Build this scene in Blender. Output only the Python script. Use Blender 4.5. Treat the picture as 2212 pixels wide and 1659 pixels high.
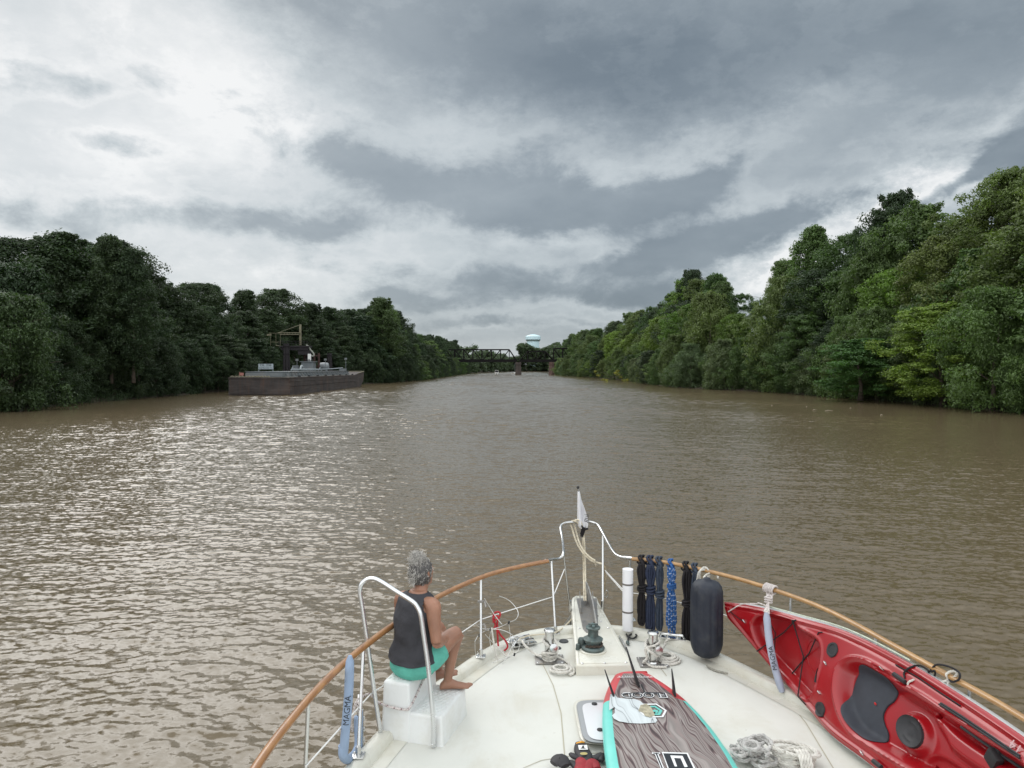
import bpy, bmesh, math, random
import numpy as np
from mathutils import Vector, Matrix
R = math.radians
scn = bpy.context.scene
col = scn.collection
for _o in list(bpy.data.objects): bpy.data.objects.remove(_o)

# ------------------------------------------------------------------ camera
CAMZ = 4.4
PITCH = math.atan(32.5 / 1534.0)
cam_d = bpy.data.cameras.new('camera'); cam = bpy.data.objects.new('camera', cam_d)
col.objects.link(cam); scn.camera = cam
cam.location = (0, 0, CAMZ); cam.rotation_euler = (R(90) - PITCH, 0, 0)
cam_d.sensor_width = 36; cam_d.lens = 36 * 1534 / 2212.0
cam_d.clip_start = 0.05; cam_d.clip_end = 9000
scn.render.resolution_x = 1024; scn.render.resolution_y = 768
scn.render.engine = 'CYCLES'
scn.view_settings.view_transform = 'Standard'; scn.view_settings.look = 'None'
scn.view_settings.gamma = 1; scn.view_settings.exposure = 0.0
scn.cycles.max_bounces = 6; scn.cycles.transparent_max_bounces = 8
scn.cycles.caustics_reflective = False; scn.cycles.caustics_refractive = False

# ------------------------------------------------------------------ sun
SUN_AZ, SUN_EL = R(-28), R(36)          # azimuth from +Y (towards +X positive)
sun_dir = Vector((math.sin(SUN_AZ) * math.cos(SUN_EL), math.cos(SUN_AZ) * math.cos(SUN_EL), math.sin(SUN_EL)))
ld = bpy.data.lights.new('sun', 'SUN'); lo = bpy.data.objects.new('sun', ld); col.objects.link(lo)
ld.energy = 0.85; ld.angle = R(30); ld.color = (1.0, 0.98, 0.95)
lo.rotation_euler = sun_dir.to_track_quat('Z', 'Y').to_euler()

# ------------------------------------------------------------------ node helpers
class NT:
    def __init__(s, tree): s.t = tree; s.n = tree.nodes; s.l = tree.links
    def new(s, typ, **kw):
        nd = s.n.new(typ)
        for k, v in kw.items(): setattr(nd, k, v)
        return nd
    def link(s, a, b): s.l.new(a, b)
    def put(s, inp, v):
        if isinstance(v, bpy.types.NodeSocket): s.l.new(v, inp)
        else: inp.default_value = v
    def math(s, op, a, b=None, c=None, clamp=False):
        nd = s.new('ShaderNodeMath', operation=op, use_clamp=clamp)
        s.put(nd.inputs[0], a)
        if b is not None: s.put(nd.inputs[1], b)
        if c is not None: s.put(nd.inputs[2], c)
        return nd.outputs[0]
    def vmath(s, op, a, b=None):
        nd = s.new('ShaderNodeVectorMath', operation=op)
        s.put(nd.inputs[0], a)
        if b is not None: s.put(nd.inputs[1], b)
        return nd.outputs['Value'] if op in ('DOT_PRODUCT', 'LENGTH') else nd.outputs[0]
    def comb(s, x, y, z):
        nd = s.new('ShaderNodeCombineXYZ')
        s.put(nd.inputs[0], x); s.put(nd.inputs[1], y); s.put(nd.inputs[2], z); return nd.outputs[0]
    def noise(s, vec, scale, detail=4, rough=0.55, dist=0.0, out='Fac'):
        nd = s.new('ShaderNodeTexNoise'); s.put(nd.inputs['Vector'], vec)
        nd.inputs['Scale'].default_value = scale; nd.inputs['Detail'].default_value = detail
        nd.inputs['Roughness'].default_value = rough; nd.inputs['Distortion'].default_value = dist
        return nd.outputs[out]
    def ramp(s, fac, stops, interp='LINEAR'):
        nd = s.new('ShaderNodeValToRGB'); cr = nd.color_ramp; cr.interpolation = interp
        while len(cr.elements) > 1: cr.elements.remove(cr.elements[-1])
        for i, (p, c) in enumerate(stops):
            e = cr.elements[0] if i == 0 else cr.elements.new(p)
            e.position = p
            if not hasattr(c, '__len__'): c = (c, c, c)
            e.color = (c[0], c[1], c[2], 1)
        s.put(nd.inputs[0], fac); return nd.outputs['Color']
    def mix(s, fac, a, b, blend='MIX'):
        nd = s.new('ShaderNodeMix', data_type='RGBA', blend_type=blend)
        s.put(nd.inputs[0], fac)
        for i, v in ((6, a), (7, b)):
            if not isinstance(v, bpy.types.NodeSocket) and len(v) == 3: v = (*v, 1)
            s.put(nd.inputs[i], v)
        return nd.outputs[2]
    def maprange(s, v, a, b, c, d, smooth=False):
        nd = s.new('ShaderNodeMapRange'); nd.interpolation_type = 'SMOOTHSTEP' if smooth else 'LINEAR'
        s.put(nd.inputs[0], v)
        for i, x in enumerate((a, b, c, d)): s.put(nd.inputs[i + 1], x)
        return nd.outputs[0]

# ------------------------------------------------------------------ world: cloudy sky over a Nishita sky
w = bpy.data.worlds.new('World'); scn.world = w; w.use_nodes = True
N = NT(w.node_tree); N.n.clear()
tc = N.new('ShaderNodeTexCoord'); D = tc.outputs['Generated']
sx = N.new('ShaderNodeSeparateXYZ'); N.link(D, sx.inputs[0]); X, Y, Z = sx.outputs
az = N.math('ARCTAN2', X, Y)
el = N.math('ARCSINE', Z)
zc = N.math('ADD', N.math('MAXIMUM', Z, 0.0), 0.10)
cp = N.comb(N.math('DIVIDE', X, zc), N.math('DIVIDE', Y, zc), 0.0)     # cloud deck plane
# ragged warp
wn = N.noise(N.vmath('MULTIPLY', D, (1, 1, 1.7)), 5.0, 10, 0.70, 0.0, 'Color')
wv = N.vmath('MULTIPLY', N.vmath('SUBTRACT', wn, (0.5, 0.5, 0.5)), (0.25, 0.17, 0.0))
AE = N.vmath('ADD', N.comb(az, el, 0.0), wv)
def pe(px, py):
    u = (px - 1106) / 1534.0; v = (797 - py) / 1534.0
    return math.atan(u), math.atan(v / math.sqrt(1 + u * u))
# (px, py, half width px, half height px, tilt deg, weight) in degrees of sky
BL = [(430, 130, 200, 130, 0, 0.24), (120, 120, 330, 200, 0, 0.06), (180, 400, 400, 120, 0, 0.10),
      (560, 250, 120, 110, 20, 0.12), (1000, 60, 560, 150, 0, -0.23), (1300, 190, 330, 130, 0, -0.19), (1850, 120, 560, 170, 0, -0.17),
      (2150, 60, 400, 110, 0, -0.10), (650, 20, 160, 70, 0, -0.14),
      (1690, 585, 150, 34, 10, 0.42), (1860, 470, 220, 34, 22, 0.34), (2100, 350, 230, 60, 25, 0.20),
      (560, 590, 280, 40, 0, 0.14), (1500, 330, 330, 45, 12, 0.12), (1150, 540, 420, 24, 0, 0.06), (900, 280, 320, 60, 0, 0.04),
      (1440, 735, 120, 14, 0, 0.12), (1120, 715, 460, 50, 0, -0.13), (1000, 650, 330, 40, 0, -0.03), (1250, 300, 420, 60, 0, 0.08)]
# dark-bellied cloud bodies with ragged but definite edges
BODY = [(940, 390, 290, 75, -6, 1.0), (760, 340, 120, 40, -10, .7), (1190, 330, 120, 55, 30, .75), (1130, 450, 200, 50, 0, .8), (1400, 440, 180, 50, 10, 1.0),
        (1500, 395, 90, 26, 20, .8), (1600, 510, 200, 38, 14, 1.7), (1400, 552, 120, 18, 8, .8), (2220, 320, 80, 60, 35, 1.1), (2060, 405, 110, 18, 25, .8),
        (1090, 600, 330, 36, 0, .75), (1260, 640, 260, 26, 0, .8), (900, 660, 230, 18, 0, .7), (1100, 700, 300, 12, 0, .7), (480, 470, 240, 34, 0, .55), (690, 500, 150, 26, 0, .6),
        (150, 185, 110, 26, 12, .75), (250, 310, 110, 32, 0, .65), (80, 470, 120, 34, 0, .6), (1350, 250, 300, 40, 14, .15)]
def blobs(P, BLS):
    acc = None
    for px, py, hw, hh, tl, wt in BLS:
        a, e = pe(px, py); t = R(tl); sxx, syy = hw / 1534.0, hh / 1534.0
        d = N.vmath('SUBTRACT', P, (a, e, 0))
        q1 = N.vmath('DOT_PRODUCT', d, (math.cos(t) / sxx, math.sin(t) / sxx, 0))
        q2 = N.vmath('DOT_PRODUCT', d, (-math.sin(t) / syy, math.cos(t) / syy, 0))
        r2 = N.math('MULTIPLY_ADD', q1, q1, N.math('MULTIPLY', q2, q2))
        g = N.math('EXPONENT', N.math('MULTIPLY', r2, -1.0))
        acc = N.math('MULTIPLY_ADD', g, wt, acc if acc is not None else 0.0)
    return acc
acc = blobs(AE, BL)
wv2 = N.vmath('MULTIPLY', N.vmath('SUBTRACT', N.noise(N.vmath('MULTIPLY', D, (1, 1, 1.5)), 9.0, 6, 0.6, 0.0, 'Color'), (0.5, 0.5, 0.5)), (0.12, 0.07, 0.0))
body = blobs(N.vmath('ADD', N.comb(az, el, 0.0), wv2), BODY)
puff = N.math('SUBTRACT', N.noise(N.vmath('MULTIPLY', D, (1, 1, 1.7)), 8.0, 10, 0.64, 0.2), 0.5)
bsum = N.math('MULTIPLY_ADD', puff, 2.6, body)
mask = N.maprange(bsum, 0.18, 1.05, 0.0, 1.0, True)
rim = N.math('MULTIPLY', N.maprange(bsum, 0.0, 0.25, 0.0, 1.0, True), N.math('SUBTRACT', 1.0, mask))
base = N.maprange(az, R(-38), R(12), 0.80, 0.58, True)
f1 = N.math('SUBTRACT', N.noise(cp, 1.1, 8, 0.6, 0.4), 0.5)
f2 = N.math('SUBTRACT', N.maprange(N.noise(N.vmath('MULTIPLY', D, (1, 1, 1.9)), 5.0, 10, 0.6, 0.15), 0.36, 0.64, 0, 1, True), 0.5)
f3 = N.math('SUBTRACT', N.noise(N.vmath('MULTIPLY', D, (1, 1, 3.0)), 2.4, 4, 0.55, 0.2), 0.5)
t = N.math('ADD', base, acc)
t = N.math('MULTIPLY_ADD', f1, 0.20, t)
calm = N.math('MULTIPLY', N.maprange(el, R(12), R(19), 0, 1, True), N.maprange(az, R(-14), R(-4), 0, 1, True))
t = N.math('MULTIPLY_ADD', f2, N.math('MULTIPLY_ADD', calm, -0.07, 0.11), t)
t = N.math('MULTIPLY_ADD', f3, 0.22, t)
dark_t = N.math('MULTIPLY_ADD', puff, -0.25, N.math('MULTIPLY_ADD', f3, 0.5, N.maprange(az, R(-30), R(5), 0.50, 0.27)))
dark_t = N.math('MINIMUM', dark_t, N.math('SUBTRACT', t, 0.04))
t = N.math('ADD', N.math('MULTIPLY', t, N.math('SUBTRACT', 1.0, N.math('MULTIPLY', mask, 0.80))), N.math('MULTIPLY', dark_t, N.math('MULTIPLY', mask, 0.80)))
t = N.math('MULTIPLY_ADD', rim, 0.05, t)
# unseen sky overhead and behind the boat, brightened to add light on deck
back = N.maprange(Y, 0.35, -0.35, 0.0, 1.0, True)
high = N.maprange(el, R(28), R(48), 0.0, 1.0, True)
thin = N.math('MAXIMUM', back, high)  # weight of the added sky brightness, not of thinner cloud
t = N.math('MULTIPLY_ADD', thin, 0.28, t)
cloud = N.ramp(t, [(0.0, (0.125, 0.162, 0.198)), (0.22, (0.185, 0.230, 0.272)), (0.45, (0.325, 0.378, 0.42)),
                   (0.70, (0.56, 0.615, 0.645)), (0.88, (0.73, 0.765, 0.785)), (1.0, (0.90, 0.915, 0.92))])
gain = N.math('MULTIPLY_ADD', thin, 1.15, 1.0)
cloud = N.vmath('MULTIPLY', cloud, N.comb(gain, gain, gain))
sky = N.new('ShaderNodeTexSky', sky_type='NISHITA'); sky.sun_disc = False
sky.sun_elevation = SUN_EL; sky.sun_rotation = SUN_AZ
skyc = N.vmath('MULTIPLY', sky.outputs[0], (0.08, 0.08, 0.08))
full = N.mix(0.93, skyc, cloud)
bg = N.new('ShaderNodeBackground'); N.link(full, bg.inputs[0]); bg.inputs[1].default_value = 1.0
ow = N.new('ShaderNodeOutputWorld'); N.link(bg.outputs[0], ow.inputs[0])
w.cycles.sampling_method = 'MANUAL'; w.cycles.sample_map_resolution = 512

# ------------------------------------------------------------------ photo pixel -> place in the world
def ray(px, py):
    u = (px - 1106) / 1534.0; v = (829.5 - py) / 1534.0
    c, s = math.cos(PITCH), math.sin(PITCH)
    return Vector((u, c + v * s, -s + v * c))
def G(px, py, z=0.0):
    d = ray(px, py); k = (z - CAMZ) / d.z
    return Vector((d.x * k, d.y * k, z))
def AT(px, py, y):
    d = ray(px, py); k = y / d.y
    return Vector((d.x * k, y, CAMZ + d.z * k))

# ------------------------------------------------------------------ object helpers
def tag(o, label=None, cat=None, group=None, kind=None):
    if label: o['label'] = label
    if cat: o['category'] = cat
    if group: o['group'] = group
    if kind: o['kind'] = kind
    return o
def empty(name, loc, label=None, cat=None, group=None):
    o = bpy.data.objects.new(name, None); o.location = loc; o.empty_display_size = 0.1
    col.objects.link(o); return tag(o, label, cat, group)
def worldloc(o):
    v = Vector((0, 0, 0))
    while o is not None: v = v + Vector(o.location); o = o.parent
    return v
class MB:
    """collects shapes in world coordinates, builds one mesh"""
    def __init__(s): s.v = []; s.f = []
    def add(s, vs, fs):
        b = len(s.v); s.v.extend([tuple(v) for v in vs]); s.f.extend([tuple(i + b for i in f) for f in fs]); return s
    def box(s, c, size, M=None, bev=0.0):
        x, y, z = size[0] / 2, size[1] / 2, size[2] / 2
        if bev <= 0:
            vs = [Vector((i * x, j * y, k * z)) for i in (-1, 1) for j in (-1, 1) for k in (-1, 1)]
            fs = [(0, 1, 3, 2), (4, 6, 7, 5), (0, 4, 5, 1), (2, 3, 7, 6), (0, 2, 6, 4), (1, 5, 7, 3)]
        else:
            bm = bmesh.new(); bmesh.ops.create_cube(bm, size=1)
            for v in bm.verts: v.co = Vector((v.co.x * 2 * x, v.co.y * 2 * y, v.co.z * 2 * z))
            bmesh.ops.bevel(bm, geom=bm.edges[:], offset=bev, segments=2, profile=0.6, affect='EDGES')
            bm.verts.index_update()
            vs = [v.co.copy() for v in bm.verts]; fs = [[v.index for v in f.verts] for f in bm.faces]; bm.free()
        c = Vector(c)
        return s.add([(M @ v if M else v) + c for v in vs], fs)
    def tube(s, pts, r, seg=8, closed=False, cap=True, flat=1.0, up=None):
        pts = [Vector(p) for p in pts]; n = len(pts)
        rr = r if hasattr(r, '__len__') else [r] * n
        tan = []
        for i in range(n):
            a = pts[(i - 1) % n] if (closed or i > 0) else pts[i]
            b = pts[(i + 1) % n] if (closed or i < n - 1) else pts[i]
            d = b - a; tan.append(d.normalized() if d.length > 1e-9 else Vector((0, 0, 1)))
        ref = Vector(up) if up else (Vector((0, 0, 1)) if abs(tan[0].z) < 0.9 else Vector((1, 0, 0)))
        nrm = (ref - tan[0] * ref.dot(tan[0])).normalized()
        vs = []
        for i in range(n):
            if i > 0:
                nrm = nrm - tan[i] * nrm.dot(tan[i])
                nrm = nrm.normalized() if nrm.length > 1e-6 else tan[i].orthogonal().normalized()
            bn = tan[i].cross(nrm)
            for k in range(seg):
                a = 2 * math.pi * k / seg
                vs.append(pts[i] + nrm * (math.cos(a) * rr[i] * flat) + bn * (math.sin(a) * rr[i]))
        fs = []
        m = n if closed else n - 1
        for i in range(m):
            for k in range(seg):
                a = i * seg + k; b = i * seg + (k + 1) % seg; c2 = ((i + 1) % n) * seg
                fs.append((a, b, c2 + (k + 1) % seg, c2 + k))
        if cap and not closed:
            fs.append(tuple(reversed(range(seg)))); fs.append(tuple((n - 1) * seg + k for k in range(seg)))
        return s.add(vs, fs)
    def lathe(s, c, prof, seg=24, M=None):
        """prof = [(r, z)...] bottom to top"""
        vs = []; fs = []; c = Vector(c)
        for r, z in prof:
            for k in range(seg):
                a = 2 * math.pi * k / seg; v = Vector((math.cos(a) * r, math.sin(a) * r, z))
                vs.append((M @ v if M else v) + c)
        for i in range(len(prof) - 1):
            for k in range(seg):
                a = i * seg + k; b = i * seg + (k + 1) % seg
                fs.append((a, b, b + seg, a + seg))
        fs.append(tuple(reversed(range(seg)))); fs.append(tuple((len(prof) - 1) * seg + k for k in range(seg)))
        return s.add(vs, fs)
    def loft(s, rings, cap=True, closed=True):
        n = len(rings[0]); vs = [p for r_ in rings for p in r_]; fs = []
        for i in range(len(rings) - 1):
            for k in range(n if closed else n - 1):
                a = i * n + k; b = i * n + (k + 1) % n
                fs.append((a, b, b + n, a + n))
        if cap and closed:
            fs.append(tuple(reversed(range(n)))); fs.append(tuple((len(rings) - 1) * n + k for k in range(n)))
        return s.add(vs, fs)
    def prism(s, poly, z0, z1):
        n = len(poly)
        vs = [Vector((p[0], p[1], z0)) for p in poly] + [Vector((p[0], p[1], z1)) for p in poly]
        fs = [tuple(reversed(range(n))), tuple(range(n, 2 * n))] + [(k, (k + 1) % n, n + (k + 1) % n, n + k) for k in range(n)]
        return s.add(vs, fs)
    def rope(s, pts, r, pitch=None, strands=3, seg=5, step=None):
        """laid rope of twisted strands"""
        P = resample(pts, step or r * 0.9)
        n = len(P); pitch = pitch or r * 7
        tan = [(P[min(i + 1, n - 1)] - P[max(i - 1, 0)]).normalized() for i in range(n)]
        nrm = tan[0].orthogonal().normalized(); L = 0
        paths = [[] for _ in range(strands)]
        for i in range(n):
            if i: L += (P[i] - P[i - 1]).length
            nrm = (nrm - tan[i] * nrm.dot(tan[i])).normalized(); bn = tan[i].cross(nrm)
            for k in range(strands):
                a = 2 * math.pi * (L / pitch + k / strands)
                paths[k].append(P[i] + (nrm * math.cos(a) + bn * math.sin(a)) * r * 0.46)
        for p in paths: s.tube(p, r * 0.56, seg)
        return s
    def build(s, name, m, parent=None, smooth=True, angle=40, mods=()):
        me = bpy.data.meshes.new(name)
        off = worldloc(parent) if parent else Vector((0, 0, 0))
        me.from_pydata([(v[0] - off.x, v[1] - off.y, v[2] - off.z) for v in s.v], [], s.f)
        me.validate(); me.update()
        if smooth:
            me.shade_smooth(); me.set_sharp_from_angle(angle=R(angle))
        me.materials.append(m)
        o = bpy.data.objects.new(name, me); col.objects.link(o); o.parent = parent
        return o
def resample(pts, step):
    pts = [Vector(p) for p in pts]; out = [pts[0].copy()]; acc_ = 0.0
    for a, b in zip(pts[:-1], pts[1:]):
        L = (b - a).length
        if L < 1e-9: continue
        d = step - acc_
        while d <= L: out.append(a.lerp(b, d / L)); d += step
        acc_ = L - (d - step)
    if (out[-1] - pts[-1]).length > step * 0.3: out.append(pts[-1].copy())
    return out
def spline(pts, n=8, closed=False):
    pts = [Vector(p) for p in pts]; m = len(pts); out = []
    for i in range(m if closed else m - 1):
        if closed: p0, p1, p2, p3 = pts[(i - 1) % m], pts[i], pts[(i + 1) % m], pts[(i + 2) % m]
        else: p0, p1, p2, p3 = pts[max(i - 1, 0)], pts[i], pts[i + 1], pts[min(i + 2, m - 1)]
        for k in range(n):
            t_ = k / n
            out.append(0.5 * ((2 * p1) + (p2 - p0) * t_ + (2 * p0 - 5 * p1 + 4 * p2 - p3) * t_ ** 2 + (3 * p1 - p0 - 3 * p2 + p3) * t_ ** 3))
    if not closed: out.append(pts[-1].copy())
    return out
def mat(name, color, rough=0.5, metal=0.0, coat=0.0, spec=0.5, var=0.0, vscale=5.0, bump=0.0, bscale=30.0, bdist=0.01,
        dirt=None, dscale=3.0, damt=0.5, sub=0.0, rvar=0.0):
    m = bpy.data.materials.new(name); m.use_nodes = True
    T = NT(m.node_tree); b = T.n['Principled BSDF']
    tcn = T.new('ShaderNodeTexCoord'); O = tcn.outputs['Object']
    c = (*color, 1)
    if var > 0:
        nf = T.noise(O, vscale, 5, 0.6)
        lo_ = tuple(x * (1 - var) for x in color); hi_ = tuple(min(1, x * (1 + var)) for x in color)
        c = T.ramp(nf, [(0.3, lo_), (0.7, hi_)])
    if dirt is not None:
        df = T.ramp(T.noise(O, dscale, 6, 0.65), [(0.48, 0.0), (0.75, damt)])
        cc = c if isinstance(c, bpy.types.NodeSocket) else tuple(c)
        c = T.mix(df, cc, dirt)
    T.put(b.inputs['Base Color'], c)
    if rvar > 0:
        T.put(b.inputs['Roughness'], T.maprange(T.noise(O, vscale * 2, 4), 0.3, 0.7, max(0.02, rough - rvar), rough + rvar))
    else: b.inputs['Roughness'].default_value = rough
    b.inputs['Metallic'].default_value = metal
    b.inputs['Coat Weight'].default_value = coat; b.inputs['Coat Roughness'].default_value = 0.08
    b.inputs['Specular IOR Level'].default_value = spec
    if sub > 0:
        b.inputs['Subsurface Weight'].default_value = sub; b.inputs['Subsurface Radius'].default_value = (0.02, 0.01, 0.006)
        b.inputs['Subsurface Scale'].default_value = 0.5
    if bump > 0:
        bn = T.new('ShaderNodeBump'); bn.inputs['Strength'].default_value = bump; bn.inputs['Distance'].default_value = bdist
        T.put(bn.inputs['Height'], T.noise(O, bscale, 4, 0.6)); T.link(bn.outputs[0], b.inputs['Normal'])
    return m
def text_mesh(body, size, extrude=0.001, align='CENTER', offset=0.0):
    cu = bpy.data.curves.new('t', 'FONT'); cu.body = body; cu.size = size; cu.extrude = extrude; cu.align_x = align; cu.align_y = 'CENTER'
    cu.offset = offset; cu.resolution_u = 4
    o = bpy.data.objects.new('t', cu); col.objects.link(o)
    dg = bpy.context.evaluated_depsgraph_get(); dg.update()
    me = bpy.data.meshes.new_from_object(o.evaluated_get(dg))
    vs = [v.co.copy() for v in me.vertices]; fs = [tuple(p.vertices) for p in me.polygons]
    bpy.data.objects.remove(o); bpy.data.curves.remove(cu); bpy.data.meshes.remove(me)
    return vs, fs
def put_text(name, body, size, M, m, parent, extrude=0.001, sx_=1.0, offset=0.0):
    vs, fs = text_mesh(body, size, extrude, offset=offset)
    return MB().add([M @ Vector((v.x * sx_, v.y, v.z)) for v in vs], fs).build(name, m, parent, smooth=False)
def frame(o, xa, ya):
    xa = Vector(xa).normalized(); za = xa.cross(Vector(ya)).normalized(); ya = za.cross(xa)
    return Matrix.Translation(Vector(o)) @ Matrix((xa, ya, za)).transposed().to_4x4()

# ================================================================== WATER
def water_material():
    m = bpy.data.materials.new('muddy_river'); m.use_nodes = True; T = NT(m.node_tree); b = T.n['Principled BSDF']
    O = T.new('ShaderNodeTexCoord').outputs['Object']
    c = T.ramp(T.noise(T.vmath('MULTIPLY', O, (0.02, 0.008, 1)), 1.0, 4), [(0.3, (0.106, 0.080, 0.046)), (0.7, (0.128, 0.099, 0.059))])
    T.put(b.inputs['Base Color'], c)
    b.inputs['Roughness'].default_value = 0.14; b.inputs['IOR'].default_value = 1.333
    Q = T.vmath('MULTIPLY', O, (0.75, 1.0, 1.0))
    sepw = T.new('ShaderNodeSeparateXYZ'); T.link(O, sepw.inputs[0])
    lee = T.math('MULTIPLY', T.maprange(sepw.outputs[0], -52, -34, 0.08, 1.0, True), T.maprange(sepw.outputs[0], 20, 46, 1.0, 0.08, True))
    c_ = T.vmath('SUBTRACT', T.noise(Q, 9.0, 4, 0.62, 0.4, 'Color'), (0.5, 0.5, 0.5))
    k_ = T.math('MULTIPLY', lee, 0.85)
    sl = T.vmath('MULTIPLY', c_, T.comb(T.math('MULTIPLY', k_, 0.6), k_, 0))
    ge = T.new('ShaderNodeNewGeometry')
    T.link(T.vmath('NORMALIZE', T.vmath('ADD', ge.outputs['Normal'], sl)), b.inputs['Normal'])
    return m
MW = water_material()
def water_waves():
    """real wavelets: a fan-shaped sheet, finer near the boat, of summed short wind waves"""
    rng = np.random.default_rng(9)
    ys = [1.5]
    while ys[-1] < 1180: ys.append(ys[-1] + max(0.032, ys[-1] * 0.0023))
    ys = np.array(ys); nx = 900; u = np.linspace(-1, 1, nx)
    hw = np.minimum(ys * 0.80 + 5, 85.0)
    Xg = (u[None, :] * hw[:, None]); Yg = np.repeat(ys[:, None], nx, 1)
    dy = np.gradient(ys); dx = 2 * hw / nx; sp = np.maximum(dy, dx * 0.8)
    H = np.zeros_like(Xg); E = np.zeros(len(ys))
    lams = np.exp(rng.uniform(math.log(0.12), math.log(12.0), 130))
    for lam in lams:
        th = rng.normal() * 0.50 + 0.12; k = 2 * math.pi / lam; kx, ky_ = k * math.sin(th), k * math.cos(th); ph = rng.random() * 6.283
        wgt = 1.0 if lam < 0.36 else (0.36 / lam) ** 1.0
        act = np.clip((lam / sp - 2.6) / 1.2, 0, 1) * wgt
        rows_i = np.nonzero(act > 0)[0]
        if len(rows_i) == 0: continue
        r1 = rows_i.max() + 1
        s = np.sin(kx * Xg[:r1] + ky_ * Yg[:r1] + ph + 0.7 * np.sin(0.31 * Xg[:r1] + 0.17 * Yg[:r1] * (1 + lam) + ph * 3))
        s = 2 * ((s + 1) / 2) ** 1.5 - 1
        H[:r1] += s * (act[:r1] / k)[:, None]; E += act ** 2
    H *= (1.0 / np.sqrt(np.maximum(E, 1e-3)))[:, None]
    # gusts and the lee of the banks
    lb = np.interp(ys, [p[1] for p in LB], [p[0] for p in LB])[:, None]; rb = np.interp(ys, [p[1] for p in RB], [p[0] for p in RB])[:, None]
    wob = 3.5 * np.sin(Yg * 0.11 + 1) + 2.5 * np.sin(Yg * 0.043 + Xg * .1)
    sm_ = lambda v, a, b: (lambda t: t * t * (3 - 2 * t))(np.clip((v - a) / (b - a), 0, 1))
    leeL = 0.06 + 0.94 * sm_(Xg - lb + wob, 4, 24); leeR = 0.06 + 0.94 * sm_(rb - Xg + wob + 5 * np.sin(Yg * .2 + Xg * .07), 5, 34)
    g = 0.80 + 0.16 * np.sin(Xg * 0.09 + Yg * 0.035 + 1.0) + 0.14 * np.sin(Xg * -0.05 + Yg * 0.085 + 2.0) + 0.12 * np.sin(Xg * 0.21 + Yg * 0.15)
    H *= leeL * leeR * g * WAVE_SLOPE * 1.41
    H = np.where(np.abs(u)[None, :] > 0.985, 0, H)
    P = np.stack([Xg, Yg, H], -1).reshape(-1, 3); ny = len(ys); idx = np.arange(ny * nx, dtype=np.int32).reshape(ny, nx)
    q = np.stack([idx[:-1, :-1], idx[:-1, 1:], idx[1:, 1:], idx[1:, :-1]], -1).reshape(-1)
    base = len(P); P = np.vstack([P, [(-3000, -400, -.3), (3000, -400, -.3), (3000, 5000, -.3), (-3000, 5000, -.3)]]); q = np.concatenate([q, np.arange(base, base + 4, dtype=np.int32)])
    me = bpy.data.meshes.new('river'); me.vertices.add(len(P)); me.vertices.foreach_set('co', P.astype(np.float32).ravel())
    nf = len(q) // 4; me.loops.add(len(q)); me.loops.foreach_set('vertex_index', q); me.polygons.add(nf); me.polygons.foreach_set('loop_start', np.arange(0, nf * 4, 4, dtype=np.int32))
    me.update(calc_edges=True); me.shade_smooth(); me.materials.append(MW)
    o = bpy.data.objects.new('river', me); col.objects.link(o); tag(o, kind='structure')
WAVE_SLOPE = 0.125

# ================================================================== BANKS
LB = [(-60, -60), (-57, 40), (-53.5, 74), (-55, 91), (-55.5, 114), (-57, 135), (-57, 150), (-53, 185), (-42, 212), (-37, 250), (-36, 293), (-38, 400), (-42, 560), (-44, 640), (-36, 800), (-20, 950), (-4, 1150), (20, 1300)]
RB = [(52, -60), (51.5, 40), (50.5, 70), (51.5, 96), (49.5, 132), (45.5, 147), (38.5, 170), (42, 240), (43, 321), (38, 397), (34, 450), (35, 540), (38, 640), (42, 750), (52, 900), (60, 1050), (64, 1180), (70, 1300)]
water_waves()
def bank_x(B, y): return float(np.interp(y, [p[1] for p in B], [p[0] for p in B]))
M_soil = mat('bank_soil', (0.040, 0.030, 0.018), 0.95, var=0.5, vscale=0.4, bump=0.6, bscale=1.2, bdist=0.3)
def bank_h(off): return float(np.interp(off, [-2, 0, 3, 10, 25, 60, 400], [-0.6, 0.0, 0.7, 1.8, 3.5, 5.5, 9.0]))
def bank_mesh(B, sgn, name):
    ys = np.concatenate([np.arange(-60, 700, 12), np.arange(700, 1301, 30)])
    offs = [-2, 0, 1.5, 4, 10, 18, 30, 60, 150, 400, 1500]
    rnd = random.Random(5); vs = []; fs = []
    for y in ys:
        for o in offs:
            vs.append((bank_x(B, y) + sgn * (o + (rnd.uniform(-.5, .5) if o < 20 else 0)), y, bank_h(o) + rnd.uniform(-.1, .1)))
    n = len(offs)
    for i in range(len(ys) - 1):
        for k in range(n - 1):
            a = i * n + k; q = (a, a + 1, a + n + 1, a + n)
            fs.append(q if sgn > 0 else tuple(reversed(q)))
    return tag(MB().add(vs, fs).build(name, M_soil), kind='structure')
bank_mesh(LB, -1, 'left_river_bank'); bank_mesh(RB, 1, 'right_river_bank')
# land at the far bend of the river
fb = MB(); fb.add([(-1200, 1195, -.5), (1400, 1195, -.5), (1400, 1225, 2), (-1200, 1225, 2), (1800, 2500, 14), (-1600, 2500, 14)], [(0, 1, 2, 3), (3, 2, 4, 5)])
tag(fb.build('far_river_bank', M_soil), kind='structure')

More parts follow.
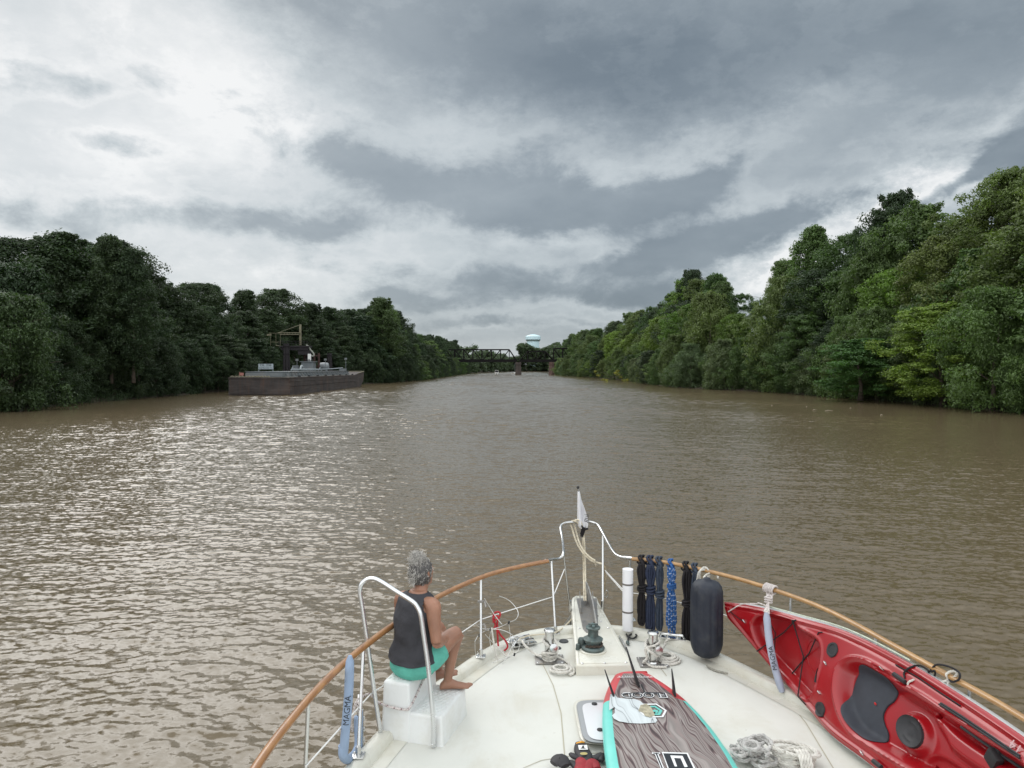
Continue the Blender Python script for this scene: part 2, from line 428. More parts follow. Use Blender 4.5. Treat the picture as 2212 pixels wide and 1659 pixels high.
# ================================================================== FOLIAGE
def leaf_material(name):
    m = bpy.data.materials.new(name); m.use_nodes = True; T = NT(m.node_tree); b = T.n['Principled BSDF']
    oi = T.new('ShaderNodeObjectInfo'); at = T.new('ShaderNodeAttribute'); at.attribute_name = 'tint'
    tint = at.outputs['Fac']
    k = T.maprange(tint, 0, 1, 0.62, 1.45)
    c = T.vmath('MULTIPLY', oi.outputs['Color'], T.comb(k, k, k))
    hs = T.new('ShaderNodeHueSaturation'); T.put(hs.inputs['Color'], c)
    T.put(hs.inputs['Hue'], T.maprange(oi.outputs['Random'], 0, 1, 0.488, 0.508))
    T.put(hs.inputs['Value'], T.maprange(oi.outputs['Random'], 0, 1, 1.15, 0.85))
    T.put(b.inputs['Base Color'], hs.outputs[0])
    b.inputs['Roughness'].default_value = 0.55; b.inputs['Specular IOR Level'].default_value = 0.35
    tr = T.new('ShaderNodeBsdfTranslucent'); T.put(tr.inputs[0], T.vmath('MULTIPLY', hs.outputs[0], (1.25, 1.5, 0.6)))
    mx = T.new('ShaderNodeMixShader'); mx.inputs[0].default_value = 0.30
    T.link(b.outputs[0], mx.inputs[1]); T.link(tr.outputs[0], mx.inputs[2])
    T.link(mx.outputs[0], T.n['Material Output'].inputs['Surface'])
    return m
M_leaf = leaf_material('leaves')
M_bark = mat('bark', (0.085, 0.068, 0.052), 0.9, var=0.45, vscale=2.0, bump=0.7, bscale=6, bdist=0.05)

def leaves_mesh(name, C, rad, per, lsize, rng, droop=0.0, long=1.0, up=0.35, flat=0.75, clumptint=None, byrad=False):
    """C (n,3) clump centres, rad (n,) clump radii: rhombic leaf sprays on each clump's surface"""
    n = len(C); tot = n * per
    ci = np.repeat(np.arange(n), per)
    d = rng.normal(size=(tot, 3)); d /= np.linalg.norm(d, axis=1)[:, None]
    d[:, 2] = np.where(rng.random(tot) < 0.45, np.abs(d[:, 2]), d[:, 2])
    rr = rad[ci] * (0.45 + 0.6 * rng.random(tot) ** 0.6 + 0.2 * rng.normal(size=tot))
    P = C[ci] + d * rr[:, None] * np.array([1, 1, flat])
    if droop > 0: P[:, 2] -= droop * rng.random(tot) ** 1.5 * rad[ci] * 1.6
    nn = d + np.array([0, 0, up]) + 0.55 * rng.normal(size=(tot, 3)); nn /= np.linalg.norm(nn, axis=1)[:, None]
    a = rng.normal(size=(tot, 3))
    if droop > 0: a = a * 0.45 + np.array([0, 0, -1.0])
    u = a - nn * (a * nn).sum(1)[:, None]; u /= np.linalg.norm(u, axis=1)[:, None]
    v = np.cross(nn, u)
    s = lsize * (0.6 + 0.8 * rng.random(tot)) * (rad[ci] if byrad else 1.0)
    U = u * (s * long)[:, None]; V = v * (s * 0.62)[:, None]
    verts = np.stack([P - U, P - V * 0.9 + U * 0.1, P + U, P + V * 0.9 + U * 0.1], axis=1).reshape(-1, 3)
    ct = clumptint if clumptint is not None else rng.random(n)
    tint = np.clip(ct[ci] * 0.6 + 0.2 + 0.28 * rng.normal(size=tot) * 0.6, 0, 1)
    me = bpy.data.meshes.new(name)
    me.vertices.add(tot * 4); me.vertices.foreach_set('co', verts.astype(np.float32).ravel())
    me.loops.add(tot * 4); me.loops.foreach_set('vertex_index', np.arange(tot * 4, dtype=np.int32))
    me.polygons.add(tot); me.polygons.foreach_set('loop_start', np.arange(0, tot * 4, 4, dtype=np.int32))
    me.update(calc_edges=True)
    at = me.attributes.new('tint', 'FLOAT', 'FACE'); at.data.foreach_set('value', tint.astype(np.float32))
    me.materials.append(M_leaf)
    return me
# crown outlines: (height fraction, radius fraction)
PROF = {
 'oak':    [(0.18, 0.5), (0.3, 0.85), (0.5, 1.0), (0.7, 0.95), (0.85, 0.75), (0.95, 0.45), (1.0, 0.15)],
 'poplar': [(0.08, 0.45), (0.2, 0.75), (0.4, 0.9), (0.6, 0.8), (0.8, 0.6), (0.93, 0.35), (1.0, 0.1)],
 'maple':  [(0.05, 0.7), (0.2, 0.95), (0.4, 1.0), (0.6, 0.9), (0.8, 0.65), (0.95, 0.35), (1.0, 0.1)],
 'willow': [(0.03, 0.95), (0.2, 1.0), (0.45, 1.0), (0.7, 0.85), (0.88, 0.55), (1.0, 0.2)],
 'open':   [(0.35, 0.4), (0.45, 0.75), (0.6, 1.0), (0.8, 0.95), (0.93, 0.6), (1.0, 0.25)],
 'shrub':  [(0.0, 0.9), (0.2, 1.0), (0.5, 0.95), (0.75, 0.75), (0.93, 0.4), (1.0, 0.15)]}
def crown(kind, seed, H, Rr, n, crad, per, lsize, **kw):
    rng = np.random.default_rng(seed); prof = PROF[kind]
    hs = np.array([p[0] for p in prof]); rs = np.array([p[1] for p in prof])
    ph = rng.random(6) * 6.28; C = []; rad = []
    # a few big limbs give the crown its lobes
    nl = 11; la = rng.random(nl) * 6.283; lh = hs[0] + (1 - hs[0]) * (0.15 + 0.85 * rng.random(nl))
    while len(C) < n:
        h = hs[0] + (1 - hs[0]) * rng.random() ** 0.85
        th = rng.random() * 6.283
        env = np.interp(h, hs, rs) * (1 + 0.16 * math.sin(2 * th + ph[0] + 5 * h) + 0.14 * math.sin(3 * th + ph[1] - 9 * h) + 0.1 * math.sin(5 * th + ph[2] + 14 * h))
        lob = max(0.0, max(math.cos(th - la[i]) * math.exp(-((h - lh[i]) / 0.16) ** 2) for i in range(nl)))
        env *= 0.74 + 0.42 * lob
        q = rng.random() ** 0.42
        r_ = Rr * env * q
        C.append((math.cos(th) * r_, math.sin(th) * r_, h * H)); rad.append(crad * (0.6 + 0.75 * rng.random()))
    for k in range(int(n * 0.10)):                                    # uneven tufts on the top
        th = rng.random() * 6.283; r_ = Rr * 0.42 * rng.random()
        C.append((math.cos(th) * r_, math.sin(th) * r_, H * (0.96 + 0.06 * rng.random()))); rad.append(crad * 0.5)
    C = np.array(C); rad = np.array(rad)
    return leaves_mesh('crown', C, rad, per, lsize, rng, **kw)
def trunk_mesh(seed, H, Rr, top=0.75, lean=0.05, r0=0.28):
    rnd = random.Random(seed); b = MB(); p = [Vector((0, 0, -0.8))]; x = y = 0
    for i in range(1, 8):
        x += rnd.uniform(-1, 1) * lean * H / 8 * 2; y += rnd.uniform(-1, 1) * lean * H / 8 * 2
        p.append(Vector((x, y, H * top * i / 7)))
    b.tube(p, [r0 * (1 - 0.85 * i / 7) * (1.5 if i == 0 else 1) for i in range(8)], 7)
    for k in range(11):
        i = rnd.randint(2, 6); a = rnd.uniform(0, 6.28); s0 = p[i]; L = Rr * rnd.uniform(0.55, 0.95)
        q = [s0 + Vector((math.cos(a) * L * t_, math.sin(a) * L * t_, L * (0.55 * t_ + 0.15 * math.sin(t_ * 3)))) + Vector((rnd.uniform(-.2, .2), rnd.uniform(-.2, .2), 0)) * t_ for t_ in (0, .25, .5, .75, 1)]
        r1 = r0 * (1 - 0.8 * i / 7) * 0.5
        b.tube(q, [r1, r1 * .8, r1 * .6, r1 * .4, r1 * .2], 5, cap=False)
    me = bpy.data.meshes.new('trunk'); me.from_pydata([tuple(v) for v in b.v], [], b.f); me.shade_smooth(); me.materials.append(M_bark); return me
# prototypes: name -> (mesh, trunk, H, R)
PROTO = {}
def proto(key, kind, seed, H, Rr, n, crad, per, lsize, top=.75, **kw):
    PROTO[key] = (crown(kind, seed, H, Rr, n, crad, per, lsize, **kw), trunk_mesh(seed, H, Rr, top), H, Rr)
proto('oak1', 'oak', 1, 20, 7.0, 260, 1.00, 150, 0.155)
proto('oak2', 'oak', 2, 20, 6.4, 250, 1.05, 150, 0.155)
proto('poplar1', 'poplar', 3, 24, 5.6, 280, 0.95, 150, 0.17, up=0.2, flat=1.1)
proto('poplar2', 'poplar', 4, 24, 5.0, 270, 0.95, 150, 0.17, up=0.2, flat=1.1)
proto('maple1', 'maple', 5, 16, 6.6, 270, 0.95, 150, 0.14, flat=0.6, up=0.7)
proto('maple2', 'maple', 6, 16, 6.0, 260, 0.95, 150, 0.14, flat=0.6, up=0.7)
proto('willow1', 'willow', 7, 15, 6.5, 240, 0.95, 160, 0.11, droop=0.9, long=1.7)
proto('willow2', 'willow', 8, 15, 6.0, 230, 0.95, 160, 0.11, droop=1.0, long=1.7)
proto('open1', 'open', 9, 24, 6.5, 140, 0.85, 140, 0.16)
proto('shrub1', 'shrub', 10, 5, 3.4, 90, 0.6, 130, 0.11)
proto('shrub2', 'shrub', 11, 5, 3.8, 90, 0.65, 130, 0.11, droop=0.5, long=1.5)
OLIVE = (0.100, 0.140, 0.045); MID = (0.070, 0.118, 0.036); DARK = (0.032, 0.054, 0.023); BRIGHT = (0.105, 0.170, 0.030); GREY = (0.105, 0.145, 0.070)
rt = random.Random(42)
KN = {'oak': ('oak_tree', 'broad round-crowned tree'), 'poplar': ('poplar_tree', 'tall narrow leafy tree'), 'maple': ('maple_tree', 'layered leafy tree'),
      'willow': ('willow_tree', 'drooping willow-like tree'), 'open': ('tall_tree', 'tall open-crowned tree'), 'shrub': ('shrub', 'leafy shrub')}
def plant(key, x, y, z, h, color, label, group, width=None, rot=None):
    cm, tm, H, Rr = PROTO[key]
    nm, _ = KN[key.rstrip('12')]
    s = h / H; sw = (width / (2 * Rr)) if width else s * rt.uniform(0.9, 1.15)
    r_ = empty(nm, (x, y, z), label, 'shrub' if nm == 'shrub' else 'tree', group)
    r_.rotation_euler = (0, 0, rot if rot is not None else rt.uniform(0, 6.28)); r_.scale = (sw, sw, s)
    j = rt.uniform(0.85, 1.15)
    for nme, me in (('crown', cm), ('trunk', tm)):
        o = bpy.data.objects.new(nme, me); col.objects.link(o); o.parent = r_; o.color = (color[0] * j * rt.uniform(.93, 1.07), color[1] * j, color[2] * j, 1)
    return r_
SIL_L = [(-200, 500), (0, 522), (60, 528), (130, 518), (190, 528), (240, 524), (290, 545), (325, 590), (355, 603), (400, 618), (430, 614), (520, 628), (640, 632), (700, 662), (760, 664), (820, 652), (862, 672), (880, 716), (930, 722), (970, 732), (1010, 738), (1040, 750), (1110, 765)]
SIL_R = [(1180, 745), (1205, 738), (1240, 722), (1300, 703), (1330, 690), (1400, 668), (1440, 648), (1462, 612), (1500, 592), (1560, 604), (1590, 640), (1640, 618), (1680, 598), (1700, 545), (1760, 503), (1840, 520), (1860, 470), (1920, 430), (2000, 440), (2015, 470), (2060, 455), (2110, 440), (2140, 388), (2200, 370), (2500, 300)]
def sil(S, px): return float(np.interp(px, [p[0] for p in S], [p[1] for p in S]))
trees_done = []
def rows(B, sgn, S, side):
    for row, (off, kinds) in enumerate([(1.0, ['willow1', 'shrub1', 'maple1', 'willow2', 'shrub2', 'maple2']),
                                        (7.0, ['maple1', 'oak1', 'willow1', 'maple2', 'poplar2', 'oak2']),
                                        (14.0, ['poplar1', 'oak2', 'poplar2', 'oak1', 'poplar1', 'open1'])]):
        y = 50 + row * 3; i = 0
        while y < (700 if row != 1 else 420):
            step = (5.2, 8.5, 9.0)[row] * (1 + max(0, y - 120) / 170.0) * rt.uniform(0.8, 1.2)
            x = bank_x(B, y) + sgn * (off + rt.uniform(-1, 2))
            # the bank's normal bends away where the shore is not along Y
            px = 1106 + x / y * 1534
            ysil = sil(S, px)
            gz = bank_h(off)
            top = CAMZ + (797 - ysil) / 1534.0 * y - gz
            fr = ((0.26, 0.52), (0.6, 0.85), (0.90, 1.0))[row]
            h = max(4.0, top * rt.uniform(*fr))
            if row == 0: h = min(h, 13)
            k = kinds[rt.randrange(len(kinds))]
            if row == 0 and h < 6: k = rt.choice(['shrub1', 'shrub2'])
            elif k.startswith('shrub'): k = rt.choice(['willow1', 'willow2', 'maple1', 'maple2'])
            if side == 'L':
                if k == 'open1': k = 'oak2'
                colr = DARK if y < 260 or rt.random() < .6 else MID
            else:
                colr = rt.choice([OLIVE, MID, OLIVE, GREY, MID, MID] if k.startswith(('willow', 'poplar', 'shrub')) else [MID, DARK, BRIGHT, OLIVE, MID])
            PR = PROTO[k]; wd = min(2 * PR[3] * h / PR[2] * rt.uniform(0.95, 1.25), 17)
            wd = max(wd, 6.5 if row else 5)
            trees_done.append((k, x, y, gz, h, colr, side, row, wd))
            y += step
rows(LB, -1, SIL_L, 'L'); rows(RB, 1, SIL_R, 'R')
ROWN = ['at the waterline', 'in mid-wood', 'at the back']
def cname(c): return {OLIVE: 'olive', MID: 'mid green', DARK: 'dark green', BRIGHT: 'bright yellow-green', GREY: 'grey-green'}[c]
for k, x, y, gz, h, c, side, row, wd in trees_done:
    kk = k.rstrip('12'); bank = 'left' if side == 'L' else 'right'
    far = 'near' if y < 140 else ('midway' if y < 330 else 'far')
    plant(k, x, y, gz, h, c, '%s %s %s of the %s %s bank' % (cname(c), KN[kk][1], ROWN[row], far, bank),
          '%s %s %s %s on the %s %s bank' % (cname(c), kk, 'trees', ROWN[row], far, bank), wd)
# landmark trees that stand out of the skyline
def landmark(k, px, pytop, y, colr, label, wd, base=None):
    p = AT(px, pytop, y); gz = 3.0 if base is None else base
    plant(k, p.x, y, gz, (p.z - gz) / 1.0, colr, label, None, wd)
landmark('oak1', 1932, 428, 118, DARK, 'big dark round-topped tree rising highest over the right wood', 13)
landmark('oak2', 1495, 590, 215, DARK, 'round dark tree standing above the skyline midway along the right bank', 12)
landmark('open1', 1556, 602, 205, MID, 'thin open tree beside the round dark tree on the right skyline', 8)
landmark('poplar1', 1755, 503, 140, MID, 'tall pale green pointed tree left of the big round one on the right bank', 12)
landmark('open1', 2170, 376, 92, OLIVE, 'tall airy tree at the right edge of the picture', 13)
landmark('maple1', 2040, 660, 84, BRIGHT, 'bright yellow-green tree leaning over the water on the right bank', 15, 0.6)
landmark('maple2', 1860, 735, 96, (0.050, 0.115, 0.028), 'low fresh green tree spreading over the water left of the bright one', 13, 0.5)
landmark('poplar1', 237, 522, 100, DARK, 'tall dark tree with two pointed tufts on the left skyline', 8)
landmark('poplar2', 130, 515, 98, DARK, 'full-crowned tree left of the tufted one on the left skyline', 13)
landmark('poplar2', 285, 548, 100, DARK, 'narrow dark tree right of the tufted one on the left skyline', 7)
landmark('willow1', 20, 640, 76, (0.045, 0.078, 0.028), 'lighter green tree at the left edge of the picture reaching down to the water', 12, 0.4)
landmark('poplar1', 822, 650, 232, (0.05, 0.085, 0.03), 'rounded tall tree ending the higher part of the left skyline', 15)
landmark('maple2', 655, 705, 205, (0.07, 0.12, 0.03), 'light green tree behind the mast on the left bank', 13)
landmark('oak2', 590, 690, 215, DARK, 'dark rounded tree behind the left half of the mast boom', 15)
landmark('oak1', 625, 672, 220, (0.05, 0.085, 0.03), 'mid green rounded tree directly behind the dock mast', 16)
landmark('oak2', 690, 680, 235, DARK, 'dark rounded tree right of the dock mast', 16)
yb = empty('yellow_shrub', G(1322, 825, 0.0), 'shrub with yellow-leaved branches dipping in the water on the right bank', 'shrub')
rng = np.random.default_rng(77)
Cc = np.array([(-6.5, 1, 4.0), (-5.5, 0, 2.5), (1.5, 0, 3.4), (2.5, 0.5, 2.8), (3.5, 0, 1.8), (-3.5, -.5, 0.7), (-2.2, -.5, .5), (4.6, 0, .5), (6.0, 0, .6), (2.2, 0, 4.2)]) * 0.85
me = leaves_mesh('foliage', Cc, np.full(len(Cc), 0.75), 90, 0.12, rng)
o = bpy.data.objects.new('foliage', me); col.objects.link(o); o.parent = yb; o.color = (0.26, 0.25, 0.03, 1)
st = MB(); bl = Vector(yb.location)
for c_ in Cc: st.tube([bl + Vector((2, 6, 1.5)), bl + Vector((c_[0] * .5, 3, c_[2] * .8 + .5)), bl + Vector(tuple(c_))], [.07, .05, .02], 5)
st.build('branch', M_bark, yb)

# undergrowth: the tangle of brush that fills the banks between the trunks
def undergrowth(B, sgn, name, color, seed, label):
    rng = np.random.default_rng(seed); C = []; rad = []
    y = 50.0
    while y < 700:
        step = 1.1 * (1 + max(0, y - 100) / 110.0); big = 1 + max(0, y - 100) / 260.0
        for off in (0.2, 2.5, 6, 11, 18):
            o_ = off + rng.uniform(-1, 1.5); top = (1.2, 3.2, 5.5, 8.5, 11)[(0.2, 2.5, 6, 11, 18).index(off)]
            C.append((bank_x(B, y) + sgn * o_, y + rng.uniform(-1, 1), bank_h(o_) + top * rng.random() ** 0.8)); rad.append((0.8 + 0.12 * off * 0.6) * big * rng.uniform(0.8, 1.4))
        y += step
    me = leaves_mesh(name, np.array(C), np.array(rad), 150, 0.085, rng, droop=0.5, long=1.3, byrad=True)
    o = bpy.data.objects.new(name, me); col.objects.link(o); o.color = (*color, 1)
    tag(o, label, 'undergrowth', kind='stuff')
undergrowth(LB, -1, 'undergrowth', (0.036, 0.060, 0.024), 201, 'dark tangled brush and vines between the trunks on the left bank')
undergrowth(RB, 1, 'undergrowth', (0.060, 0.085, 0.030), 202, 'olive tangled brush and vines between the trunks on the right bank')
# far-off wood beyond the bridge that reads as one mass
rng = np.random.default_rng(301); C = []; rad = []
for i in range(3600):
    q = rng.random()
    if q < 0.60:  # far bend
        x = rng.uniform(-60, 130); y = rng.uniform(1195, 1260); h = 22 + 7 * math.sin(x / 37.0) * math.sin(x / 13 + 1) + (22 if 10 < x < 80 else 0)
    elif q < 0.80: y = rng.uniform(690, 1190); x = bank_x(LB, y) - rng.uniform(-1, 22); h = 21 + 5 * math.sin(y / 23)
    else: y = rng.uniform(690, 1190); x = bank_x(RB, y) + rng.uniform(-1, 22); h = 22 + 5 * math.sin(y / 27)
    C.append((x, y, 1 + h * rng.random() ** 0.8)); rad.append(rng.uniform(2.4, 4.2))
me = leaves_mesh('distant_wood', np.array(C), np.array(rad), 95, 0.9, rng)
o = bpy.data.objects.new('distant_wood', me); col.objects.link(o); o.color = (0.062, 0.090, 0.045, 1)
tag(o, 'far-off wood round the river bend beyond the bridge', 'wood', kind='stuff')

# ================================================================== BARGE
M_rust = mat('rusty_hull', (0.050, 0.043, 0.042), 0.8, var=0.4, vscale=0.5, dirt=(0.085, 0.055, 0.042, 1), dscale=0.35, damt=0.7, bump=0.3, bscale=1.5, bdist=0.05)
def streaked(m, amt=.6, c=(.10, .052, .032, 1)):
    T = NT(m.node_tree); b = T.n['Principled BSDF']; O = T.new('ShaderNodeTexCoord').outputs['Object']
    src = b.inputs['Base Color'].links[0].from_socket
    f = T.ramp(T.noise(T.vmath('MULTIPLY', O, (1.6, 1.6, .12)), 1.0, 6, .7), [(.48, 0.0), (.72, amt)])
    f2 = T.ramp(T.noise(T.vmath('MULTIPLY', O, (.25, .25, 3.0)), 1.0, 4, .6), [(.5, 0.0), (.75, .5)])
    c2 = T.mix(f, src, c); c2 = T.mix(f2, c2, (.13, .12, .11, 1)); T.put(b.inputs['Base Color'], c2)
streaked(M_rust)
M_bargegrey = mat('barge_grey_paint', (0.15, 0.17, 0.18), 0.6, var=0.25, vscale=0.8, dirt=(0.14, 0.09, 0.06, 1), dscale=0.8, damt=0.6)
M_bargedeck = mat('barge_deck', (0.20, 0.19, 0.16), 0.85, var=0.35, vscale=0.8, dirt=(0.16, 0.09, 0.05, 1), dscale=0.5, damt=0.7)
M_black = mat('black_paint', (0.012, 0.012, 0.014), 0.5, var=0.3)
M_white = mat('white_paint', (0.75, 0.75, 0.73), 0.4, var=0.06)
M_yellowp = mat('weathered_yellow', (0.17, 0.155, 0.10), 0.7, var=0.3)
M_red = mat('red_paint', (0.35, 0.05, 0.03), 0.6)
barge = empty('barge', (-43, 120, 0), 'long rust-brown river barge with grey deck gear moored along the left bank', 'barge')
BX0, BX1, BY0, BY1, BZ = -47.9, -37.6, 120.0, 178.0, 2.95
hb = MB()
prof = [(BY0, -.5), (BY0, BZ), (BY1 - 10, BZ), (BY1 - 4, BZ + .35), (BY1 + 2.5, BZ + .75), (BY1 + 1.5, 1.4), (BY1 - 3.0, -.5)]
hb.loft([[Vector((BX0, y, z)) for y, z in prof], [Vector((BX1, y, z)) for y, z in prof]])
hb.build('hull', M_rust, barge, angle=20)
d = MB()
d.box(((BX0 + BX1) / 2, (BY0 + BY1 - 10) / 2, BZ + .03), (BX1 - BX0 - .1, BY1 - BY0 - 10, .06))
d.build('deck', M_bargedeck, barge)
e = MB()
for y0, y1, z0, z1 in ((BY0, BY1 - 10, BZ, BZ),): 
    e.box((BX1 - .04, (y0 + y1) / 2, BZ - .06), (.16, y1 - y0, .22)); 
e.box(((BX0 + BX1) / 2, BY0 - .04, BZ - .06), (BX1 - BX0 + .1, .16, .22)); e.box(((BX0 + BX1) / 2, BY0 - .05, .22), (BX1 - BX0 + .1, .1, .12))
for z in (2.3, 1.5): e.box((BX1 + .03, (BY0 + BY1 - 8) / 2, z), (.06, BY1 - BY0 - 8, .07))
e.build('rub_rail', M_rust, barge)
tk = MB(); tk.box((-42.7, 146.5, BZ + .50), (7.6, 45, .85)); tk.box((-42.7, 146.5, BZ + .96), (7.8, 45.2, .07))
tk.box((-42.7, 123.1, BZ + .42), (6.4, 1.8, .6))
tk.build('cargo_trunk', M_bargegrey, barge)
for i in range(24):
    rb = MB(); y = 125.5 + i * 1.82
    rb.add([(-38.9, y - .07, BZ + .9), (-38.9, y + .07, BZ + .9), (-38.15, y - .07, BZ + .07), (-38.15, y + .07, BZ + .07), (-38.9, y - .07, BZ + .07), (-38.9, y + .07, BZ + .07)],
           [(0, 2, 3, 1), (0, 4, 2), (1, 3, 5), (4, 5, 3, 2), (0, 1, 5, 4)])
    rb.build('stiffener', M_bargegrey, barge, smooth=False)
sg = MB(); sg.box((-45.4, 131.0, BZ + 1.9), (2.75, .06, 1.0))
for sx_ in (-46.7, -44.1): sg.box((sx_, 131.05, BZ + 1.15), (.07, .07, 2.2))
sgo = sg.build('name_board', mat('board_grey', (0.34, 0.39, 0.42), 0.6, var=.1), barge)
Ms = frame((-45.4, 130.965, BZ + 2.13), (1, 0, 0), (0, 0, 1))
put_text('lettering', 'OL 206', 0.60, Ms, M_black, sgo, .004, 1.15)
put_text('lettering', 'CLEVELAND TN', 0.33, frame((-45.4, 130.965, BZ + 1.62), (1, 0, 0), (0, 0, 1)), M_black, sgo, .004, 1.05)
t_ = MB()
for z in (0, .0): pass
tank = MB(); MX = Matrix.Rotation(R(90), 3, 'Y')
tank.lathe((-43.4, 164, BZ + 2.1), [(.05, -1.15), (.6, -1.05), (.8, -.8), (.85, 0), (.8, .8), (.6, 1.05), (.05, 1.15)], 20, MX)
for x in (-44, -42.8): tank.box((x, 164, BZ + 1.2), (.15, .9, .7))
tank.build('fuel_tank', mat('tank_grey', (0.22, 0.24, 0.25), 0.45, var=.1), barge)
ph = MB(); ph.box((-44.8, 156.5, BZ + 2.0), (2.6, 2.2, 1.9)); ph.box((-44.8, 156.5, BZ + 3.05), (3.2, 2.6, .14)); ph.box((-47.2, 155, BZ + 1.6), (1.1, 1.1, 1.3))
ph.box((-40.5, 170, BZ + 1.0), (1.5, 1.2, 1.1)); ph.lathe((-44.7, 156.5, BZ + 3.1), [(.3, 0), (.35, .3), (.15, .55)], 12)
ph.build('pump_house', M_bargegrey, barge)
for x, y, hh in ((-46.3, 153, 3.4), (-42.3, 161, 3.6), (-40.0, 171, 3.9)):
    lm = MB(); lm.tube([(x, y, BZ), (x, y, BZ + hh)], .06, 6); lm.box((x, y, BZ + hh), (.55, .3, .45)); lm.build('light_mast', M_bargegrey, barge)
pp = MB(); pp.tube([(-41, 132, BZ + 1.35), (-41, 152, BZ + 1.35)], .14, 8); pp.tube([(-41.9, 150, BZ + 1.3), (-41.9, 166, BZ + 1.5), (-40.8, 171, BZ + 1.7)], .11, 8)
arch = [(-42 + .0, 142 + 1.0 * math.cos(a), BZ + 1.2 + .85 * math.sin(a)) for a in np.linspace(0, math.pi, 10)]
pp.tube(arch, .2, 8)
for y in (133, 152): pp.tube([(-41.4, y, BZ + 1.0), (-41, y, BZ + 1.9)], .1, 6)
pp.build('pipework', mat('pipe_grey', (0.28, 0.31, 0.32), 0.5), barge)
fr_ = MB()
for y in range(126, 170, 6): fr_.tube([(BX1 - .25, y, BZ), (BX1 - .25, y, BZ + .28)], .16, 8); fr_.tube([(BX1 - .25, y + .7, BZ), (BX1 - .25, y + .7, BZ + .28)], .16, 8)
fr_.build('mooring_bitt', M_black, barge)
fl = MB(); fl.box((-47.2, 124, BZ + .55), (.7, .04, .5)); fl.tube([(-47.6, 124, BZ), (-47.6, 124, BZ + .95)], .03, 5)
fl.build('warning_flag', mat('faded_red', (0.38, 0.17, 0.14), 0.8), barge)
yl = MB(); yl.tube([(BX1 + .02, BY1 - 5, BZ + .36), (BX1 + .02, BY1 - 1, BZ + .6), (BX1 + .02, BY1 + 2.4, BZ + .83), (BX0 + .4, BY1 + 2.45, BZ + .83)], .09, 6)
yl.build('bow_edge', M_yellowp, barge)
rp = MB()
rnd = random.Random(3)
for i in range(12): rp.tube([(-47.7 + i * .55 + rnd.uniform(-.2, .2), 120.5 + rnd.uniform(-.2, .2), BZ + .12), (-47.4 + i * .55, 120.6 + rnd.uniform(-.2, .3), BZ + .22), (-47.2 + i * .55, 120.4, BZ + .1)], .1, 6)
rp.build('mooring_lines', M_yellowp, barge)

# ================================================================== LOADING DOCK
dk = empty('loading_dock', (-50, 160, 0), 'dark loading dock on pilings with a yellow mast crane and hoses behind the barge', 'dock')
def pilecluster(px, y, ztop, w):
    x = (px - 1106) / 1534 * y; b = MB()
    for k in range(7):
        a = k * 6.283 / 6; rr = 0 if k == 6 else w * .42
        b.tube([(x + math.cos(a) * rr * 1.5, y + math.sin(a) * rr * 1.5, -1), (x + math.cos(a) * rr * .75, y + math.sin(a) * rr * .75, ztop - (k % 3) * .12)], .26, 8)
    for z in (ztop - .6, ztop - 2.2): b.lathe((x, y, z), [(w * .68, 0), (w * .68, .14)], 14)
    return b.build('piling_cluster', M_pile, dk)
M_pile = mat('tarred_piling', (0.018, 0.015, 0.017), 0.85, var=.4, bump=.4, bscale=3, bdist=.05)
M_dockred = mat('dock_rust_red', (0.060, 0.030, 0.025), 0.85, var=.3)
pilecluster(619, 155, 9.9, 1.15); pilecluster(667, 172, 8.0, 2.0); pilecluster(712, 190, 8.6, 1.1)
pl = MB(); x0 = (608 - 1106) / 1534 * 158; x1 = (671 - 1106) / 1534 * 158
pl.box(((x0 + x1) / 2, 158, 9.35), (x1 - x0, 2.6, .35)); pl.box(((x0 + x1) / 2, 157, 8.9), (x1 - x0 - .6, .3, .7)); pl.box(((x0 + x1) / 2, 159, 8.9), (x1 - x0 - .6, .3, .7))
pl.box((x1 - 1.3, 158, 8.1), (2.4, 2.0, 1.1))
pl.build('platform', M_pile, dk)
tw = MB()
for dx in (0, 1.1, 2.2, 3.2): tw.tube([(x1 - 1.9 + dx, 160, -1), (x1 - 1.9 + dx, 160, 8.0)], .24, 8)
for z in (2.5, 5.0, 7.4): tw.box((x1 - .3, 160, z), (3.8, .3, .3))
tw.build('support_tower', M_dockred, dk)
rl = MB()
for i in range(8): rl.tube([(x0 + i * .9, 156.7, 9.5), (x0 + i * .9, 156.7, 10.5)], .035, 5)
rl.tube([(x0, 156.7, 10.5), (x0 + 6.3, 156.7, 10.5)], .035, 5); rl.tube([(x0, 156.7, 10.0), (x0 + 6.3, 156.7, 10.0)], .03, 5)
rl.build('guard_rail', M_pile, dk)
ms = AT(648.7, 701, 158); ms0 = AT(648.7, 746, 158); be = AT(602, 719, 158); br = AT(651, 718.5, 158)
mst = MB(); mst.box((ms.x, 158, (ms.z + ms0.z) / 2), (.42, .42, ms.z - ms0.z), bev=.05); msto = mst.build('mast', M_yellowp, dk)
bm_ = MB(); bm_.box(((be.x + br.x) / 2, 157.6, be.z), (br.x - be.x, .2, .16)); bm_.box(((be.x + br.x) / 2, 157.6, be.z - .38), (br.x - be.x - .8, .2, .14))
for i in range(8): bm_.box((be.x + .8 + i * .6, 157.6, be.z - .19), (.07, .12, .3))
bm_.build('boom', M_yellowp, dk)
cb = MB(); cb.tube([(ms.x, 157.8, ms.z - .1), (be.x, 157.6, be.z)], .05, 5); cb.build('stay_cable', M_yellowp, dk)
hs = MB(); q = [AT(a, b_, 157.5) for a, b_ in ((661, 746), (666, 748), (671, 756), (677, 763), (678, 768), (673, 769), (667, 765), (659, 763))]
hs.tube(spline(q, 5), .17, 8); hs.build('loading_hose', mat('pale_hose', (0.26, 0.27, 0.23), 0.6), dk)
